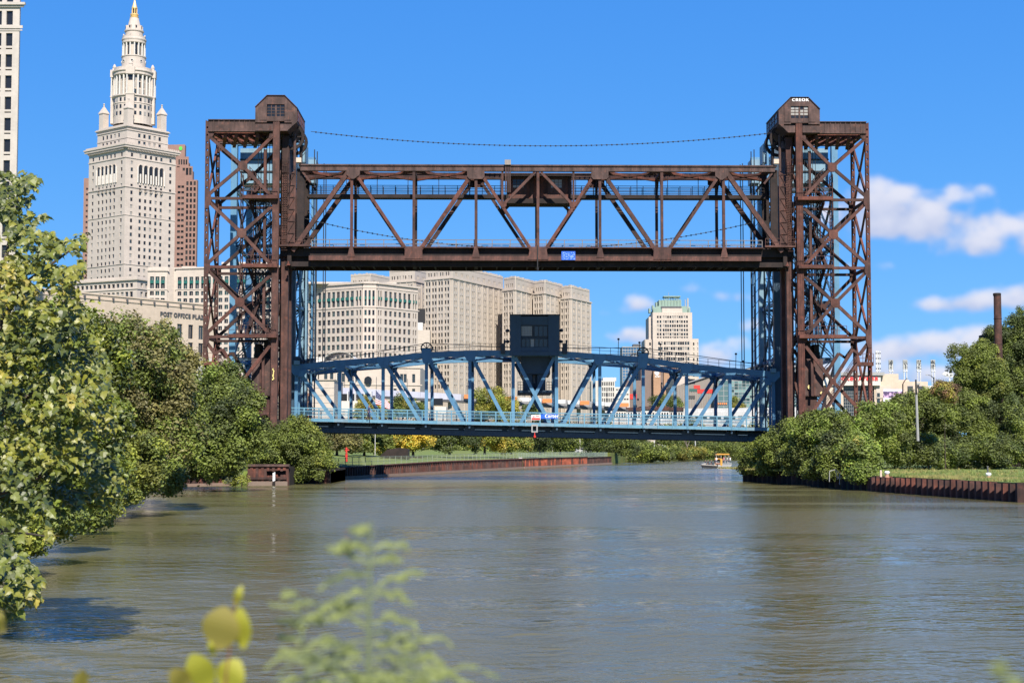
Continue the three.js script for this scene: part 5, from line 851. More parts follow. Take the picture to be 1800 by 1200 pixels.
// long stone post office block that runs away to the right
{
  const Da = 540, Db = 607, A = at(60, 520, Da), Bq = at(378, 540, Db), b = new Bld('post_office', 'long low tan stone building with large raised lettering along its top', 'building', V((A.x + Bq.x) / 2, GROUND, (A.z + Bq.z) / 2), 6), t = b.t, st = M.tan;
  A.y = Bq.y = 0; const u = V(Bq.x - A.x, 0, Bq.z - A.z), L = u.length(); u.normalize(); const n = V(0, 0, 0).crossVectors(u, V(0, 1, 0)), top = wy(513, 556), yb = wy(524, 556), P = (q, e) => V(A.x + u.x * q + n.x * e, 0, A.z + u.z * q + n.z * e);
  const back = [P(0, 0), P(L, 0), P(L, -40), P(0, -40)].map((q) => [q.x, q.z]); mb().plan(back, GROUND, top).build('wall_core', st, t);
  const pxq = (px) => { let lo = 0, hi = L; for (let i = 0; i < 40; i++) { const m = (lo + hi) / 2, p = P(m, 0.5); if ((p.x / -p.z) * FOCAL * (cP - 0.03 * sP) + 900 < px) lo = m; else hi = m; } return lo; };
  const cols = [[pxq(120), pxq(131)], [pxq(170), pxq(180)], [pxq(215), pxq(226)], [pxq(240), pxq(250)], [pxq(280), pxq(298)], [pxq(312), pxq(321)], [pxq(331.5), pxq(340)], [pxq(349.5), pxq(358)]], yt = wy(572, 600), yv = wy(630, 610);
  b.mats = [M.glassDark, M.glassBlue, M.glassDark]; b.face('wall', st, P(0, 0), P(L, 0), GROUND, top - 0.05, cols, [[yv, (yv + yt) / 2 - 0.7], [(yv + yt) / 2 + 0.7, yt]], 0.5, { bands: [[yb, 0.35, 0.25], [top - 0.6, 0.5, 0.3]], twin: 1, ext: 0.3 });
  for (let q = pxq(120); q < L - 3; q += 6.3) { const m = mb(), a = P(q, 0.52), c = P(q + 0.7, 0.52), d = P(q + 0.7, 1.0), e = P(q, 1.0); m.plan([a, c, d, e].map((k) => [k.x, k.z]), yb - 0.1, yb + 1.0); m.build('bracket', M.greyDark, t); }
  const q0 = pxq(280.5), o = P(q0, 0.55); o.y = wy(559.5, 596); const txt = lettering('lettering', 'POST OFFICE PLAZA', o, u, 1.6, 0.25, M.greyDark, t, 1.1); txt.geometry.computeBoundingBox();
  const s = P(pxq(300), 0); const lw = mb(); lw.plan([P(pxq(330), 2.0), P(L, 2.0), P(L, 0.6), P(pxq(330), 0.6)].map((k) => [k.x, k.z]), GROUND, wy(631, 608)); lw.build('low_wall', M.limeWhite, t);
  b.windows(); globalThis.__post = [q0, pxq(368)];
}
// office block with green spandrels in the middle
{
  const D = 700, C = at(645, 560, D), b = new Bld('office_block', 'pale stone office block with a chamfered corner and green window bands, left of centre', 'building', V(C.x, GROUND, C.z - 15), 7), Y = (p) => wy(p, D), t = b.t, st = M.limePink;
  const a0 = at(542, 560, D + 17), a1 = at(637, 560, D), a2 = at(661, 560, D + 1), a3 = at(733, 560, D + 22); for (const q of [a0, a1, a2, a3]) q.y = 0;
  mb().plan([a0, a1, a2, a3, V(at(732, 560, D + 66).x, 0, -D - 66), V(a0.x - 5, 0, a0.z - 40)].map((q) => [q.x, q.z]), GROUND, Y(495)).build('wall_core', st, t);
  const rows = [[Y(537), Y(525.5)], [Y(522), Y(510)], ...rowsPx(D, 544.5, 14.9, 10, 9.2)], bands = [[Y(540), 0.45, 0.25], [Y(498.5), 0.9, 0.6], [Y(506), 0.3, 0.2]], sel = { twin: 1, ext: 0, bands };
  b.mats = [M.glassTeal, M.glassDark, M.glassDark, M.glassBlue, M.glassBlue];
  const L0 = a0.distanceTo(a1), L1 = a1.distanceTo(a2), L2 = a2.distanceTo(a3);
  const c0 = [...even(L0 * 0.87, 10, 1.75, 0.2, 0.2), [L0 * 0.895, L0 * 0.895 + 0.95], [L0 * 0.955, L0 * 0.955 + 0.95]], c2 = [[0.7, 1.5], [2.2, 3.0], ...even(L2, 6, 1.75, 4.2, 4.2), [L2 - 3.3, L2 - 2.5], [L2 - 1.7, L2 - 0.9]];
  b.face('wall', st, a0, a1, GROUND, Y(495), c0, rows, 0.45, sel); b.face('wall', st, a1, a2, GROUND, Y(495), even(L1, 3, 0.95, 0.4), rows, 0.45, { ...sel, twin: 0 }); b.face('wall', st, a2, a3, GROUND, Y(495), c2, rows, 0.45, sel);
  for (const [A, B, cols] of [[a0, a1, c0], [a1, a2, even(L1, 3, 0.95, 0.4)], [a2, a3, c2]]) { const u = B.clone().sub(A).normalize(), n = V(0, 0, 0).crossVectors(u, V(0, 1, 0)), sp = mb(); for (const [q, r] of cols) { const P = (k, y, e) => V(A.x + u.x * k + n.x * e, y, A.z + u.z * k + n.z * e); sp.hexa([P(q, Y(526), 0.7), P(r, Y(526), 0.7), P(r, Y(526), 0.453), P(q, Y(526), 0.453), P(q, Y(521), 0.7), P(r, Y(521), 0.7), P(r, Y(521), 0.453), P(q, Y(521), 0.453)]); } sp.build('green_spandrel', M.glassGreen, t, 'stuff'); }
  mb().plan([[a1.x - 30, a1.z - 8], [a2.x + 8, a2.z - 10], [a2.x + 8, a2.z - 30], [a1.x - 30, a1.z - 30]], Y(495), Y(491.5)).build('penthouse', st, t);
  // projecting lower wing with a round window
  const w0 = at(560, 680, D - 60), w1 = at(738, 690, D - 50); w0.y = w1.y = 0; mb().plan([[w0.x, w0.z], [w1.x, w1.z], [w1.x, w1.z - 40], [w0.x, w0.z - 40]], GROUND, wy(641, D - 60)).build('wall_core', st, t);
  const Lw = w0.distanceTo(w1); b.face('wall', st, w0, w1, GROUND, wy(641, D - 60), [...even(Lw * 0.42, 6, 1.3, 1.5), [Lw * 0.70, Lw * 0.70 + 1.2], [Lw * 0.735, Lw * 0.735 + 1.2], [Lw * 0.80, Lw * 0.80 + 1.2], [Lw * 0.835, Lw * 0.835 + 1.2], [Lw * 0.92, Lw * 0.92 + 1.2]], [[wy(671, D - 58), wy(656, D - 58)], [wy(694, D - 58), wy(682, D - 58)]], 0.45, { ext: 0, bands: [[wy(645, D - 60), 0.5, 0.4], [wy(676, D - 60), 0.4, 0.3]], glass: M.glassBlue });
  const rw = at(647, 668, D - 56), rd = mb(); rd.tube(V(rw.x, rw.y, rw.z), V(rw.x, rw.y, rw.z + 0.9), 1.5, 16); rd.build('round_window', M.glassDark, t);
  b.windows();
}
// the big terraced stone towers right of it: three wings and two recessed shoulders
{
  const st = M.limeTan, Dk = 900;
  const wing = (label, seed, pts, topPx, nL, nR, opt = {}) => {           // pts: px and distance of left end, corner, right end
    const P = pts.map(([px, d]) => { const q = at(px, 560, d); q.y = 0; return q; }), D = pts[1][1], Y = (p) => wy(p, D), top = Y(topPx), b = new Bld('stone_office_tower', label, 'building', V(P[1].x, GROUND, P[1].z - 12), seed), t = b.t;
    const ce = 3.0, up = [], lo = (q, k) => q;
    const A = P[0], C = P[1], E = P[2], F = V(E.x + (A.x - C.x), 0, E.z + (A.z - C.z) - 6), y1 = top - (opt.set ?? 7.5);
    const shrink = (s) => { const c = V((A.x + C.x + E.x + F.x) / 4, 0, (A.z + C.z + E.z + F.z) / 4); return [A, C, E, F].map((q) => { const d = q.clone().sub(c); const l = d.length(); return d.multiplyScalar((l - s) / l).add(c); }); };
    mb().plan([A, C, E, F].map((q) => [q.x, q.z]), GROUND, y1).build('wall_core', st, t);
    b.mats = [M.glassDark, M.glassDark, M.glassBlue, M.glassDark, M.glassDark, M.glassBlind, M.glassDark];
    const rows = rowsPx(D, topPx + (opt.r0 ?? 30), opt.step ?? 11.4, Math.floor((690 - topPx - 30) / (opt.step ?? 11.4)), 6.6), LL = A.distanceTo(C), LR = C.distanceTo(E);
    const cl = opt.colsL || pairs(LL, nL, 1.25, 0.7, 0.6), cr = opt.colsR || pairs(LR, nR, 1.2, 0.75, 0.8);
    b.face('wall', st, A, C, GROUND, y1, cl, rows, 0.45, { bands: [[y1 - 0.9, 0.6, 0.5]] }); b.face('wall', st, C, E, GROUND, y1, cr, rows, 0.45, { bands: [[y1 - 0.9, 0.6, 0.5]] });
    // set-back top storey with a rough carved parapet
    const S = shrink(1.6); mb().plan(S.map((q) => [q.x, q.z]), y1, top - 1.6).build('wall_core', st, t);
    const tr = [[y1 + 1.2, y1 + 3.2]], l2 = S[0].distanceTo(S[1]), r2 = S[1].distanceTo(S[2]);
    b.face('wall', st, S[0], S[1], y1, top - 1.6, pairs(l2, Math.max(1, nL), 0.9, 0.8, 0.8), tr, 0.4, {}); b.face('wall', st, S[1], S[2], y1, top - 1.6, pairs(r2, nR, 0.9, 0.8, 1.0), tr, 0.4, {});
    const cr2 = mb(), R = rng(seed * 7); for (const [p, q] of [[S[0], S[1]], [S[1], S[2]]]) { const l = p.distanceTo(q), u = q.clone().sub(p).normalize(), n = V(0, 0, 0).crossVectors(u, V(0, 1, 0)); for (let k = 0; k < l - 0.5; k += 1.15) { const g = (a, e) => [p.x + u.x * a + n.x * e, p.z + u.z * a + n.z * e]; cr2.plan([g(k, 0.55), g(k + 0.95, 0.55), g(k + 0.95, -0.6), g(k, -0.6)], top - 1.6, top - 0.6 + R() * 0.7); } } cr2.build('parapet', st, t, 'stuff');
    mb().plan(shrink(2.4).map((q) => [q.x, q.z]), top - 1.6, top - 0.4).build('roof', st, t);
    // buttress strips between the bays
    const bt = mb(); for (const [p, q, k] of [[A, C, nL], [C, E, nR]]) { const l = p.distanceTo(q), u = q.clone().sub(p).normalize(), n = V(0, 0, 0).crossVectors(u, V(0, 1, 0)), m0 = k === nL ? 0.6 : 0.8; for (let i = 0; i <= k; i++) { const s = m0 + (l - 2 * m0) * i / k, g = (a, e) => [p.x + u.x * a + n.x * e, p.z + u.z * a + n.z * e]; bt.plan([g(s - 0.3, 0.75), g(s + 0.3, 0.75), g(s + 0.3, 0.453), g(s - 0.3, 0.453)], GROUND, y1 - 1); } } bt.build('buttress', st, t);
    b.windows(opt.max || 250); return t;
  };
  wing('broad tan stone tower wing with rows of paired windows, left of the blue control house', 8, [[746, 905], [793, 893], [886, 960]], 463, 4, 9, { max: 299 });
  wing('tan stone tower wing just behind the blue control house', 9, [[884, 930], [905, 922], [942, 955]], 484, 2, 4);
  wing('tan stone tower wing second from the right of the terraced row', 10, [[938, 945], [957, 938], [991, 968]], 491, 2, 4);
  wing('tan stone tower wing at the right end of the terraced row', 11, [[986, 958], [1003, 952], [1038, 982]], 500, 2, 4);
  wing('recessed tan stone shoulder between the green banded block and the broad wing', 12, [[681, 950], [728, 940], [770, 975]], 470, 4, 4);
  wing('far tan stone top showing above the roof of the green banded block', 13, [[613, 1000], [650, 992], [690, 1020]], 479, 3, 4);
  const u = thing('vent_tower', 'pale roof tank in front of a dark void on the stone towers', 'roof tank', [at(738, 570, 890).x, wy(600, 890), -892]); const p0 = wx(732, 890, 570), p1 = wx(743, 890, 570); mb().box(p0, p1, wy(580, 890), wy(567, 890), -894, -889).build('tank', M.white, u); mb().box(p0 - 1, p1 + 4, GROUND, wy(580, 890), -900, -888.5).build('plinth', M.limeTan, u); mb().box(p0 + 0.2, p1 + 1, wy(567, 890), wy(541, 890), -896.5, -895).build('dark_screen', M.black, u);
}
// art deco tower with a green stepped crown
{
  const D = 1060, b = new Bld('art_deco_tower', 'pale art deco tower with a stepped green copper crown right of centre', 'building', V(at(1180, 600, D).x, GROUND, -D - 15), 14), Y = (p) => wy(p, D), X = (p) => wx(p, D, 580), t = b.t, st = M.limePink, gr = M.copperGreen;
  const box = (name, a, c, y0, y1, z0, z1, mat = st) => mb().box(X(a), X(c), y0, y1, z0, z1).build(name, mat, t);
  box('wall_core', 1147.5, 1217, GROUND, Y(549), -D - 30, -D); box('wall_core', 1141.5, 1147.4, GROUND, Y(556), -D - 28, -D - 3.5); box('wall_core', 1134, 1148, GROUND, Y(596), -D - 30, -D - 2.5); box('wall_core', 1217.1, 1228.5, GROUND, Y(595), -D - 30, -D - 2);
  const W = X(1217) - X(1147.5), K = D / FOCAL, px = (p) => (p - 1147.5) * K;
  const cols = [1155.3, 1160, 1165.5, 1169.6, 1173.4, 1177.6, 1181.8, 1185.6, 1190, 1194, 1197.8, 1202.4, 1206.8].map((p) => [px(p) - 0.1, px(p) + 1.0]);
  b.mats = [M.glassDark, M.glassDark, M.glassBlind, M.glassBlue];
  b.face('wall', st, V(X(1147.5), 0, -D), V(X(1217), 0, -D), Y(597), Y(549), cols, [[Y(594.2), Y(591.6)], ...rowsPx(D, 563, 7.35, 4, 4.6), [Y(559), Y(555)]], 0.5, { ext: 0, spandrel: 0.12 });
  b.face('wall', st, V(X(1147.5), 0, -D + 0.5), V(X(1217), 0, -D + 0.5), GROUND, Y(596.9), cols.map(([a, c]) => [a + 0.6, c + 0.75]), rowsPx(D, 600.5, 9.2, 10, 5.6), 0.5, { ext: 0, spandrel: 0.12 });
  b.face('wall', st, V(X(1135), 0, -D - 2.4), V(X(1147.4), 0, -D - 2.4), GROUND, Y(596), [[2.5, 3.6]], rowsPx(D, 601.5, 9.2, 10, 5.2), 0.5, { ext: 0 }); b.face('wall', st, V(X(1217.1), 0, -D - 1.9), V(X(1228.5), 0, -D - 1.9), GROUND, Y(595), [[0.6, 1.5], [3.4, 3.9]], rowsPx(D, 601.5, 9.2, 10, 5.2), 0.5, { ext: 0 });
  box('crown_tier', 1150, 1214, Y(549), Y(543), -D - 27, -D - 1.5, gr); box('crown_tier', 1156, 1209, Y(543), Y(537), -D - 24, -D - 3.5, gr); box('crown_tier', 1160, 1200, Y(537), Y(526), -D - 21, -D - 6, gr);
  box('crown_band', 1164.5, 1200, Y(548.8), Y(541.5), -D - 1.5, -D - 0.6, st);
  const pil = mb(); for (let p = 1160; p < 1200; p += 5.4) pil.box(X(p), X(p + 1.6), Y(537), Y(525.4), -D - 6, -D - 5.3); pil.build('pilaster', gr, t); const dk = mb(); dk.box(X(1163), X(1199.5), Y(541), Y(537.6), -D - 3.5, -D - 3.1); dk.build('dark_band', M.greyDark, t);
  const sc = mb(); for (let p = 1171; p <= 1198; p += 3) { sc.box(X(p), X(p + 0.6), Y(526), Y(520), -D - 8, -D - 7.7); sc.box(X(p), X(p + 0.6), Y(526), Y(520), -D - 16, -D - 15.7); } sc.bar(V(X(1170), Y(525), -D - 7.7), V(X(1184), Y(520), -D - 7.7), 0.3, 0.2); sc.bar(V(X(1198), Y(525), -D - 7.7), V(X(1184), Y(520), -D - 7.7), 0.3, 0.2); sc.box(X(1169), X(1199), Y(520), Y(518.2), -D - 17, -D - 7); sc.build('roof_frame', gr, t);
  const an = mb(); an.tube(V(X(1178.5), Y(518), -D - 10), V(X(1178.5), Y(511), -D - 10), 0.12, 5); an.build('antenna', M.galv, t); mb().box(X(1206), X(1207.5), Y(537), Y(525), -D - 6, -D - 5).build('antenna', M.galv, t); const a3 = mb(); a3.box(X(1209.5), X(1212.5), Y(546), Y(523), -D - 5, -D - 4); a3.build('antenna', M.galv, t);
  for (const p of [1148.5, 1152, 1210.5]) { const m = mb(); m.box(X(p), X(p + 3.5), Y(549), Y(541), -D - 2, -D + 0.3); m.tri(V(X(p), Y(541), -D + 0.3), V(X(p + 3.5), Y(541), -D + 0.3), V(X(p + 1.75), Y(538), -D - 0.6)); m.build('pinnacle', gr, t); }
  const u2 = mb(); for (let p = 1143; p < 1156; p += 6) u2.box(X(p), X(p + 3), Y(548 - (p - 1143) * 0.9), Y(540 - (p - 1143) * 0.9), -D - 14, -D - 8); u2.build('crown_tier', gr, t);
  b.windows();
}
// brown slab with a white globe emblem in front of it
{
  const D = 980, b = new Bld('brown_office_block', 'brown blank walled office block carrying a white round emblem', 'building', V(at(1160, 670, D).x, GROUND, -D - 10), 15), Y = (p) => wy(p, D), X = (p) => wx(p, D, 670), t = b.t, br = stoneM(0.40, 0.24, 0.15), dk = stoneM(0.2, 0.15, 0.135);
  mb().box(X(1128), X(1149), GROUND, Y(649), -D - 25, -D - 5).build('wall', dk, t); mb().box(X(1149), X(1161.5), GROUND, Y(647), -D - 25, -D).build('wall', br, t); mb().box(X(1161.6), X(1167), GROUND, Y(650), -D - 25, -D - 1.5).build('wall', dk, t); mb().box(X(1167.1), X(1189), GROUND, Y(646), -D - 25, -D).build('wall', br, t);
  const g = mb(); for (let i = 0; i < 8; i++) { const m0 = -1.0 + i * 0.25, w = Math.sqrt(Math.max(0, 1 - (m0 + 0.12) ** 2)) * 1.45; g.box(X(1155) - w, X(1155) + w, Y(655) + m0 * 1.45, Y(655) + m0 * 1.45 + 0.3, -D, -D + 0.25); } g.build('emblem', M.whiteFlat, t); lettering('lettering', 'AT&T', V(X(1151.6), Y(663), -D + 0.02), V(1, 0, 0), 0.95, 0.2, M.whiteFlat, t);
  for (const [p, q] of [[1161.8, 672], [1161.8, 680], [1169, 700], [1120, 700]]) mb().box(X(p), X(p + 3), Y(q + 4), Y(q), -D + 0.0, -D + 0.12).build('window', M.glassDark, t);
  mb().box(X(1100), X(1128), GROUND, Y(668), -D - 20, -D - 4).build('wall', dk, t); const sr = mb(); sr.box(X(1108), X(1120), Y(701), Y(692), -D - 4, -D - 3.7); sr.build('banner', M.red, t);
}
// blue glass building
{
  const D = 1120, b = new Bld('glass_office_block', 'blue glass office block between the stone towers and the art deco tower', 'building', V(at(1110, 640, D).x, GROUND, -D - 10), 16), Y = (p) => wy(p, D), X = (p) => wx(p, D, 640), t = b.t; const blue = new THREE.MeshStandardMaterial({ color: LIN(0.06, 0.16, 0.3), roughness: 0.15 });
  mb().box(X(1094), X(1134), GROUND, Y(609), -D - 25, -D).build('wall_core', M.galv, t); b.face('wall', M.galv, V(X(1094), 0, -D), V(X(1134), 0, -D), GROUND, Y(609), even(X(1134) - X(1094), 8, 1.55, 0.2), rowsPx(D, 611, 5.0, 18, 3.9), 0.25, { ext: 0, glass: blue }); mb().box(X(1114), X(1128), Y(609), Y(604), -D - 15, -D - 4).build('penthouse', M.greyDark, t);
  b.windows();
}
// white garage with fins, and the pale deck beside it
{
  const D = 840, b = new Bld('parking_garage', 'white low building with dark vertical fins right of the stone towers', 'building', V(at(1080, 690, D).x, GROUND, -D - 10), 17), Y = (p) => wy(p, D), X = (p) => wx(p, D, 680), t = b.t, wh = M.limeWhite;
  mb().box(X(1040), X(1081), GROUND, Y(669), -D - 20, -D).build('wall_core', wh, t); b.mats = [M.glassDark, M.glassDark, M.greyDark]; b.face('wall', wh, V(X(1050), 0, -D), V(X(1081), 0, -D), GROUND, Y(669), even(X(1081) - X(1050), 9, 0.55, 0.3), rowsPx(D, 671, 9.6, 4, 6.8), 0.4, { ext: 0 });
  mb().box(X(1061), X(1084), Y(669), Y(663), -D - 15, -D - 3).build('penthouse', wh, t); mb().box(X(1081.2), X(1107), GROUND, Y(680), -D - 20, -D - 1).build('wall_core', wh, t); b.face('wall', wh, V(X(1081.2), 0, -D - 1), V(X(1107), 0, -D - 1), GROUND, Y(680), even(X(1107) - X(1081.2), 5, 1.05, 0.4), rowsPx(D, 683.5, 8.4, 3, 2.4), 0.4, { ext: 0 });
  b.windows();
}
// arena: tan walls, curved glass front, red sign
{
  const D = 800, Y = (p) => wy(p, D), X = (p) => wx(p, D, 690), b = new Bld('arena', 'large tan arena with a glass front, a red name sign and a bright picture panel', 'building', V(at(1500, 700, D).x, GROUND, -D - 20), 18), t = b.t, st = M.tan;
  mb().box(X(1535), X(1578), GROUND, Y(657.5), -D - 60, -D + 3).build('wall', st, t); mb().box(X(1553), X(1602), GROUND, Y(667), -D - 60, -D - 3).build('wall', st, t); mb().box(X(1562), X(1632), GROUND, Y(670.5), -D - 60, -D).build('wall', st, t); mb().box(X(1538), X(1564.9), Y(700), Y(679), -D + 3, -D + 3.4).build('wall', M.limePink, t); mb().box(X(1562.5), X(1569.5), Y(679), Y(669), -D, -D + 1.2).build('wall', M.greyDark, t);
  for (const [a, c] of [[1596, 1605.5], [1614.5, 1626]]) { const m = mb(); for (let i = 0; i < 9; i++) m.box(X(a), X(c), Y(692 - i * 1.55), Y(691.2 - i * 1.55), -D + 0.0, -D + 0.3); m.build('louver', M.greyDark, t); mb().box(X(a), X(c), Y(692.5), Y(678), -D + 0.01, -D + 0.06).build('louver_frame', M.roofGrey, t); }
  // picture panel, printed
  const pt = dataTex(128, (u, v) => { const n = fbm(u * 9, v * 5, 4, 5), m = fbm(u * 22, v * 14, 3, 9); if (v < 0.36) return [0.85, 0.83, 0.88]; if (v > 0.83) return [0.75, 0.75, 0.88]; const d = sstep(0.45, 0.6, n); return [lerp(0.75, 0.28, d) + 0.1 * (m - 0.5), lerp(0.62, 0.22, d) + 0.1 * (m - 0.5), lerp(0.75, 0.36, d)]; }, true); pt.wrapS = pt.wrapT = THREE.ClampToEdgeWrapping;
  const pp = new THREE.Mesh(new THREE.PlaneGeometry(X(1585) - X(1550.5), Y(684.5) - Y(708)), new THREE.MeshStandardMaterial({ map: pt, roughness: 0.6 })); pp.name = 'picture_panel'; pp.position.set((X(1585) + X(1550.5)) / 2, (Y(684.5) + Y(708)) / 2, -D + 3.46).sub(rootOf(t)); t.add(pp);
  mb().box(X(1539.5), X(1544.5), Y(698), Y(691), -D + 3.4, -D + 3.45).build('window', M.glassBlue, t); mb().box(X(1539.5), X(1544.5), Y(709), Y(701), -D + 3.4, -D + 3.45).build('window', M.glassBlue, t);
  // curved roof edge and glass front behind the right rusty tower
  mb().box(X(1440), X(1551), Y(660.5), Y(655), -D - 60, -D + 6).build('roof', M.galv, t); mb().box(X(1430), X(1545), Y(678), Y(661.5), -D - 60, -D + 5).build('sign_wall', M.limeWhite, t);
  lettering('lettering', 'Rocket Arena', V(X(1462), Y(669.4), -D + 5.03), V(1, 0, 0), 2.15, 0.3, flat(0.8, 0.04, 0.04, 0.6), t, 1.15);
  const gl = mb(); gl.box(X(1480), X(1534), GROUND, Y(679), -D - 5, -D + 2); gl.build('glass_front', M.glassBlue, t); const mu = mb(); for (let p = 1481; p < 1534; p += 3.4) mu.box(X(p), X(p + 0.4), GROUND, Y(679), -D + 2, -D + 2.3); for (let y = 682; y < 735; y += 6) mu.box(X(1480), X(1534), Y(y + 0.5), Y(y), -D + 2, -D + 2.25); mu.build('mullion', M.galv, t); mb().box(X(1450), X(1480), GROUND, Y(679), -D - 5, -D + 4).build('wall', st, t);
  const cr = mb(); cr.bar(V(X(1525), Y(640), -D + 6), V(X(1524), Y(735), -D + 6), 0.5, 0.5); for (let y = 645; y < 735; y += 4) cr.bar(V(X(1523), Y(y), -D + 6), V(X(1526.5), Y(y + 4), -D + 6), 0.25, 0.25); cr.build('red_mast', M.red, t);
  mb().box(X(1632), X(1665), GROUND, Y(681), -D - 40, -D - 8).build('wall', M.galv, t); mb().box(X(1630), X(1668), Y(682), Y(677), -D - 40, -D - 4).build('roof', M.white, t);
}
// stadium light towers
{
  const D = 960, Y = (p) => wy(p, D), names = [[1567, 632, 670], [1592, 632, 679], [1616, 632, 684], [1641, 632, 690]];
  names.forEach(([px, y0, y1], i) => {
    const X = (p) => wx(p, D, 650), o = thing('stadium_light_tower', ['white stadium light tower, leftmost of four above the tan arena wall', 'white stadium light tower, second from left of four above the arena wall', 'white stadium light tower, third from left of four above the arena wall', 'white stadium light tower, rightmost of four beside the green tree'][i], 'light tower', [X(px), Y(y1), -D], 'stadium light towers');
    for (const q of [-2.4, 2.4]) mb().box(X(px + q) - 0.22, X(px + q) + 0.22, Y(y1 + 8), Y(640), -D - 0.3, -D + 0.3).build('leg', M.white, o);
    mb().box(X(px - 4), X(px + 4), Y(653), Y(651.5), -D - 0.6, -D + 0.6).build('frame', M.white, o); mb().box(X(px - 4), X(px + 4), Y(649.5), Y(632), -D - 0.5, -D - 0.1).build('frame', M.galv, o);
    const R = rng(i + 40); for (let a = 0; a < 4; a++) for (let c = 0; c < 6; c++) { const lx = X(px - 3.2 + a * 2.1), ly = Y(634 + c * 2.9); const l = mb(); l.tube(V(lx, ly, -D + 0.1), V(lx, ly - 0.12, -D + 0.35), 0.31, 7, 0.34); l.build('floodlight', R() > 0.28 ? M.white : M.greyDark, o); }
  });
  const X = (p) => wx(p, D, 640), o = thing('stadium_light_tower', 'tallest white stadium light tower, close beside the right rusty tower', 'light tower', [X(1543), Y(655), -D], 'stadium light towers'); mb().box(X(1541), X(1543), Y(660), Y(616), -D - 0.4, -D + 0.4).build('leg', M.white, o); mb().box(X(1544.5), X(1546), Y(660), Y(620), -D - 0.4, -D + 0.4).build('leg', M.white, o); for (let c = 0; c < 12; c++) for (const q of [1539.5, 1543.4, 1546.5]) mb().box(X(q), X(q + 1.9), Y(619 + c * 3), Y(617 + c * 3), -D + 0.4, -D + 0.8).build('floodlight', c % 3 === 1 ? M.greyDark : M.white, o);
  const o2 = thing('stadium_light_tower', 'tilted white stadium light bank half hidden by the green tree on the right', 'light tower', [X(1672), Y(680), -D], 'stadium light towers'); const m2 = mb(); m2.prism([[X(1656), Y(657)], [X(1661), Y(653)], [X(1676), Y(656)], [X(1676), Y(663)], [X(1664), Y(662)]], -D - 0.5, -D); m2.build('frame', M.white, o2); mb().box(X(1669), X(1671), Y(700), Y(660), -D - 0.4, -D - 0.51).build('leg', M.white, o2); for (let a = 0; a < 4; a++) mb().box(X(1661 + a * 3.3), X(1663 + a * 3.3), Y(660 + a * 0.2), Y(657 + a * 0.2), -D, -D + 0.3).build('floodlight', a % 2 ? M.greyDark : M.white, o2);
}
// glass building under the right half of the blue truss, with the old painted roof beside it
{
  const D = 740, Y = (p) => wy(p, D), X = (p) => wx(p, D, 690), b = new Bld('glass_hall', 'wide green glass hall seen under the right half of the blue truss', 'building', V(at(1310, 700, D).x, GROUND, -D - 10), 19), t = b.t, gl = new THREE.MeshStandardMaterial({ color: LIN(0.09, 0.15, 0.15), roughness: 0.1 }), gl2 = new THREE.MeshStandardMaterial({ color: LIN(0.17, 0.27, 0.25), roughness: 0.15 });
  mb().prism([[X(1262), GROUND], [X(1400), GROUND], [X(1400), Y(645)], [X(1330), Y(645)], [X(1270), Y(656)], [X(1262), Y(662)]], -D - 30, -D).build('wall_core', M.galv, t);
  b.mats = [gl, gl2, gl, gl2, M.glassTeal]; b.face('curtain_wall', M.galv, V(X(1284), 0, -D), V(X(1400), 0, -D), GROUND, Y(668), even(X(1400) - X(1284), 17, 1.6, 0.1), rowsPx(D, 669.5, 5.1, 14, 4.4), 0.15, { ext: 0 }); b.face('curtain_wall', M.galv, V(X(1262), 0, -D), V(X(1283), 0, -D), GROUND, Y(668), even(X(1283) - X(1262), 2, 2.4, 0.1), rowsPx(D, 669, 9, 8, 8.2), 0.15, { ext: 0, glass: gl });
  const or = mb(); for (let i = 0; i < 6; i++) or.box(X(1258.5 + i * 3.4), X(1260.8 + i * 3.4), Y(711), Y(707.5), -D + 0.3, -D + 0.5); or.build('orange_banner', M.orange, t);
  mb().prism([[X(1320), Y(645)], [X(1400), Y(645)], [X(1400), Y(640)], [X(1340), Y(640)]], -D - 30, -D + 1.5).build('roof', M.roofGrey, t);
  b.windows();
  const D2 = 750, b2 = new Bld('mural_hall', 'low grey hall with a sloping roof and red painted panels, under the blue truss', 'building', V(at(1220, 700, D2).x, GROUND, -D2 - 10), 20), X2 = (p) => wx(p, D2, 690), Y2 = (p) => wy(p, D2), t2 = b2.t, gy = stoneM(0.26, 0.225, 0.2, 6);
  mb().prism([[X2(1180), GROUND], [X2(1262), GROUND], [X2(1262), Y2(657)], [X2(1246), Y2(661)], [X2(1210), Y2(673)], [X2(1180), Y2(680)]], -D2 - 25, -D2).build('wall', gy, t2); mb().prism([[X2(1205), Y2(675)], [X2(1248), Y2(661)], [X2(1264), Y2(657)], [X2(1264), Y2(655.5)], [X2(1247), Y2(659)], [X2(1205), Y2(673)]], -D2 - 26, -D2 + 1).build('roof', M.roofGrey, t2);
  for (const [a, c, p, q, mm] of [[1220, 1231, 683, 677, M.red], [1226, 1253, 691, 684, M.red], [1212, 1226, 688, 683, flat(0.04, 0.1, 0.09)], [1211, 1222, 701, 695, flat(0.06, 0.06, 0.06)], [1246, 1256, 705, 697, flat(0.22, 0.19, 0.17)], [1211, 1222, 674, 666, M.glassDark]]) mb().box(X2(a), X2(c), Y2(p), Y2(q), -D2, -D2 + 0.2).build('painted_panel', mm, t2);
  mb().box(X2(1195), X2(1218), GROUND, Y2(657), -D2 - 60, -D2 - 30).build('wall', M.limePink, t2); const fin = mb(); for (let p = 1188; p < 1262; p += 4.2) fin.box(X2(p), X2(p + 0.8), GROUND, Y2(684), -D2, -D2 + 0.18); fin.build('pier', M.grayStone, t2);
}
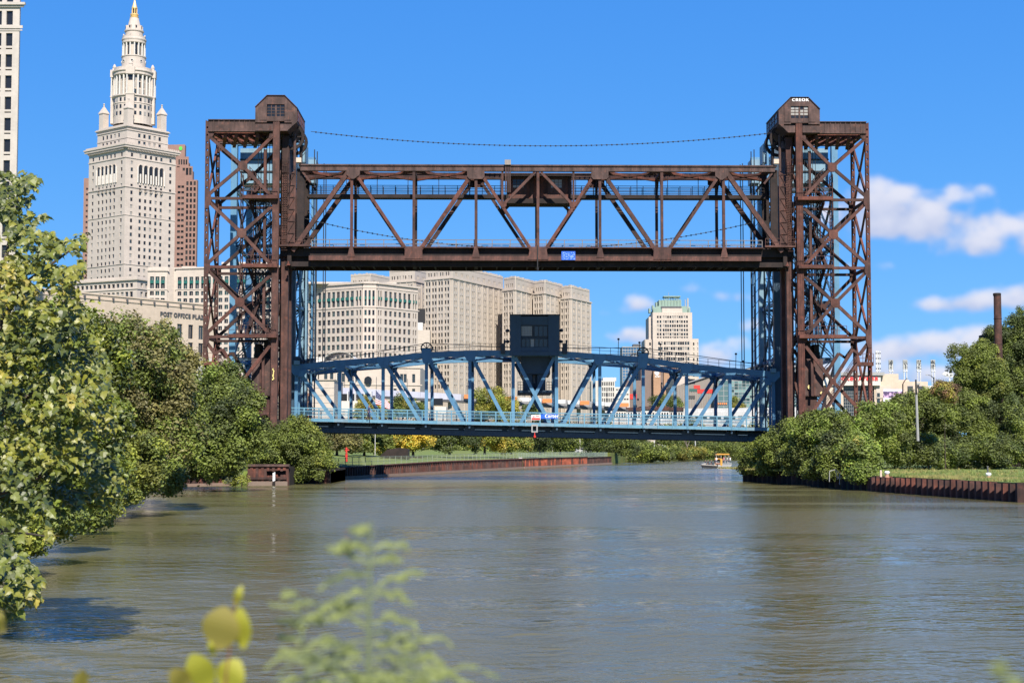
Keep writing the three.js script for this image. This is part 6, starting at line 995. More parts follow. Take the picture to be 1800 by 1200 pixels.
// white stepped hall with a band of windows, low behind the truss on the right
{
  const D = 660, Y = (p) => wy(p, D), X = (p) => wx(p, D, 720), b = new Bld('white_hall', 'long white low building with a row of dark windows behind the blue railing', 'building', V(at(1270, 730, D).x, GROUND, -D - 10), 21), t = b.t, wh = M.white;
  const A = V(X(1186), 0, -D - 10), B = V(X(1450), 0, -D + 18), L = A.distanceTo(B), u = B.clone().sub(A).normalize(), P = (q, e) => [A.x + u.x * q - u.z * e, A.z + u.z * q + u.x * e]; mb().plan([P(0, 0), P(L, 0), P(L, -20), P(0, -20)], GROUND, Y(723)).build('wall_core', wh, t); mb().plan([P(0, 0.1), P(L, 0.1), P(L, -22), P(0, -22)], Y(723), Y(717)).build('roof', wh, t);
  b.face('wall', wh, A, B, GROUND, Y(722.9), even(L, 22, 1.95, 0.6), [[Y(736.5), Y(731)]], 0.3, { ext: 0 }); b.windows();
  const o = thing('brick_row', 'row of small old white and rust brown riverside buildings behind the blue railing', 'buildings', [wx(1110, 640, 725), GROUND, -645]); const X2 = (p) => wx(p, 640, 725), Y2 = (p) => wy(p, 640), R = rng(31);
  for (let i = 0; i < 6; i++) { const a = 1052 + i * 25, top = 714 + (i % 3); mb().box(X2(a), X2(a + 24.5), GROUND, Y2(top + 6), -655, -640).build('wall', i % 2 ? M.limeWhite : M.white, o); mb().box(X2(a - 0.3), X2(a + 24.8), Y2(top + 6), Y2(top), -656, -639.5).build('roof', i % 3 ? M.rust : M.rustGrey, o); for (let k = 0; k < 5; k++) { const w = mb(), p = a + 2 + k * 4.6; w.box(X2(p), X2(p + 2.4), Y2(734), Y2(725), -640, -639.85); w.build('window', M.glassDark, o); } }
}
// elevated railway with a pale parapet, on piers, across the middle
{
  const D = 520, o = thing('railway_viaduct', 'pale grey elevated railway viaduct crossing behind the blue truss', 'viaduct', [wx(800, D, 690), GROUND, -D]), A = at(588, 686, 505), B = at(1100, 714, 560), u = B.clone().sub(A), seg = 22, lav = paintM(0.50, 0.5, 0.58, 20);
  for (let i = 0; i < seg; i++) { const p = A.clone().addScaledVector(u, i / seg), q = A.clone().addScaledVector(u, (i + 0.985) / seg); mb().bar(p, q, 2.0, 0.5).build('parapet', i < 9 ? lav : M.roofGrey, o); mb().bar(V(p.x, p.y - 1.35, p.z - 2), V(q.x, q.y - 1.35, q.z - 2), 0.8, 4).build('deck', M.greyDark, o); if (i % 2 === 0) mb().box(p.x, p.x + 1.3, GROUND, p.y - 1.4, p.z - 4.5, p.z - 2.5).build('pier', M.concrete, o); }
  const R = rng(8); for (let i = 9; i < 22; i += 1) { const p = A.clone().addScaledVector(u, i / seg); mb().box(p.x + 1, p.x + 4 + R() * 2, p.y - 0.4, p.y + 0.9, p.z + 0.3, p.z + 0.7).build('equipment_cabinet', i % 3 ? M.white : M.orange, o); }
  for (let i = 0; i < 10; i++) { const p = A.clone().addScaledVector(u, (i + 0.3) / 10); mb().tube(V(p.x, p.y, p.z - 1), V(p.x, p.y + 5, p.z - 1), 0.09, 5).build('catenary_mast', M.greyDark, o); }
  // station below it
  const s = thing('station', 'low white station with dark bays below the elevated railway on the left', 'building', [wx(650, 500, 710), GROUND, -498]), X = (p) => wx(p, 500, 710), Y = (p) => wy(p, 500);
  mb().box(X(586), X(700), GROUND, Y(705), -506, -497).build('wall', M.limeWhite, s); for (const [a, c] of [[600, 611], [614, 624], [627, 640], [643, 652]]) { mb().box(X(a), X(c), Y(704.5), Y(692), -503, -500).build('dark_bay', M.glassDark, s); mb().box(X(c), X(c + 1.6), Y(705), Y(688), -502, -498).build('pier', M.white, s); } mb().box(X(765), X(785), GROUND, Y(715), -506, -497).build('wall', M.limeWhite, s); mb().box(X(758), X(778), Y(712), Y(700), -504, -500).build('dark_bay', M.glassDark, s);
}
// plain tan block left of it, and the white vaulted canopy that shows over the left end of the truss
{
  const D = 480, X = (p) => wx(p, D, 690), Y = (p) => wy(p, D), o = thing('blank_walled_block', 'plain pale stone block with a blank wall beside the left end of the blue truss', 'building', [X(566), GROUND, -D]); mb().box(X(546), X(587), GROUND, Y(668), -D - 25, -D).build('wall', M.limePink, o); mb().box(X(545), X(588), Y(668), Y(666.5), -D - 25.4, -D + 0.4).build('cornice', M.limePink, o); for (let k = 0; k < 4; k++) mb().box(X(546), X(587), Y(682 + k * 13), Y(681.4 + k * 13), -D, -D + 0.06).build('joint', M.grayStone, o); mb().box(X(500), X(545.5), GROUND, Y(690), -D - 15, -D - 4).build('wall', M.brick, o); for (let i = 0; i < 5; i++) for (let j = 0; j < 3; j++) mb().box(X(506 + i * 8), X(510 + i * 8), Y(703 + j * 12), Y(695 + j * 12), -D - 4, -D - 3.9).build('window', M.glassDark, o);
  const D2 = 640, X2 = (p) => wx(p, D2, 630), Y2 = (p) => wy(p, D2), v = thing('vaulted_canopy', 'white arched canopy roof showing above the left end of the blue truss', 'canopy', [X2(596), Y2(650), -D2]), n = 18, A = (i, s) => { const a = Math.PI * (1 - i / n); return [X2(596) + 6.2 * s * Math.cos(a), Y2(633.5) + 3.5 * s * Math.sin(a)]; };
  for (let i = 0; i < n; i++) { const [x0, y0] = A(i, 1), [x1, y1] = A(i + 1, 1), [x2, y2] = A(i + 1, 0.97), [x3, y3] = A(i, 0.97); mb().hexa([V(x3, y3, -D2), V(x2, y2, -D2), V(x2, y2, -D2 - 20), V(x3, y3, -D2 - 20), V(x0, y0, -D2), V(x1, y1, -D2), V(x1, y1, -D2 - 20), V(x0, y0, -D2 - 20)]).build('vault_panel', M.white, v); }
  mb().box(X2(552), X2(628), Y2(637), Y2(634), -D2 - 22, -D2 + 0.5).build('eaves', M.white, v); mb().box(X2(548), X2(570), Y2(634), Y2(627), -D2 - 20, -D2 - 2).build('roof', M.limeWhite, v); for (const p of [556, 590, 622]) mb().box(X2(p), X2(p + 2), GROUND, Y2(637), -D2 - 20, -D2 - 0.5).build('pier', M.limeWhite, v);
}
// ---------------------------------------------------------------- trees and shrubs: tapered trunks and limbs, crowns of many small leaves in clumps
const leafMat = (rough = 0.6, tr = 0.32) => new THREE.MeshPhysicalMaterial({ color: 0xffffff, roughness: rough, transmission: tr, thickness: 0, side: THREE.DoubleSide });
M.leaf = leafMat(0.62, 0.3); M.leafNear = leafMat(0.48, 0.34); M.bark = rustM(0.11, 0.085, 0.065, 1.5); M.barkPale = rustM(0.24, 0.2, 0.17, 1.5);
function clusterGeo(seed, n, size, flatness = 1) {                       // a spray of n folded leaves inside a unit ball
  const R = rng(seed), m = mb();
  for (let i = 0; i < n; i++) {
    const a = R() * 6.283, z = R() * 2 - 1, r = Math.cbrt(R()), p = V(Math.cos(a) * Math.sqrt(1 - z * z) * r, z * r * flatness, Math.sin(a) * Math.sqrt(1 - z * z) * r);
    const out = p.clone().add(V((R() - 0.5) * 1.3, 0.35 + (R() - 0.5) * 1.1, (R() - 0.5) * 1.3)).normalize(), t = V(R() - 0.5, -0.25 - R() * 0.5, R() - 0.5).cross(out).normalize(), u = V(0, 0, 0).crossVectors(out, t), s = size * (0.65 + 0.7 * R());
    const b = p.clone().addScaledVector(t, -s * 0.5), e = p.clone().addScaledVector(t, s * 0.55), l = p.clone().addScaledVector(u, -s * 0.36).addScaledVector(out, s * 0.12), q = p.clone().addScaledVector(u, s * 0.36).addScaledVector(out, s * 0.12);
    m.tri(b, q, e); m.tri(b, e, l);
  }
  const g = m.geometry(); g.deleteAttribute('uv'); return g;
}
const CL = [1, 2, 3, 4].map((k) => clusterGeo(k, 24, 0.36)), CLFINE = [7, 8, 9].map((k) => clusterGeo(k, 32, 0.33));
const n3 = (p, f, s) => (vnoise(p.x * f + 11, p.y * f + p.z * f * 0.7, s) + vnoise(p.z * f - p.x * f * 0.5, p.y * f + 5, s + 9)) / 2;
// lobes: [x, y, z, rx, ry, rz]; tones: [colour, weight]; the clumps are leaf sprays scattered through the outer part of each lobe
function crown(parent, lobes, count, size, tones, seed, opt = {}) {
  const R = rng(seed), B = rootOf(parent), geos = opt.geos || CL, lists = geos.map(() => []), tw = tones.reduce((a, t) => a + t[1], 0), big = lobes;
  if (!opt.smooth) { const sub = []; for (const l of lobes) { sub.push([l[0], l[1], l[2], l[3] * 0.74, l[4] * 0.74, l[5] * 0.74, 0.35]); const n = opt.clumps || 22; for (let i = 0; i < n; i++) { const a = R() * 6.283, z = R() * 1.75 - 0.75, q = Math.sqrt(Math.max(0, 1 - z * z)), f = 0.6 + 0.5 * R(), e = 0.15 + 0.27 * R() * R() + 0.05 * R(); sub.push([l[0] + Math.cos(a) * q * l[3] * f, l[1] + z * l[4] * f, l[2] + Math.sin(a) * q * l[5] * f, l[3] * e * 1.15, l[4] * e * 0.85, l[5] * e * 1.15, 1]); } for (let i = 0; i < 6; i++) { const a = R() * 6.283, q = 0.25 + 0.7 * R(), z = Math.sqrt(1 - q * q) * (0.75 + 0.35 * R()), e = 0.07 + 0.07 * R(); sub.push([l[0] + Math.cos(a) * q * l[3] * 0.9, l[1] + z * l[4], l[2] + Math.sin(a) * q * l[5] * 0.9, l[3] * e * 1.2, l[4] * (0.2 + 0.2 * R()), l[5] * e * 1.2, 1.3]); } } lobes = sub; }
  const area = lobes.map((l) => (l[3] * l[4] + l[4] * l[5] + l[3] * l[5]) * (l[6] || 1)), total = area.reduce((a, b) => a + b, 0), clumpTone = lobes.map(() => R());
  let made = 0, tries = 0;
  while (made < count && tries++ < count * 12) {
    let k = R() * total, li = 0; while ((k -= area[li]) > 0 && li < lobes.length - 1) li++;
    const l = lobes[li], a = R() * 6.283, z = R() * 2 - 1, s = Math.sqrt(1 - z * z), d = V(Math.cos(a) * s, z, Math.sin(a) * s), rr = (0.55 + 0.5 * Math.sqrt(R())) * (0.78 + 0.44 * n3(V(d.x * 3 + li, d.y * 3, d.z * 3), 1.4, seed));
    const p = V(l[0] + d.x * l[3] * rr, l[1] + d.y * l[4] * rr, l[2] + d.z * l[5] * rr);
    if (opt.floor !== undefined && p.y < opt.floor) continue;
    if (opt.smooth && lobes.some((q, j) => j !== li && ((p.x - q[0]) / q[3]) ** 2 + ((p.y - q[1]) / q[4]) ** 2 + ((p.z - q[2]) / q[5]) ** 2 < 0.42)) continue;
    if (n3(p, opt.gap || 0.55, seed + 3) < (opt.thin ?? 0.33)) continue;
    if (opt.keep && !opt.keep(p)) continue;
    const g = n3(p, opt.patch || 0.35, seed + 31), j = Math.min(0.999, g * 0.4 + clumpTone[li] * 0.35 + R() * 0.25); let f = j * tw, ti = 0; while (ti < tones.length - 1 && (f -= tones[ti][1]) > 0) ti++;
    const c = tones[ti][0], v = (0.62 + 0.76 * clumpTone[(li * 7 + 3) % clumpTone.length]) * (0.75 + 0.5 * R()), q = new THREE.Matrix4().compose(p, new THREE.Quaternion().setFromEuler(new THREE.Euler((R() - 0.5) * 1.3, R() * 6.283, (R() - 0.5) * 1.3)), V(1, 1, 1).multiplyScalar(size * (0.75 + 0.6 * R())));
    q.elements[12] -= B.x; q.elements[13] -= B.y; q.elements[14] -= B.z;
    lists[made % geos.length].push([q, LIN(c[0] * v, c[1] * v, c[2] * v)]); made++;
  }
  lists.forEach((L, i) => { if (!L.length) return; const o = new THREE.InstancedMesh(geos[i], opt.mat || M.leaf, L.length); L.forEach(([q, c], k) => { o.setMatrixAt(k, q); o.setColorAt(k, c); }); o.name = opt.name || 'crown'; o.userData.kind = 'stuff'; o.castShadow = o.receiveShadow = true; parent.add(o); });
}
function limbs(parent, foot, lobes, r0, mat = M.bark, seed = 1, twigs = 3) {
  const R = rng(seed), m = mb(), top = lobes.reduce((a, l) => V(a.x + l[0] / lobes.length, a.y + l[1] / lobes.length, a.z + l[2] / lobes.length), V(0, 0, 0)), fork = foot.clone().lerp(top, 0.45); fork.x = lerp(foot.x, top.x, 0.3); fork.z = lerp(foot.z, top.z, 0.3);
  const tr = mb(); tr.tube(V(foot.x, foot.y - 0.5, foot.z), V(foot.x, foot.y + 0.5, foot.z), r0 * 1.35, 9, r0); tr.tube(V(foot.x, foot.y + 0.5, foot.z), fork, r0, 9, r0 * 0.7); tr.build('trunk', mat, parent);
  for (const l of lobes) { const e = V(l[0], l[1], l[2]), k = fork.clone().lerp(e, 0.5).add(V((R() - 0.5) * 0.8, 0.4, (R() - 0.5) * 0.8)); m.tube(fork, k, r0 * 0.5, 6, r0 * 0.3); m.tube(k, e, r0 * 0.3, 6, r0 * 0.12); for (let i = 0; i < twigs; i++) { const a = R() * 6.28, z = R() * 1.4 - 0.4, q = V(l[0] + Math.cos(a) * l[3] * 0.8, l[1] + z * l[4] * 0.8, l[2] + Math.sin(a) * l[5] * 0.8); m.tube(e, q, r0 * 0.12, 4, r0 * 0.03); } }
  m.build('branches', mat, parent, 'stuff');
}
const G = { dark: [0.062, 0.09, 0.009], mid: [0.14, 0.178, 0.017], lite: [0.235, 0.255, 0.024], yel: [0.33, 0.29, 0.04], olive: [0.2, 0.18, 0.05], gold: [0.58, 0.43, 0.045], bright: [0.2, 0.275, 0.03], grey: [0.15, 0.18, 0.1], rusty: [0.22, 0.12, 0.055] };
// blobs are [pixel x, pixel y, half width px, half height px, distance, depth radius m]
function plantAt(name, label, cat, group, blobs, foot, count, size, tones, seed, opt = {}) {
  const lobes = blobs.map(([px, py, w, h, D, dz]) => { const c = at(px, py, D), k = D / FOCAL; return [c.x, c.y, c.z, w * k, h * k, dz ?? Math.max(w, h) * k * 0.8]; });
  const f = at(foot[0], 785, foot[1]); f.y = foot[2] ?? 1.65;
  const o = thing(name, label, cat, [f.x, f.y, f.z], group); if (!opt.bare) limbs(o, f, lobes, opt.r || 0.22, opt.bark || M.bark, seed, opt.twigs ?? 3);
  crown(o, lobes, count, size, tones, seed, opt); return o;
}
const mix = (...a) => { const t = []; for (let i = 0; i < a.length; i += 2) t.push([G[a[i]], a[i + 1]]); return t; };

// ---- left bank
plantAt('bank_tree', 'medium green tree leaning over the water at the left edge behind the nearest branches', 'tree', null, [[70, 640, 95, 95, 40, 2], [140, 620, 70, 70, 38, 1.5], [60, 760, 110, 95, 38, 2], [150, 740, 65, 85, 37, 1.5], [130, 840, 85, 62, 36, 1.3], [40, 860, 80, 80, 36, 1.3], [175, 830, 42, 60, 37, 1]], [-60, 44], 2600, 0.26, mix('dark', 1.6, 'mid', 2.2, 'lite', 1.8, 'yel', 0.5), 11, { gap: 1.5, thin: 0.36, mat: M.leafNear });
plantAt('bank_tree', 'tall olive and tan tinged tree on the left bank before the post office', 'tree', null, [[255, 650, 78, 88, 118, 3.4], [215, 620, 55, 62, 122, 3], [280, 650, 42, 60, 114, 2.6], [318, 715, 40, 44, 116, 2.5], [240, 740, 85, 75, 116, 3.2], [300, 770, 62, 70, 115, 3], [195, 720, 52, 80, 112, 3]], [250, 124], 3300, 0.62, mix('dark', 1.0, 'mid', 1.9, 'olive', 2.3, 'yel', 0.7), 12, { gap: 0.75, thin: 0.31, geos: CLFINE });
plantAt('bank_tree', 'dense green tree with bright lower branches beside the left rusty tower', 'tree', null, [[392, 700, 58, 50, 168, 3.8], [375, 760, 72, 60, 166, 4], [424, 738, 32, 52, 164, 2.6], [402, 795, 40, 45, 163, 2.6], [345, 720, 40, 55, 170, 3.4], [350, 810, 48, 40, 168, 3]], [392, 176], 3000, 0.72, mix('dark', 1.6, 'mid', 2.2, 'bright', 1.5), 13, { gap: 0.6, thin: 0.3, geos: CLFINE });
plantAt('bank_shrub', 'rounded green shrub over the rusted piles below the left tower', 'shrub', null, [[515, 780, 46, 38, 198, 2.6], [480, 790, 42, 34, 199, 2.2], [550, 795, 32, 34, 200, 2.4], [540, 820, 36, 24, 198, 2], [462, 805, 26, 24, 197, 1.8]], [520, 202], 2100, 0.62, mix('dark', 1.3, 'mid', 2.3, 'lite', 1.6), 14, { gap: 0.7, thin: 0.3, geos: CLFINE });
plantAt('bank_shrub', 'low green bush on the left waterline under the olive tree', 'shrub', null, [[235, 815, 62, 50, 106, 2], [190, 850, 50, 52, 102, 1.8], [270, 840, 40, 32, 118, 1.6], [165, 880, 42, 34, 98, 1.6]], [215, 108], 1700, 0.5, mix('dark', 1.2, 'mid', 2, 'lite', 2.1, 'yel', 0.8), 15, { gap: 0.9, thin: 0.32, geos: CLFINE });
plantAt('bank_shrub', 'low dark bush over the sheet piles left of the mooring cell', 'shrub', null, [[320, 806, 40, 32, 166, 2], [365, 818, 34, 26, 172, 2], [388, 814, 28, 28, 176, 2], [300, 822, 30, 22, 158, 1.8]], [345, 176], 1300, 0.6, mix('dark', 2.2, 'mid', 2, 'lite', 0.6), 16, { gap: 0.8, thin: 0.3, geos: CLFINE });
plantAt('fallen_branch', 'pale green drooping branch touching the water beside the mooring cell', 'branch', null, [[420, 843, 15, 8, 186, 0.8], [405, 846, 10, 5, 186, 0.6]], [425, 188, 0.5], 70, 0.42, mix('grey', 1, 'lite', 1), 17, { thin: 0.1, r: 0.06 });
plantAt('bank_tree', 'green tree filling the gap between the olive tree and the post office block', 'tree', null, [[150, 640, 50, 60, 150, 3], [280, 625, 30, 40, 150, 2.5], [340, 745, 36, 50, 186, 3]], [170, 160], 1500, 0.7, mix('dark', 1.4, 'mid', 2, 'lite', 1.2), 18, { gap: 0.6, geos: CLFINE });
plantAt('bank_shrub', 'leafy bush hanging down to the water at the left edge under the large leaves', 'shrub', null, [[60, 905, 60, 46, 62, 1.6], [120, 890, 46, 36, 70, 1.6], [0, 940, 60, 50, 56, 1.6], [165, 893, 40, 30, 84, 1.6], [-40, 990, 50, 60, 46, 1.6]], [20, 66], 1500, 0.42, mix('dark', 1.2, 'mid', 2.2, 'lite', 1.6), 19, { gap: 0.9, geos: CLFINE });
// ---- right bank
const rightShrubs = [
  ['rounded shrub at the tip of the right bank beside the open water', [[1335, 812, 28, 30, 212, 2.2], [1318, 826, 16, 20, 214, 1.5], [1352, 800, 24, 30, 208, 2]], [1338, 213], 1000, 'mid', 21],
  ['shrub against the foot of the blue span on the right bank', [[1372, 795, 32, 36, 200, 2.6], [1395, 780, 28, 34, 198, 2.4], [1360, 826, 30, 24, 204, 2]], [1376, 202], 1300, 'mid', 22],
  ['tall shrub just below the right rusty tower', [[1432, 772, 38, 38, 190, 2.8], [1458, 760, 30, 34, 189, 2.6], [1420, 812, 40, 34, 192, 2.4]], [1436, 192], 1500, 'lite', 23],
  ['shrub hanging over the black wall behind the steel handrail', [[1480, 800, 36, 34, 180, 2.4], [1450, 832, 34, 20, 182, 1.8], [1495, 832, 34, 24, 178, 1.8]], [1478, 182], 1300, 'mid', 24],
  ['yellow green shrub spilling down the wall at the end of the lawn', [[1518, 822, 30, 34, 170, 2], [1505, 800, 28, 28, 171, 2], [1522, 850, 20, 18, 168, 1.2]], [1514, 171], 1100, 'yel', 25],
  ['broad shrub in front of the right rusty tower legs', [[1505, 758, 36, 30, 194, 2.6], [1540, 745, 38, 30, 196, 2.8], [1490, 785, 30, 26, 190, 2.4]], [1514, 196], 1500, 'lite', 26],
  ['bush right of the right rusty tower, left of the grey lamp post', [[1575, 742, 40, 34, 214, 3], [1560, 790, 44, 34, 206, 3], [1592, 715, 24, 20, 220, 2.2]], [1572, 216], 1700, 'mid', 27],
  ['bush behind the grey lamp post on the right bank', [[1632, 738, 42, 38, 220, 3.4], [1620, 795, 42, 32, 212, 3], [1648, 708, 26, 20, 224, 2.4]], [1632, 222], 1800, 'mid', 28],
  ['dark bush at the back of the lawn right of the lamp post', [[1690, 760, 46, 44, 222, 3.4], [1672, 800, 40, 26, 214, 2.8], [1708, 720, 34, 30, 226, 3]], [1688, 224], 1900, 'dark', 29],
  ['dark bush at the right edge of the photo behind the lawn', [[1762, 750, 46, 50, 224, 3.6], [1745, 800, 46, 28, 214, 3], [1800, 780, 44, 50, 218, 3.6]], [1766, 226], 2000, 'dark', 30],
];
for (const [what, blobs, foot, n, tone, seed] of rightShrubs) plantAt('riverside_shrub', 'green ' + what, 'shrub', null, blobs, foot, n, 0.66, tone === 'yel' ? mix('mid', 1.6, 'bright', 1.6, 'yel', 1.4) : tone === 'dark' ? mix('dark', 2.2, 'mid', 2, 'lite', 0.5) : tone === 'lite' ? mix('dark', 0.7, 'mid', 2.2, 'bright', 1.4, 'olive', 0.8) : mix('dark', 1.3, 'mid', 2.3, 'lite', 1.2), seed, { gap: 0.6, thin: 0.27, geos: CLFINE, r: 0.1, floor: 1.45 });
plantAt('riverside_tree', 'green tree with drooping crown standing left of the rusted chimney', 'tree', null, [[1690, 632, 28, 24, 229, 2.2], [1715, 655, 34, 34, 228, 2.6], [1728, 625, 20, 24, 229, 1.8], [1745, 665, 26, 34, 227, 2.0], [1700, 690, 34, 26, 228, 2.4], [1735, 700, 34, 28, 228, 2.4]], [1720, 232], 2400, 0.62, mix('dark', 1.2, 'mid', 2.4, 'lite', 1.3), 41, { gap: 0.7, thin: 0.36, geos: CLFINE });
plantAt('riverside_shrub', 'pale variegated bush just left of the green tree by the chimney', 'shrub', null, [[1660, 690, 20, 18, 205, 1.5]], [1662, 208], 360, 0.5, mix('grey', 1, 'yel', 1, 'rusty', 0.5, 'mid', 1), 42, { gap: 0.9, geos: CLFINE, r: 0.08 });
{ // ivy grown over an old wall at the right edge
  const D = 238, o = thing('ivy_covered_wall', 'dark old brick building thickly grown over with ivy at the right edge', 'building', [wx(1790, D), 1.6, -D]); mb().box(wx(1764, D, 660), wx(1900, D, 660), 1.2, wy(580, D), -D - 12, -D).build('wall', M.rustBlack, o);
  const lb = [[1765, 592, 24, 16], [1800, 580, 40, 22], [1745, 588, 10, 10], [1770, 650, 16, 60], [1800, 620, 30, 50], [1790, 700, 40, 50]].map(([px, py, w, h]) => { const c = at(px, py, D - 1.2), k = D / FOCAL; return [c.x, c.y, c.z, w * k, h * k, 1.4]; });
  crown(o, lb, 2300, 0.6, mix('dark', 2.4, 'mid', 1.5, 'rusty', 0.35), 43, { gap: 0.8, thin: 0.3, geos: CLFINE, name: 'ivy' });
  const l2 = [[1795, 560, 16, 18]].map(([px, py, w, h]) => { const c = at(px, py, D + 3), k = D / FOCAL; return [c.x, c.y, c.z, w * k, h * k, 1.2]; }); crown(o, l2, 160, 0.5, mix('mid', 2, 'dark', 1), 44, { gap: 0.9, geos: CLFINE, name: 'ivy' });
}
{ const R = rng(17), tg = (() => { const m = mb(); for (let i = 0; i < 16; i++) { const a = R() * 6.28, r = R() * 0.5, x = Math.cos(a) * r, z = Math.sin(a) * r, h = 0.5 + R() * 0.6, b = R() * 6.28; m.tri(V(x - 0.05 * Math.cos(b), 0, z - 0.05 * Math.sin(b)), V(x + 0.05 * Math.cos(b), 0, z + 0.05 * Math.sin(b)), V(x + (R() - 0.5) * 0.5, h, z + (R() - 0.5) * 0.5)); } const g = m.geometry(); g.deleteAttribute('uv'); return g; })();
  const L = []; while (L.length < 5200) { const d = 128 + R() * 95, x = lerp(42.2, 36.8, (d - 132) / 34) + 0.5 + R() * R() * 34; if (x > 88) continue; L.push([x, d]); } const o = new THREE.InstancedMesh(tg, M.leaf, L.length), q = new THREE.Matrix4(); L.forEach(([x, d], i) => { const s = 0.16 + 0.2 * R(), n = fbm(x / 7, d / 9, 3, 4), v = 0.7 + 0.6 * R(); q.makeRotationY(R() * 6.28).scale(V(s * 1.6, s, s * 1.6)).setPosition(x, 1.64, -d); o.setMatrixAt(i, q); o.setColorAt(i, n > 0.55 ? LIN(0.34 * v, 0.31 * v, 0.1 * v) : LIN(0.2 * v, 0.25 * v, 0.06 * v)); }); o.name = 'lawn_grass'; tag(o, 'short mown grass of the lawn on the right bank', null, null, 'stuff'); scene.add(o); }
// ---- the park lawn, rising from its wall, and its trees
{
  const wl = [[-26, 226], [-12, 286], [2.4, 345.6], [13, 385], [18.5, 405], [26.5, 437]], m = mb(), off = [[1.2, 1.72], [10, 2.2], [30, 3.3], [70, 4.1], [160, 4.6]];
  const P = (i, j) => { const a = wl[Math.max(0, i - 1)], b = wl[Math.min(wl.length - 1, i + 1)], dx = b[0] - a[0], dz = b[1] - a[1], l = Math.hypot(dx, dz); return V(wl[i][0] - dz / l * off[j][0], off[j][1], -(wl[i][1] + dx / l * off[j][0])); };
  for (let i = 0; i + 1 < wl.length; i++) for (let j = 0; j + 1 < off.length; j++) m.quad(P(i, j), P(i + 1, j), P(i + 1, j + 1), P(i, j + 1));
  m.build('park_lawn', M.grass, scene, 'structure');
  // far bank beyond the wall's end and the slope of the city behind
  mb().plan([[26.5, -437.5], [44, -540], [70, -590], [140, -630], [420, -700], [420, -1400], [-300, -1400], [-300, -640], [-60, -520]], -2, 3.0).build('far_bank', M.grass, scene, 'structure');
  mb().plan([[-700, -690], [600, -760], [900, -1900], [-900, -1900]], -2, 5.5).build('city_terrace', M.grass, scene, 'structure');
  const trees = [
    ['dark olive park tree nearest the green shrub on the left', [[592, 768, 30, 22, 300], [565, 770, 22, 20, 302], [620, 775, 20, 18, 298]], [592, 302, 3.2], 700, mix('dark', 1.5, 'olive', 2.5, 'rusty', 0.4), 51],
    ['green park tree behind the red post', [[655, 768, 28, 24, 310], [640, 780, 20, 14, 308], [672, 784, 16, 12, 309]], [640, 310, 3.0], 700, mix('dark', 1, 'mid', 1.6, 'yel', 1.4), 52],
    ['bright yellow park tree beside the dark shelter', [[715, 768, 30, 22, 320], [740, 772, 22, 18, 322], [695, 776, 14, 14, 318]], [726, 322, 3.2], 760, mix('dark', 0.8, 'lite', 1, 'gold', 2.2), 53],
    ['dark green park tree in the middle of the lawn', [[790, 774, 34, 20, 335], [765, 770, 22, 18, 333], [820, 772, 22, 20, 338]], [790, 338, 3.4], 800, mix('dark', 2.4, 'mid', 1.8), 54],
    ['golden tinged park tree right of the dark green one', [[852, 764, 22, 16, 350], [838, 772, 16, 14, 348], [868, 776, 14, 14, 352]], [852, 352, 3.4], 520, mix('dark', 0.8, 'lite', 1.2, 'gold', 1.8), 55],
    ['yellow green park tree above the far fence corner', [[898, 768, 28, 22, 360], [880, 778, 18, 16, 358], [920, 780, 16, 14, 362]], [898, 362, 3.4], 700, mix('dark', 0.9, 'mid', 1.4, 'yel', 2), 56],
    ['pointed dark conifer left of the silver car', [[948, 776, 18, 30, 380], [950, 755, 10, 20, 380]], [949, 381, 3.2], 520, mix('dark', 3, 'mid', 0.8), 57],
    ['dark park tree just left of the pale lamp pole', [[985, 772, 26, 22, 400], [1004, 778, 16, 16, 402]], [985, 402, 3.2], 520, mix('dark', 2, 'mid', 2, 'lite', 0.8), 58],
    ['dark park tree right of the silver car', [[1050, 776, 20, 16, 440], [1040, 780, 14, 12, 442]], [1050, 442, 3.2], 380, mix('dark', 2.2, 'mid', 1.6), 59],
    ['broad dark green tree at the end of the park wall', [[1082, 778, 26, 20, 450], [1100, 786, 20, 16, 448], [1070, 786, 14, 14, 452]], [1082, 452, 2.8], 620, mix('dark', 1.8, 'mid', 2.2), 60],
    ['tall yellow green tree rising behind the blue truss left of centre', [[868, 712, 36, 26, 470], [890, 722, 26, 18, 468], [850, 728, 20, 14, 472]], [868, 474, 3], 1000, mix('mid', 1.4, 'lite', 1.6, 'yel', 2), 61],
    ['green tree seen behind the flag under the blue truss', [[705, 716, 26, 18, 430], [730, 722, 18, 14, 432], [685, 724, 14, 12, 428]], [705, 434, 3], 620, mix('dark', 1, 'mid', 2, 'yel', 1.3), 62],
    ['yellowing tree left of the flag under the blue truss', [[645, 720, 18, 20, 425], [660, 730, 14, 12, 424]], [645, 428, 3], 420, mix('mid', 1.2, 'yel', 2), 63],
    ['small dark tree between the blue cross braces', [[936, 722, 18, 12, 480]], [936, 482, 3], 220, mix('dark', 2, 'mid', 1.2), 64],
    ['green tree below the brown office block', [[1172, 705, 26, 10, 665], [1155, 712, 14, 8, 665]], [1165, 668, 3], 300, mix('dark', 1, 'mid', 2), 65],
    ['small green tree in front of the green glass hall', [[1292, 708, 8, 9, 690], [1300, 716, 10, 8, 690]], [1294, 692, 3], 160, mix('mid', 1, 'yel', 1.4), 66],
  ];
  for (const [what, blobs, foot, n, tones, seed] of trees) plantAt('park_tree', what, 'tree', null, blobs, foot, n, seed > 60 ? 1.0 : 0.85, tones, seed, { gap: 0.45, thin: 0.3, r: 0.24 });
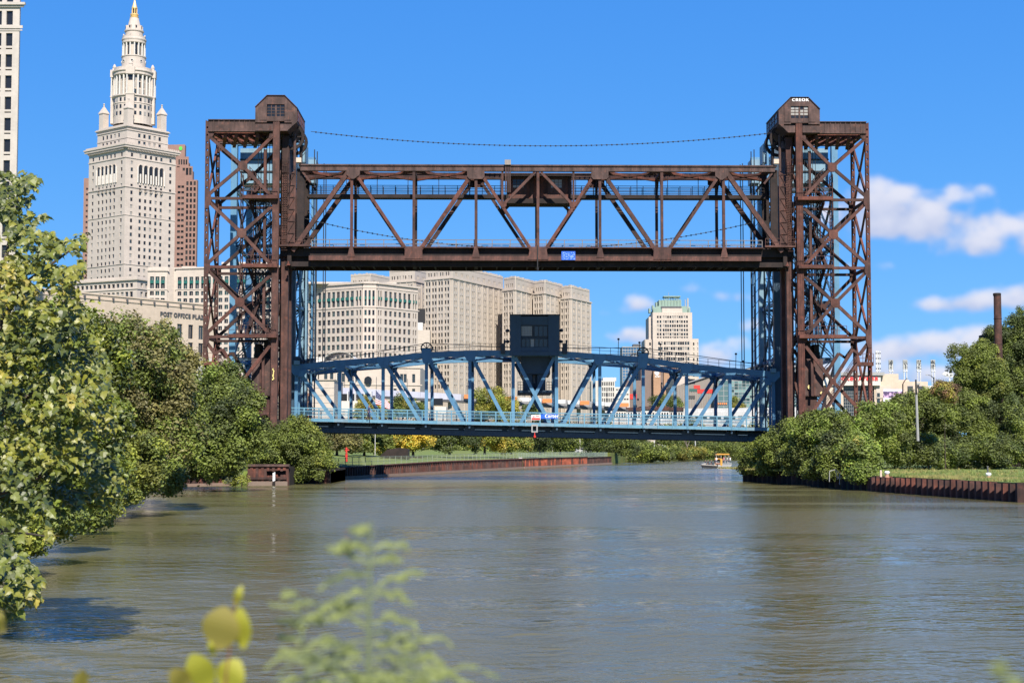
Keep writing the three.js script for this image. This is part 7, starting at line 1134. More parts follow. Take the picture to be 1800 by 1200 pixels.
  const far = [
    ['low bright bush at the water beyond the park wall', [[1136, 796, 20, 14, 470], [1160, 800, 22, 10, 476]], [1145, 474, 2], 520, mix('dark', 1, 'mid', 2, 'lite', 1.2), 70],
    ['row of bushes along the far waterline left of the boats', [[1192, 798, 26, 10, 520], [1222, 798, 24, 9, 540]], [1205, 540, 2], 480, mix('mid', 2, 'yel', 1, 'lite', 1.2), 71],
    ['far bushes behind the yellow boat', [[1258, 792, 26, 12, 560], [1290, 795, 22, 12, 560]], [1270, 565, 2], 460, mix('dark', 1.2, 'mid', 2, 'olive', 1), 72],
    ['dark tree on the far bank above the bushes', [[1235, 776, 24, 14, 580], [1215, 782, 16, 10, 580]], [1232, 584, 3], 420, mix('dark', 2.4, 'mid', 1.4, 'grey', 0.6), 73],
    ['green tree on the far bank beside the pale building', [[1120, 774, 18, 14, 560], [1176, 776, 18, 12, 570]], [1124, 566, 3], 420, mix('dark', 1.6, 'mid', 2), 74],
    ['olive trees on the far slope right of the bare tree', [[1275, 772, 26, 10, 600], [1310, 776, 26, 14, 590]], [1285, 606, 3], 480, mix('olive', 2, 'mid', 2, 'yel', 1), 75],
    ['green tree on the far slope above the silver car', [[1030, 772, 26, 10, 520], [1075, 770, 24, 8, 530], [1000, 768, 18, 8, 520]], [1040, 530, 3], 480, mix('dark', 1, 'mid', 2, 'olive', 1.4), 76],
    ['distant wooded slope behind the middle of the far bank', [[1150, 770, 30, 8, 640], [1200, 768, 30, 8, 640], [1255, 768, 30, 6, 640]], [1200, 646, 3], 480, mix('mid', 2, 'olive', 1.6, 'grey', 0.8), 77],
  ];
  for (const [what, blobs, foot, n, tones, seed] of far) plantAt('far_bank_tree', what, 'tree', null, blobs, foot, n, 1.0, tones, seed, { gap: 0.3, thin: 0.28, r: 0.2 });
  // a bare grey tree
  const o = thing('bare_tree', 'leafless grey tree standing among the far bank bushes', 'tree', [wx(1207, 540), 2, -540]), R = rng(4), tm = mb(), K = 540 / FOCAL; const grow = (p, d, l, r, n) => { const q = p.clone().addScaledVector(d, l); tm.tube(p, q, r, 5, r * 0.65); if (n) for (let i = 0; i < 3; i++) grow(q, d.clone().add(V((R() - 0.5) * 1.3, 0.1 + R() * 0.3, (R() - 0.5) * 1.3)).normalize(), l * 0.72, r * 0.6, n - 1); }; grow(V(wx(1207, 540), 2, -540), V(0, 1, 0), 2.6, 0.22, 4); tm.build('limbs', M.barkPale, o);
  // brush that fills in behind, low ground cover on the far bank
  const uc = thing('undergrowth', 'low green undergrowth along the far bank and the park edge', 'undergrowth', [40, 2, -520]); uc.userData.kind = 'stuff'; delete uc.userData.category;
  crown(uc, [[58, 2.2, -566, 26, 3.4, 9], [96, 2.2, -612, 30, 4, 9], [150, 2, -640, 34, 4.5, 10], [36, 2, -500, 8, 3, 26], [-40, 4, -455, 40, 4.5, 6], [10, 4, -500, 34, 4.5, 6]], 2600, 1.3, mix('dark', 1.6, 'mid', 2, 'olive', 1.2), 81, { gap: 0.25, thin: 0.25 });
  const hz = thing('distant_woods', 'distant line of trees low behind the park and river', 'woods', [0, 4, -680]); hz.userData.kind = 'stuff'; delete hz.userData.category;
  crown(hz, Array.from({ length: 26 }, (_, i) => [-70 + i * 10.5, 6.5 + 2 * Math.sin(i * 2.1), -600 - (i % 3) * 14, 9, 5.5, 6]), 3600, 1.7, mix('dark', 1.5, 'mid', 2, 'olive', 1.2), 82, { gap: 0.2, thin: 0.22 });
}
// ---- nearest tree: large leaves one by one, its branches reaching in from the left
{
  const leafG = [1, 2, 3].map((s) => { const R = rng(s * 9), pts = [[0, 0], [0.22, -0.06], [0.42, 0.08], [0.5, 0.3], [0.34, 0.42], [0.36, 0.62], [0.2, 0.72], [0, 1.02]], m = mb(), Z = (x, y) => 0.22 * Math.abs(x) - 0.28 * y * y + 0.05 * Math.sin(y * 9 + s) * x; const W = (x, y) => V(x * (1 + 0.1 * (R() - 0.5)), y, Z(x, y)); for (const q of [1, -1]) for (let i = 0; i + 1 < pts.length; i++) { const mid0 = V(0, Math.min(1, Math.max(0, pts[i][1])), Z(0, pts[i][1])), mid1 = V(0, Math.min(1, Math.max(0, pts[i + 1][1])), Z(0, pts[i + 1][1])), a = W(q * pts[i][0], pts[i][1]), b = W(q * pts[i + 1][0], pts[i + 1][1]); if (q > 0) { m.tri(mid0, a, b); m.tri(mid0, b, mid1); } else { m.tri(mid0, b, a); m.tri(mid0, mid1, b); } } m.box(-0.012, 0.012, -0.4, 0.02, -0.01, 0.012); const g = m.geometry(); g.deleteAttribute('uv'); return g; });
  const nearTree = (label, seed, blobs, branches, count, size, maxParts, foot, zr) => {
    const o = thing('overhanging_tree', label, 'tree', foot), R = rng(seed), B = rootOf(o), bm = M.bark;
    for (const br of branches) { const m = mb(); let pr = null; br.forEach(([px, py, D, r]) => { const p = at(px, py, D + 1 - Math.min(5.2, Math.max(0, (py - 300) / 600 * 4.6))); if (pr) m.tube(pr[0], p, pr[1], 6, r); pr = [p, r]; }); m.build('branch', bm, o); }
    const leaves = [], tot = blobs.reduce((a, b) => a + b[2] * b[3], 0);
    for (let i = 0; i < count; i++) {
      let k = R() * tot, j = 0; while ((k -= blobs[j][2] * blobs[j][3]) > 0 && j < blobs.length - 1) j++;
      const [px, py, w, h, D] = blobs[j], a = R() * 6.283, r = Math.sqrt(R()) * (0.8 + 0.35 * vnoise(a * 2, j, seed)), x = px + w * r * Math.cos(a), y = py + h * r * Math.sin(a);
      if (vnoise(x / 24, y / 20, seed + 2) < 0.33) continue;
      const d = D + 1 - Math.min(5.2, Math.max(0, (y - 300) / 600 * 4.6)) + (R() - 0.5) * zr, p = at(x, y, d), s = size * (0.55 + 0.75 * R()), nrm = V((R() - 0.5) * 1.5 + 0.2, 0.55 + R() * 0.7, 0.5 + (R() - 0.5) * 1.5).normalize(), dn = V((R() - 0.5) * 1.4, -0.9 + 0.7 * R(), (R() - 0.5) * 0.8), t = dn.addScaledVector(nrm, -dn.dot(nrm)).normalize(), q = new THREE.Matrix4().makeBasis(V(0, 0, 0).crossVectors(t, nrm).multiplyScalar(s), t.clone().multiplyScalar(s), nrm.clone().multiplyScalar(s)).setPosition(p.sub(B));
      const g = vnoise(x / 60, y / 50, seed + 5) * 0.6 + R() * 0.4, c = g < 0.34 ? [0.068, 0.092, 0.009] : g < 0.58 ? [0.145, 0.17, 0.015] : g < 0.82 ? [0.235, 0.235, 0.022] : [0.38, 0.315, 0.045], v = 0.8 + 0.4 * R();
      leaves.push([q, c.map((k) => k * v), s, d, i % 3]);
    }
    leaves.sort((a, b) => b[2] / b[3] - a[2] / a[3]);
    const mats = new Map(); leaves.slice(0, maxParts).forEach(([q, c, , , gi]) => { const k = c.map((z) => Math.round(Math.log(z) * 4)).join(); if (!mats.has(k)) { const mm = M.leafNear.clone(); mm.color = LIN(...c); mats.set(k, mm); } const l = mesh('leaf', leafG[gi], mats.get(k), o); l.matrix.copy(q); l.matrix.decompose(l.position, l.quaternion, l.scale); });
    for (let gi = 0; gi < 3; gi++) { const L = leaves.slice(maxParts).filter((l) => l[4] === gi), im = new THREE.InstancedMesh(leafG[gi], M.leafNear, L.length); L.forEach(([q, c], k) => { im.setMatrixAt(k, q); im.setColorAt(k, LIN(...c)); }); im.name = 'foliage'; im.userData.kind = 'stuff'; im.castShadow = im.receiveShadow = true; o.add(im); }
  };
  const A = at(-160, 785, 19);
  nearTree('large leaved green tree reaching into the frame from the left edge, nearest to the camera', 61, [[15, 335, 42, 42, 19], [48, 318, 24, 14, 18.6], [10, 400, 34, 40, 19], [40, 440, 70, 46, 18.5], [110, 438, 40, 22, 18], [148, 416, 14, 10, 18], [60, 500, 78, 50, 18.5], [115, 470, 34, 26, 18], [40, 580, 90, 62, 19], [110, 570, 46, 44, 18.5], [140, 620, 40, 40, 19.5], [50, 680, 100, 66, 19.5], [130, 700, 60, 46, 19], [40, 790, 90, 76, 20], [120, 790, 56, 56, 20], [30, 880, 70, 50, 20], [22, 960, 40, 30, 19.5], [30, 1015, 40, 40, 19], [50, 1050, 22, 16, 19], [10, 1060, 24, 28, 19], [85, 940, 12, 10, 19], [70, 925, 22, 14, 19.5], [165, 650, 34, 36, 21], [180, 720, 34, 44, 21.5], [165, 790, 40, 50, 22], [185, 850, 26, 36, 22.5], [110, 860, 60, 40, 22], [60, 400, 40, 26, 18.5]],
    [[[-140, 900, 19.5, 0.09], [-40, 640, 19.4, 0.05], [40, 500, 18.8, 0.025], [150, 420, 18, 0.006]], [[-40, 640, 19.4, 0.05], [10, 450, 19, 0.025], [40, 310, 18.7, 0.006]], [[-90, 780, 19.5, 0.06], [60, 690, 19.4, 0.025], [170, 650, 19, 0.006]], [[-140, 900, 19.5, 0.06], [20, 860, 20, 0.03], [150, 800, 20, 0.008]], [[-140, 900, 19.5, 0.06], [0, 930, 19.6, 0.02], [95, 945, 19, 0.005]], [[0, 930, 19.6, 0.02], [40, 1050, 19, 0.006]]], 11500, 0.08, 300, [A.x, 1.7, A.z], 2.2);
}
// ---------------------------------------------------------------- park furniture, boats, lamps, people
const { MarchingCubes } = await import('three/addons/objects/MarchingCubes.js');
function fieldMesh(bones, blend, cell) {                                // tapered capsules [ax, ay, az, ra, bx, by, bz, rb] joined smoothly into one surface
  let lo = V(1e9, 1e9, 1e9), hi = V(-1e9, -1e9, -1e9); for (const b of bones) for (const [i, r] of [[0, b[3]], [4, b[7]]]) { const p = V(b[i], b[i + 1], b[i + 2]); lo.min(p.clone().addScalar(-r - 0.04)); hi.max(p.clone().addScalar(r + 0.04)); }
  const size = Math.max(hi.x - lo.x, hi.y - lo.y, hi.z - lo.z), N = Math.min(96, Math.max(16, Math.ceil(size / cell))), c = lo.clone().add(hi).multiplyScalar(0.5), mc = new MarchingCubes(N, new THREE.MeshStandardMaterial(), false, false, 120000), h = size / 2 * N / (N - 4);
  for (let k = 0; k < N; k++) for (let j = 0; j < N; j++) for (let i = 0; i < N; i++) {
    const p = V(c.x + ((i - N / 2) / (N / 2)) * h, c.y + ((j - N / 2) / (N / 2)) * h, c.z + ((k - N / 2) / (N / 2)) * h); let d = 9;
    for (const b of bones) { const a = V(b[0], b[1], b[2]), e = V(b[4] - b[0], b[5] - b[1], b[6] - b[2]), t = Math.max(0, Math.min(1, p.clone().sub(a).dot(e) / Math.max(1e-9, e.lengthSq()))), q = p.distanceTo(a.addScaledVector(e, t)) - lerp(b[3], b[7], t), w = Math.max(0, Math.min(1, 0.5 + 0.5 * (q - d) / blend)); d = lerp(q, d, w) - blend * w * (1 - w); }
    mc.field[i + j * N + k * N * N] = -d;
  }
  mc.isolation = 0; mc.update(); const n = mc.count, pos = new Float32Array(mc.positionArray.slice(0, n * 3)), nor = new Float32Array(mc.normalArray.slice(0, n * 3));
  for (let i = 0; i < n; i++) { pos[i * 3] = c.x + pos[i * 3] * h; pos[i * 3 + 1] = c.y + pos[i * 3 + 1] * h; pos[i * 3 + 2] = c.z + pos[i * 3 + 2] * h; }
  const g = new THREE.BufferGeometry(); g.setAttribute('position', new THREE.BufferAttribute(pos, 3)); g.setAttribute('normal', new THREE.BufferAttribute(nor, 3)); return g;
}
const SKIN = flat(0.4, 0.22, 0.15, 0.6), HAIR = flat(0.03, 0.018, 0.012, 0.7);
function person(label, p, turn, pose, shirt, legs, group) {             // pose: 'walk' or 'sit'; feet or seat at p
  const sit = pose === 'sit', hy = sit ? 0.14 : 0.92, o = thing('person', label, 'person', [p.x, p.y, p.z], group, turn);
  const sh = hy + 0.52, nk = hy + 0.58, hd = hy + 0.73, k = [];
  const torso = [[0, hy, 0, 0.135, 0, hy + 0.28, 0.01, 0.125], [0, hy + 0.28, 0.01, 0.125, 0, sh - 0.04, 0, 0.14], [-0.14, sh - 0.03, 0, 0.07, 0.14, sh - 0.03, 0, 0.07]];
  const leg = sit ? [[-0.09, hy, 0.02, 0.085, -0.1, hy + 0.02, 0.42, 0.065], [-0.1, hy + 0.02, 0.42, 0.06, -0.1, hy - 0.42, 0.46, 0.042], [0.09, hy, 0.02, 0.085, 0.1, hy + 0.02, 0.42, 0.065], [0.1, hy + 0.02, 0.42, 0.06, 0.1, hy - 0.42, 0.46, 0.042]] : [[-0.09, hy, 0, 0.09, -0.09, 0.49, 0.16, 0.062], [-0.09, 0.49, 0.16, 0.06, -0.09, 0.09, 0.22, 0.042], [0.09, hy, 0, 0.09, 0.09, 0.48, -0.06, 0.062], [0.09, 0.48, -0.06, 0.06, 0.09, 0.11, -0.28, 0.042]];
  const feet = sit ? [[-0.1, hy - 0.46, 0.44, 0.04, -0.1, hy - 0.47, 0.6, 0.034], [0.1, hy - 0.46, 0.44, 0.04, 0.1, hy - 0.47, 0.6, 0.034]] : [[-0.09, 0.05, 0.2, 0.045, -0.09, 0.035, 0.37, 0.035], [0.09, 0.07, -0.3, 0.045, 0.09, 0.035, -0.16, 0.035]];
  const arm = (s, z) => [[s * 0.19, sh - 0.04, 0, 0.055, s * 0.23, sh - 0.32, z * 0.4, 0.042], [s * 0.23, sh - 0.32, z * 0.4, 0.04, s * 0.19, sh - 0.5, z + 0.16, 0.03], [s * 0.19, sh - 0.5, z + 0.16, 0.032, s * 0.185, sh - 0.58, z + 0.2, 0.022]], arms = [...arm(1, sit ? 0.14 : 0.12), ...arm(-1, sit ? 0.14 : -0.18)];
  const head = [[0, nk - 0.04, 0.0, 0.055, 0, nk + 0.04, 0.015, 0.052], [0, hd - 0.04, 0.03, 0.078, 0, hd + 0.035, 0.005, 0.092], [0, hd - 0.025, 0.1, 0.02, 0, hd + 0.0, 0.1, 0.012]];
  mesh('body', fieldMesh([...torso, ...leg, ...feet, ...arms, ...head], 0.03, 0.022), SKIN, o);
  const fat = (a, e) => a.map((b) => b.map((v, i) => (i === 3 || i === 7 ? v + e : v)));
  mesh('shirt', fieldMesh([...fat(torso, 0.014), ...fat([arms[0], arms[3]], 0.014)], 0.03, 0.024), shirt, o); mesh('trousers', fieldMesh(fat(leg, 0.013), 0.03, 0.024), legs, o); mesh('hair', fieldMesh([[0, hd + 0.03, -0.012, 0.096, 0, hd + 0.0, -0.03, 0.09]], 0.02, 0.018), HAIR, o);
  const ey = mb(); for (const q of [-0.033, 0.033]) ey.box(q - 0.01, q + 0.01, hd - 0.005, hd + 0.008, 0.094, 0.106); ey.build('eyes', M.black, o); o.children[o.children.length - 1].position.set(p.x, p.y, p.z); return o;
}
// walker on the blue span
{ const D = 217.2, f = at(648, 736.2, D); person('person in dark clothes walking along the blue bridge walkway left of the flag', V(f.x, f.y, f.z), 1.3, 'walk', flat(0.03, 0.04, 0.1), flat(0.02, 0.03, 0.09)); }
// red standpipe, shelter, bollards, rails
{ const D = 262, X = (p) => wx(p, D, 795), Y = (p) => wy(p, D), o = thing('standpipe', 'red painted standpipe post standing on the park lawn behind the fence', 'standpipe', [X(609), 2.4, -D]), r = M.red; mb().lathe(X(608.7), -D, [[0.2, 2.2], [0.2, Y(797)], [0.15, Y(796)], [0.15, Y(789)], [0.19, Y(788.6)], [0.17, Y(787)], [0, Y(786)]], 12).build('pipe', r, o); const m = mb(); m.tube(V(X(608.7), Y(790.5), -D), V(X(613.5), Y(791), -D), 0.09, 8); m.tube(V(X(608.7), Y(790.5), -D), V(X(606), Y(791.5), -D), 0.07, 8); m.build('outlet', r, o); mb().lathe(X(608.7), -D, [[0.215, Y(797.4)], [0.225, Y(797)], [0.215, Y(796.4)]], 12).build('collar', M.black, o); }
{ const D = 300, X = (p) => wx(p, D, 798), Y = (p) => wy(p, D), o = thing('picnic_shelter', 'dark low shelter on the park lawn below the yellow tree', 'shelter', [X(694), 2.9, -D]); mb().prism([[X(666), Y(803)], [X(717), Y(804)], [X(717), Y(789)], [X(700), Y(787)], [X(680), Y(790)]], -D - 5, -D).build('roof', M.rustBlack, o); mb().box(X(674), X(717), 2.2, Y(803.5), -D - 4.8, -D - 0.3).build('wall', M.rustBlack, o); }
{ const D = 300, X = (p) => wx(p, D, 806), o = thing('park_bench', 'low dark bench line on the lawn right of the shelter', 'bench', [X(730), 2.6, -D + 8]); for (let i = 0; i < 4; i++) mb().box(X(682 + i * 17), X(697 + i * 17), 2.55, 2.85, -D + 8, -D + 8.5).build('seat', M.rustBlack, o); }
function fence(name, label, mat, pts, h, step, group, rails = 2) { const o = thing(name, label, 'fence', [pts[0].x, pts[0].y, pts[0].z], group); for (let s = 0; s + 1 < pts.length; s++) { const a = pts[s], b = pts[s + 1], L = a.distanceTo(b), n = Math.max(1, Math.round(L / step)); for (let i = 0; i < n + (s + 2 === pts.length); i++) { const p = a.clone().lerp(b, i / n); mb().box(p.x - 0.045, p.x + 0.045, p.y, p.y + h, p.z - 0.045, p.z + 0.045).build('post', mat, o); } for (let k = 1; k <= rails; k++) { const y = h * k / rails - 0.05; mb().bar(V(a.x, a.y + y, a.z), V(b.x, b.y + y, b.z), 0.05, 0.05).build('rail', mat, o); } const w = mb(); for (let q = 0.15; q < L; q += 0.3) { const p = a.clone().lerp(b, q / L); w.box(p.x - 0.008, p.x + 0.008, p.y, p.y + h, p.z - 0.008, p.z + 0.008); } w.build('mesh_wire', mat, o, 'stuff'); } return o; }
fence('park_fence', 'pale green wire fence along the top of the long park wall', paintM(0.22, 0.26, 0.19), [V(-27.2, 1.65, -226), V(-13.2, 1.85, -286.4), V(1, 2.05, -345.6)], 1.35, 3.1);
fence('park_fence', 'pale green railing above the bright red repaired wall', paintM(0.26, 0.32, 0.27), [V(1.3, 2.05, -346), V(12, 2.05, -385.4), V(17.6, 2.05, -405.3)], 1.3, 1.4, null, 3);
fence('park_fence', 'pale green railing at the far end of the park wall', paintM(0.26, 0.32, 0.27), [V(17.8, 1.95, -405.8), V(25.6, 1.95, -437)], 1.2, 1.6, null, 3);
{ const o = thing('white_marker_post', 'white marker post on the park wall beside the bright red section', 'post', [1.6, 0, -344]); mb().box(1.6, 2.1, 0, 2.15, -344.9, -344.3).build('post', M.whiteFlat, o); mb().box(1.5, 2.2, 2.15, 2.3, -345, -344.2).build('cap', M.white, o); }
// steel mooring bollards and a rail on the right bank
for (const [px, py, D, label] of [[1560, 834, 160, 'white and orange mooring bollard at the left end of the lawn'], [1738.5, 836, 150, 'white and orange mooring bollard in the middle of the lawn']]) { const p = at(px, py, D), o = thing('mooring_bollard', label, 'bollard', [p.x, 1.65, p.z], 'mooring bollards on the lawn'); mb().lathe(p.x, p.z, [[0.26, 1.6], [0.2, 1.72], [0.17, 1.9]], 12).build('base', flat(0.36, 0.2, 0.12), o); mb().lathe(p.x, p.z, [[0.17, 1.9], [0.24, 2.0], [0.27, 2.1], [0.2, 2.2], [0, 2.23]], 12).build('cap', M.whiteFlat, o); }
{ const p = at(1549, 834, 162), o = thing('wooden_stake', 'short pale wooden stake beside the left mooring bollard', 'stake', [p.x, 1.6, p.z]); mb().box(p.x - 0.09, p.x + 0.09, 1.6, 2.25, p.z - 0.09, p.z + 0.09).build('stake', M.tan, o); mb().box(p.x - 0.1, p.x + 0.1, 2.25, 2.28, p.z - 0.1, p.z + 0.1).build('top', M.limeWhite, o); const q = at(1737, 826, 152), s = thing('wooden_stake', 'thin dark stake standing behind the middle bollard', 'stake', [q.x, 1.6, q.z]); mb().box(q.x - 0.06, q.x + 0.06, 1.6, 2.75, q.z - 0.06, q.z + 0.06).build('stake', M.greyDark, s); mb().box(q.x - 0.07, q.x + 0.07, 2.75, 2.78, q.z - 0.07, q.z + 0.07).build('top', M.galv, s); }
{ const D = 176, X = (p) => wx(p, D, 835), Y = (p) => wy(p, D), o = thing('ladder_handrail', 'bent grey steel handrail on the black wall among the right shrubs', 'handrail', [X(1462), 1.3, -D]); const T = (a, b, c, d) => mb().tube(V(X(a), Y(b), -D + 4.2), V(X(c), Y(d), -D + 4.2), 0.045, 6).build('rail', M.galv, o); T(1445, 845, 1445.5, 827); T(1445.5, 827, 1456, 824); T(1456, 824, 1459, 841); T(1456, 824, 1463, 832); T(1463, 832, 1480, 823); T(1463, 832, 1462.5, 850); T(1459, 836, 1463, 841); T(1463, 838, 1472, 835); }
// lamps on the right bank
{
  const post = (label, px, y0, y1, D, build) => { const X = (p) => wx(p, D, 700), Y = (p) => wy(p, D), o = thing('street_lamp', label, 'street lamp', [X(px), Y(y0), -D], 'lamp posts on the right bank'); build(o, X, Y, -D); };
  post('pale grey lamp post with a dark upper part rising from the right bushes', 1612, 760, 668, 205, (o, X, Y, z) => { mb().tube(V(X(1613), Y(775), z), V(X(1611.5), Y(694), z), 0.19, 8, 0.16).build('pole', M.galv, o); mb().tube(V(X(1611.5), Y(694), z), V(X(1611), Y(667), z), 0.13, 8, 0.1).build('upper_pole', M.blackSteel, o); mb().box(X(1612), X(1618), Y(676), Y(673), z - 0.15, z + 0.15).build('lamp_head', M.galv, o); mb().box(X(1613.5), X(1616.5), Y(682), Y(676.2), z - 0.12, z + 0.12).build('camera', M.blackSteel, o); });
  post('dark curved street lamp between the arena picture panel and the louvers', 1587, 720, 665, 420, (o, X, Y, z) => { mb().tube(V(X(1587), Y(735), z), V(X(1588), Y(675), z), 0.17, 6).build('pole', M.rustDark, o); const m = mb(); m.tube(V(X(1588), Y(675), z), V(X(1592), Y(668), z), 0.13, 6); m.tube(V(X(1592), Y(668), z), V(X(1596), Y(665), z), 0.1, 6); m.build('arm', M.rustDark, o); mb().box(X(1594.5), X(1597.5), Y(665.4), Y(664), z - 0.15, z + 0.15).build('lamp_head', M.galv, o); });
  post('dark street lamp in front of the rightmost stadium light tower', 1643, 700, 658, 420, (o, X, Y, z) => { mb().tube(V(X(1643), Y(720), z), V(X(1643), Y(663), z), 0.17, 6).build('pole', M.blackSteel, o); const m = mb(); m.tube(V(X(1643), Y(666), z), V(X(1638), Y(660), z), 0.1, 6); m.tube(V(X(1638), Y(660), z), V(X(1631), Y(658.5), z), 0.08, 6); m.build('arm', M.blackSteel, o); mb().box(X(1629), X(1632.5), Y(659.4), Y(658), z - 0.15, z + 0.15).build('lamp_head', M.galv, o); });
}
{ const D = 230, X = (p) => wx(p, D, 600), Y = (p) => wy(p, D), o = thing('chimney', 'tall rusted steel chimney rising behind the ivy at the right edge', 'chimney', [X(1756), 2, -D]); mb().lathe(X(1755.5), -D, [[0.56, 1.5], [0.55, Y(600)], [0.52, Y(520)]], 20).build('stack', M.rust, o); mb().lathe(X(1755), -D, [[0.53, Y(520)], [0.56, Y(519)], [0.56, Y(515.5)], [0.46, Y(515)], [0.44, Y(518)]], 20).build('rim', M.rustBlack, o); for (const y of [560, 605, 650]) mb().lathe(X(1755.5), -D, [[0.54, Y(y + 0.6)], [0.59, Y(y + 0.5)], [0.59, Y(y - 0.5)], [0.54, Y(y - 0.6)]], 20).build('band', M.rustDark, o); const l = mb(); l.box(X(1747.5), X(1749.5), Y(623), Y(620.5), -D - 0.1, -D + 0.4); l.tube(V(X(1748), Y(640), -D + 0.1), V(X(1748), Y(600), -D + 0.1), 0.03, 5); l.build('bracket', M.blackSteel, o); }
// flag
{
  const D = 300, X = (p) => wx(p, D, 705), Y = (p) => wy(p, D), o = thing('flag', 'striped red, white and blue national flag streaming below the blue truss', 'flag', [X(659.5), Y(740), -D]); mb().tube(V(X(659.5), 3, -D), V(X(659.8), Y(682), -D), 0.06, 6, 0.045).build('pole', M.white, o); mb().lathe(X(659.8), -D, [[0.02, Y(682)], [0.1, Y(681.3)], [0, Y(680.4)]], 8).build('finial', M.gold, o);
  const F = (u, v) => { const x = lerp(660.3, 689, u) + (v - 0.5) * 2 * u, top = lerp(684.5, 711, Math.pow(u, 0.9)), bot = lerp(710.5, 721, Math.pow(u, 1.1)), y = lerp(top, bot, v) + 0.7 * Math.sin(u * 9 + v * 2); return V(X(x), Y(y), -D + 0.32 * Math.sin(u * 8 + v * 1.5)); };
  const strip = (name, u0, u1, v0, v1, mat, parent) => { const m = mb(), n = 12; for (let i = 0; i < n; i++) { const a = lerp(u0, u1, i / n), b = lerp(u0, u1, (i + 1) / n); m.quad(F(a, v1), F(b, v1), F(b, v0), F(a, v0)); } return m.build(name, mat, parent); };
  const red = flat(0.42, 0.02, 0.03, 0.8), navy = flat(0.02, 0.03, 0.12, 0.8); for (let i = 0; i < 13; i++) strip('stripe', i < 7 ? 0.42 : 0, 1, i / 13, (i + 1) / 13, i % 2 ? M.whiteFlat : red, o); const can = strip('canton', 0, 0.42, 0, 7 / 13, navy, o);
  for (let r = 0; r < 9; r++) { const st = mb(); for (let k = 0; k < (r % 2 ? 5 : 6); k++) { const c = F(0.035 + (k + (r % 2) * 0.5) * 0.068, 0.03 + r * 0.057); st.box(c.x - 0.022, c.x + 0.022, c.y - 0.022, c.y + 0.022, c.z + 0.02, c.z + 0.04); } st.build('star_row', M.whiteFlat, can); }
}
// silver car on the park road
{ const D = 455, p = at(1025, 796, D), o = thing('parked_car', 'silver estate car parked beyond the park wall near the pale pole', 'car', [p.x, p.y - 0.1, p.z]), x = p.x, y = p.y - 0.1, z = p.z, B = (a, b, c, d, e, f) => mb().box(x + a, x + b, y + c, y + d, z + e, z + f); mb().prism([[x - 2.3, y + 0.35], [x + 2.3, y + 0.35], [x + 2.3, y + 0.85], [x + 1.2, y + 1.0], [x + 0.6, y + 1.5], [x - 1.6, y + 1.55], [x - 2.2, y + 1.0]], z - 0.85, z + 0.85).build('body', paintM(0.35, 0.36, 0.38, 3, 0.3), o); mb().prism([[x - 1.9, y + 1.02], [x + 1.0, y + 1.02], [x + 0.55, y + 1.42], [x - 1.5, y + 1.46]], z + 0.851, z + 0.87).build('side_window', M.glassDark, o); for (const q of [-1.4, 1.4]) mb().tube(V(x + q, y + 0.33, z + 0.7), V(x + q, y + 0.33, z + 0.9), 0.33, 14).build('wheel', M.black, o); B(2.2, 2.34, 0.62, 0.78, 0.3, 0.8).build('headlight', M.whiteFlat, o); }
for (const [px, y0, y1, D, label] of [[1019.5, 792, 760, 440, 'thin pale pole beside the silver car'], [1222.5, 784, 762, 560, 'thin white pole on the far bank right of the bare tree'], [1150.5, 788, 766, 540, 'grey utility pole in front of the pale far building']]) { const X = wx(px, D, 775), o = thing('utility_pole', label, 'pole', [X, wy(y0 + 3, D), -D]); mb().tube(V(X, wy(y0 + 4, D), -D), V(X, wy(y1 - 20, D), -D), 0.16, 6, 0.12).build('pole', D > 539 ? M.white : M.limeWhite, o); mb().box(X - 0.8, X + 0.8, wy(y1, D), wy(y1, D) + 0.12, -D - 0.08, -D + 0.08).build('crossarm', M.galv, o); }
{ const D = 575, X = (p) => wx(p, D, 780), Y = (p) => wy(p, D), o = thing('riverside_house', 'pale weathered low building among the far bank trees', 'building', [X(1150), 3, -D]); mb().box(X(1137), X(1161), 2.5, Y(778), -D - 8, -D).build('wall', M.limePink, o); mb().prism([[X(1135), Y(778)], [X(1163), Y(778)], [X(1158), Y(773)], [X(1140), Y(773)]], -D - 8.5, -D + 0.4).build('roof', M.limeTan, o); for (let i = 0; i < 4; i++) mb().box(X(1139 + i * 5.4), X(1142 + i * 5.4), Y(787), Y(781.5), -D, -D + 0.08).build('window', M.glassDark, o); }
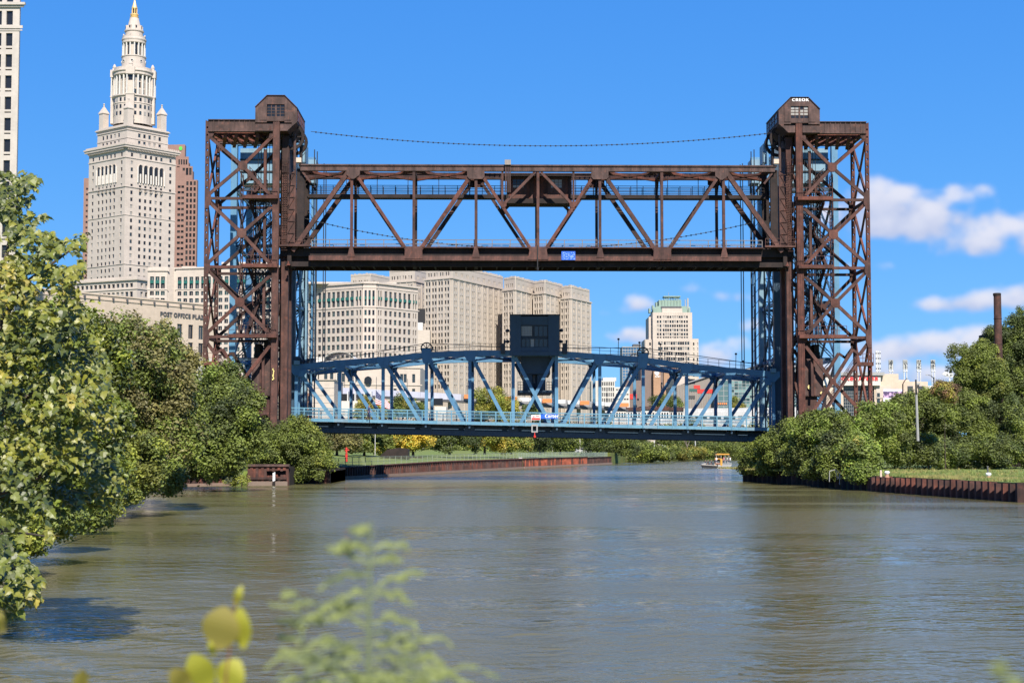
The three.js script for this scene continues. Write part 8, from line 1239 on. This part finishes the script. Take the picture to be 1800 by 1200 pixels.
// boats
{
  const D = 372, X = (p) => wx(p, D, 815), Y = (p) => wy(p, D), z = -D, x = X(1272), o = thing('water_taxi', 'yellow canopied water taxi with passengers near the right bank', 'boat', [x, 0, z]);
  mb().prism([[X(1255), 0.75], [X(1256), -0.1], [X(1284), -0.1], [X(1287), 0.6]], z - 2.6, z + 0.2).build('hull', M.galv, o); mb().box(X(1255.5), X(1287), 0.75, 0.85, z - 2.5, z + 0.1).build('deck', M.galv, o); mb().prism([[X(1259), 2.75], [X(1283), 2.75], [X(1282), 3.0], [X(1262), 3.05]], z - 2.5, z + 0.15).build('canopy', M.yellow, o); for (const p of [1260, 1268, 1275, 1281.5]) for (const q of [0, -2.3]) mb().tube(V(X(p), 0.8, z + q), V(X(p), 2.8, z + q), 0.04, 6).build('canopy_post', M.white, o); mb().box(X(1257), X(1268), 1.75, 1.95, z - 1.6, z + 0.21).build('bow_rail', M.yellow, o); mb().box(X(1257), X(1258), 0.3, 1.75, z - 1.6, z + 0.21).build('bow_panel', M.yellow, o); mb().box(X(1266.5), X(1270), 0.3, 1.9, z - 1.6, z + 0.22).build('bow_panel', M.yellow, o); mb().box(X(1258.2), X(1266.3), 0.55, 0.8, z - 0.2, z + 0.2).build('bow_step', M.orange, o);
  const sp = [[1259.5, 0.1, 'white shirted passenger sitting at the front of the yellow boat'], [1264, -0.6, 'dark shirted passenger second from the front of the yellow boat'], [1273, -0.2, 'pink shirted passenger sitting amidships in the yellow boat'], [1279, -0.4, 'pale shirted passenger sitting near the stern of the yellow boat'], [1284, 0.0, 'white shirted passenger at the very stern of the yellow boat']], sh = [M.whiteFlat, flat(0.05, 0.05, 0.07), flat(0.5, 0.2, 0.22), flat(0.5, 0.5, 0.45), M.whiteFlat];
  sp.forEach(([p, q, l], i) => person(l, V(X(p), 1.32, z + q), -0.6 - i * 0.2, 'sit', sh[i], flat(0.06, 0.07, 0.12)));
  const D2 = 350, X2 = (p) => wx(p, D2, 820), z2 = -D2, b = thing('motor_boat', 'small dark open motor boat with people ahead of the yellow boat', 'boat', [X2(1248), 0, z2]); mb().prism([[X2(1233.5), 0.72], [X2(1236), 0.08], [X2(1262), -0.05], [X2(1261), 0.5]], z2 - 1.5, z2).build('hull', M.black, b); mb().prism([[X2(1233.2), 0.72], [X2(1261), 0.5], [X2(1261), 0.58], [X2(1233), 0.84]], z2 - 1.55, z2 + 0.05).build('gunwale', M.limeWhite, b); mb().prism([[X2(1234.5), 0.85], [X2(1241.5), 0.8], [X2(1241), 1.15], [X2(1239), 1.1]], z2 - 1.2, z2 - 0.2).build('windscreen', M.glassBlind, b); mb().box(X2(1261.2), X2(1263), -0.1, 0.85, z2 - 1, z2 - 0.6).build('outboard_motor', M.black, b);
  [[1241, 'dark clothed helmsman in the small dark boat'], [1246, 'dark clothed passenger behind the helmsman of the small boat'], [1252, 'dark clothed passenger at the stern of the small boat']].forEach(([p, l], i) => person(l, V(X2(p), 0.72, z2 - 0.7), -1.3, 'sit', flat(0.03, 0.03, 0.04), flat(0.03, 0.03, 0.05)));
  const wk = thing('boat_wake', 'white foam of the wake trailing behind the small dark boat', 'wake', [X2(1266), 0, z2]); wk.userData.kind = 'stuff'; delete wk.userData.category; const R = rng(6), wm = mb(); for (let i = 0; i < 90; i++) { const p = 1261 + R() * 24, q = R() * 1.2 - 0.9, s = 0.06 + R() * 0.16; wm.box(X2(p) - s * 2, X2(p) + s * 2, -0.05, 0.02 + R() * 0.05, z2 + q - s, z2 + q + s); } wm.build('foam', M.whiteFlat, wk, 'stuff');
}
// ---------------------------------------------------------------- weeds close to the camera, out of focus
mb().plan([[-9, 12], [-9, -1.2], [0, -1.4], [3, -0.9], [4, 12]], 1.6, 2.85).build('near_bank', M.grass, scene, 'structure');
M.weed = new THREE.MeshPhysicalMaterial({ color: LIN(0.27, 0.315, 0.105), roughness: 0.8, transmission: 0.3, thickness: 0, side: THREE.DoubleSide }); M.weedDark = new THREE.MeshPhysicalMaterial({ color: LIN(0.16, 0.2, 0.085), roughness: 0.8, transmission: 0.3, thickness: 0, side: THREE.DoubleSide });
{
  const plume = (label, seed, D, tip, base, width, n) => {               // a feathery plume: a stem with arching side sprays set with small leaflets
    const T = at(tip[0], tip[1], D), Bq = at(base[0], base[1], D), o = thing('feathery_weed', label, 'weed', [Bq.x, 2.85, Bq.z]), R = rng(seed), k = D / FOCAL;
    const st = mb(); st.tube(V(Bq.x, 2.85, Bq.z), Bq, 0.003, 6, 0.0022); st.tube(Bq, T, 0.0022, 6, 0.0007); st.build('stem', M.weedDark, o);
    for (let i = 0; i < n; i++) {
      const t = Math.min(1, Math.max(0, Math.pow((i + 0.3) / n, 0.8) + (R() - 0.5) * 0.05)), p = T.clone().lerp(Bq, t), side = R() < 0.5 ? (R() < 0.5 ? 1 : -1) : i % 2 ? 1 : -1, len = width * k * (0.12 + 0.9 * t) * (0.35 + 0.85 * R()), zd = (R() - 0.5) * 1.2, up = 0.2 + 0.65 * R(), dr = 0.35 + 0.5 * R(), cv = (R() - 0.5) * 0.3, m = mb(), S = (q) => V(p.x + side * len * (q + cv * q * q), p.y + len * (up * q - dr * q * q + 0.03 * Math.sin(q * 14 + i)), p.z + zd * len * q);
      for (let j = 0; j < 7; j++) m.tube(S(j / 7), S((j + 1) / 7), 0.0006, 4, 0.0004);
      for (let j = 0; j < 105; j++) { const q = 0.06 + 0.94 * R(), c = S(q), s = (0.0016 + 0.0032 * R()) * (0.7 + 0.6 * Math.sin(q * 3.1)), d = S(Math.min(1, q + 0.05)).sub(S(Math.max(0, q - 0.05))).normalize().add(V((R() - 0.5) * 1.1, (R() - 0.5) * 1.1 - 0.15, (R() - 0.5) * 1.1)).normalize(), w = V(d.y, -d.x, R() - 0.5).normalize().multiplyScalar(s * 0.2), e = c.clone().addScaledVector(d, s), h = c.clone().addScaledVector(d, s * 0.5); m.tri(c, h.clone().add(w), e); m.tri(c, e, h.clone().sub(w)); }
      m.build('side_spray', i % 5 === 2 ? M.weedDark : M.weed, o);
    }
  };
  plume('tall pale green feathery weed, blurred in the foreground left of centre', 5, 1.0, [652, 915], [645, 1290], 250, 40);
  plume('blurred feathery weed leaning right at the bottom of the photo', 6, 0.97, [735, 1125], [700, 1400], 250, 24);
  plume('blurred feathery weed leaning left behind the yellow leaves', 7, 1.02, [520, 1040], [570, 1400], 170, 18);
  plume('blurred low weed at the bottom left of centre', 8, 0.95, [590, 1120], [600, 1420], 210, 20);
  plume('faint blurred weed tip in the bottom right corner', 9, 0.6, [1768, 1165], [1790, 1330], 60, 9);
  const vine = thing('vine_shoot', 'blurred vine shoot with yellow green leaves at the bottom left', 'vine', [at(375, 1300, 1.15).x, 2.85, -1.15]), L = (px, py, w, h, a, mat) => { const c = at(px, py, 1.15), k = 1.15 / FOCAL, m = mb(), n = 9, P = (i, s) => { const t = i / n, r = w * k * Math.pow(Math.sin(Math.PI * Math.min(1, t * 0.94 + 0.03)), 0.75) * s, y = (0.5 - t) * h * 2 * k; return V(c.x + r * Math.cos(a) - y * Math.sin(a), c.y + y * Math.cos(a) + r * Math.sin(a), c.z + Math.abs(s) * r * 0.35 + 0.002 * Math.sin(t * 5)); }; for (let i = 0; i < n; i++) { m.quad(P(i + 1, 0), P(i + 1, 1), P(i, 1), P(i, 0)); m.quad(P(i + 1, -1), P(i + 1, 0), P(i, 0), P(i, -1)); } m.build('leaf', mat, vine); };
  const yl = new THREE.MeshPhysicalMaterial({ color: LIN(0.37, 0.36, 0.03), roughness: 0.6, transmission: 0.35, thickness: 0, side: THREE.DoubleSide }), ol = new THREE.MeshPhysicalMaterial({ color: LIN(0.26, 0.22, 0.04), roughness: 0.6, transmission: 0.3, thickness: 0, side: THREE.DoubleSide });
  L(388, 1104, 36, 38, -0.2, ol); L(424, 1104, 19, 36, 0.08, yl); L(418, 1048, 8, 20, -0.35, yl); L(352, 1180, 28, 34, 0.5, yl); L(405, 1186, 28, 30, -0.5, yl); L(315, 1192, 20, 22, 0.9, ol); L(372, 1140, 7, 14, 0.2, yl); L(0, 1092, 10, 20, 0.1, ol); L(140, 1200, 26, 14, 1.2, ol);
  const vs = mb(); vs.tube(at(380, 1330, 1.15), at(403, 1140, 1.15), 0.0011, 5, 0.0008); vs.tube(at(403, 1140, 1.15), at(415, 1040, 1.15), 0.0008, 5, 0.0004); vs.build('stem', flat(0.16, 0.06, 0.03), vine);
}
// ---------------------------------------------------------------- draw
const renderer = new THREE.WebGLRenderer({ antialias: true });
renderer.setSize(1024, 682);
renderer.toneMapping = THREE.LinearToneMapping;
renderer.toneMappingExposure = EXPOSURE;
renderer.shadowMap.enabled = true;
renderer.render(scene, camera);
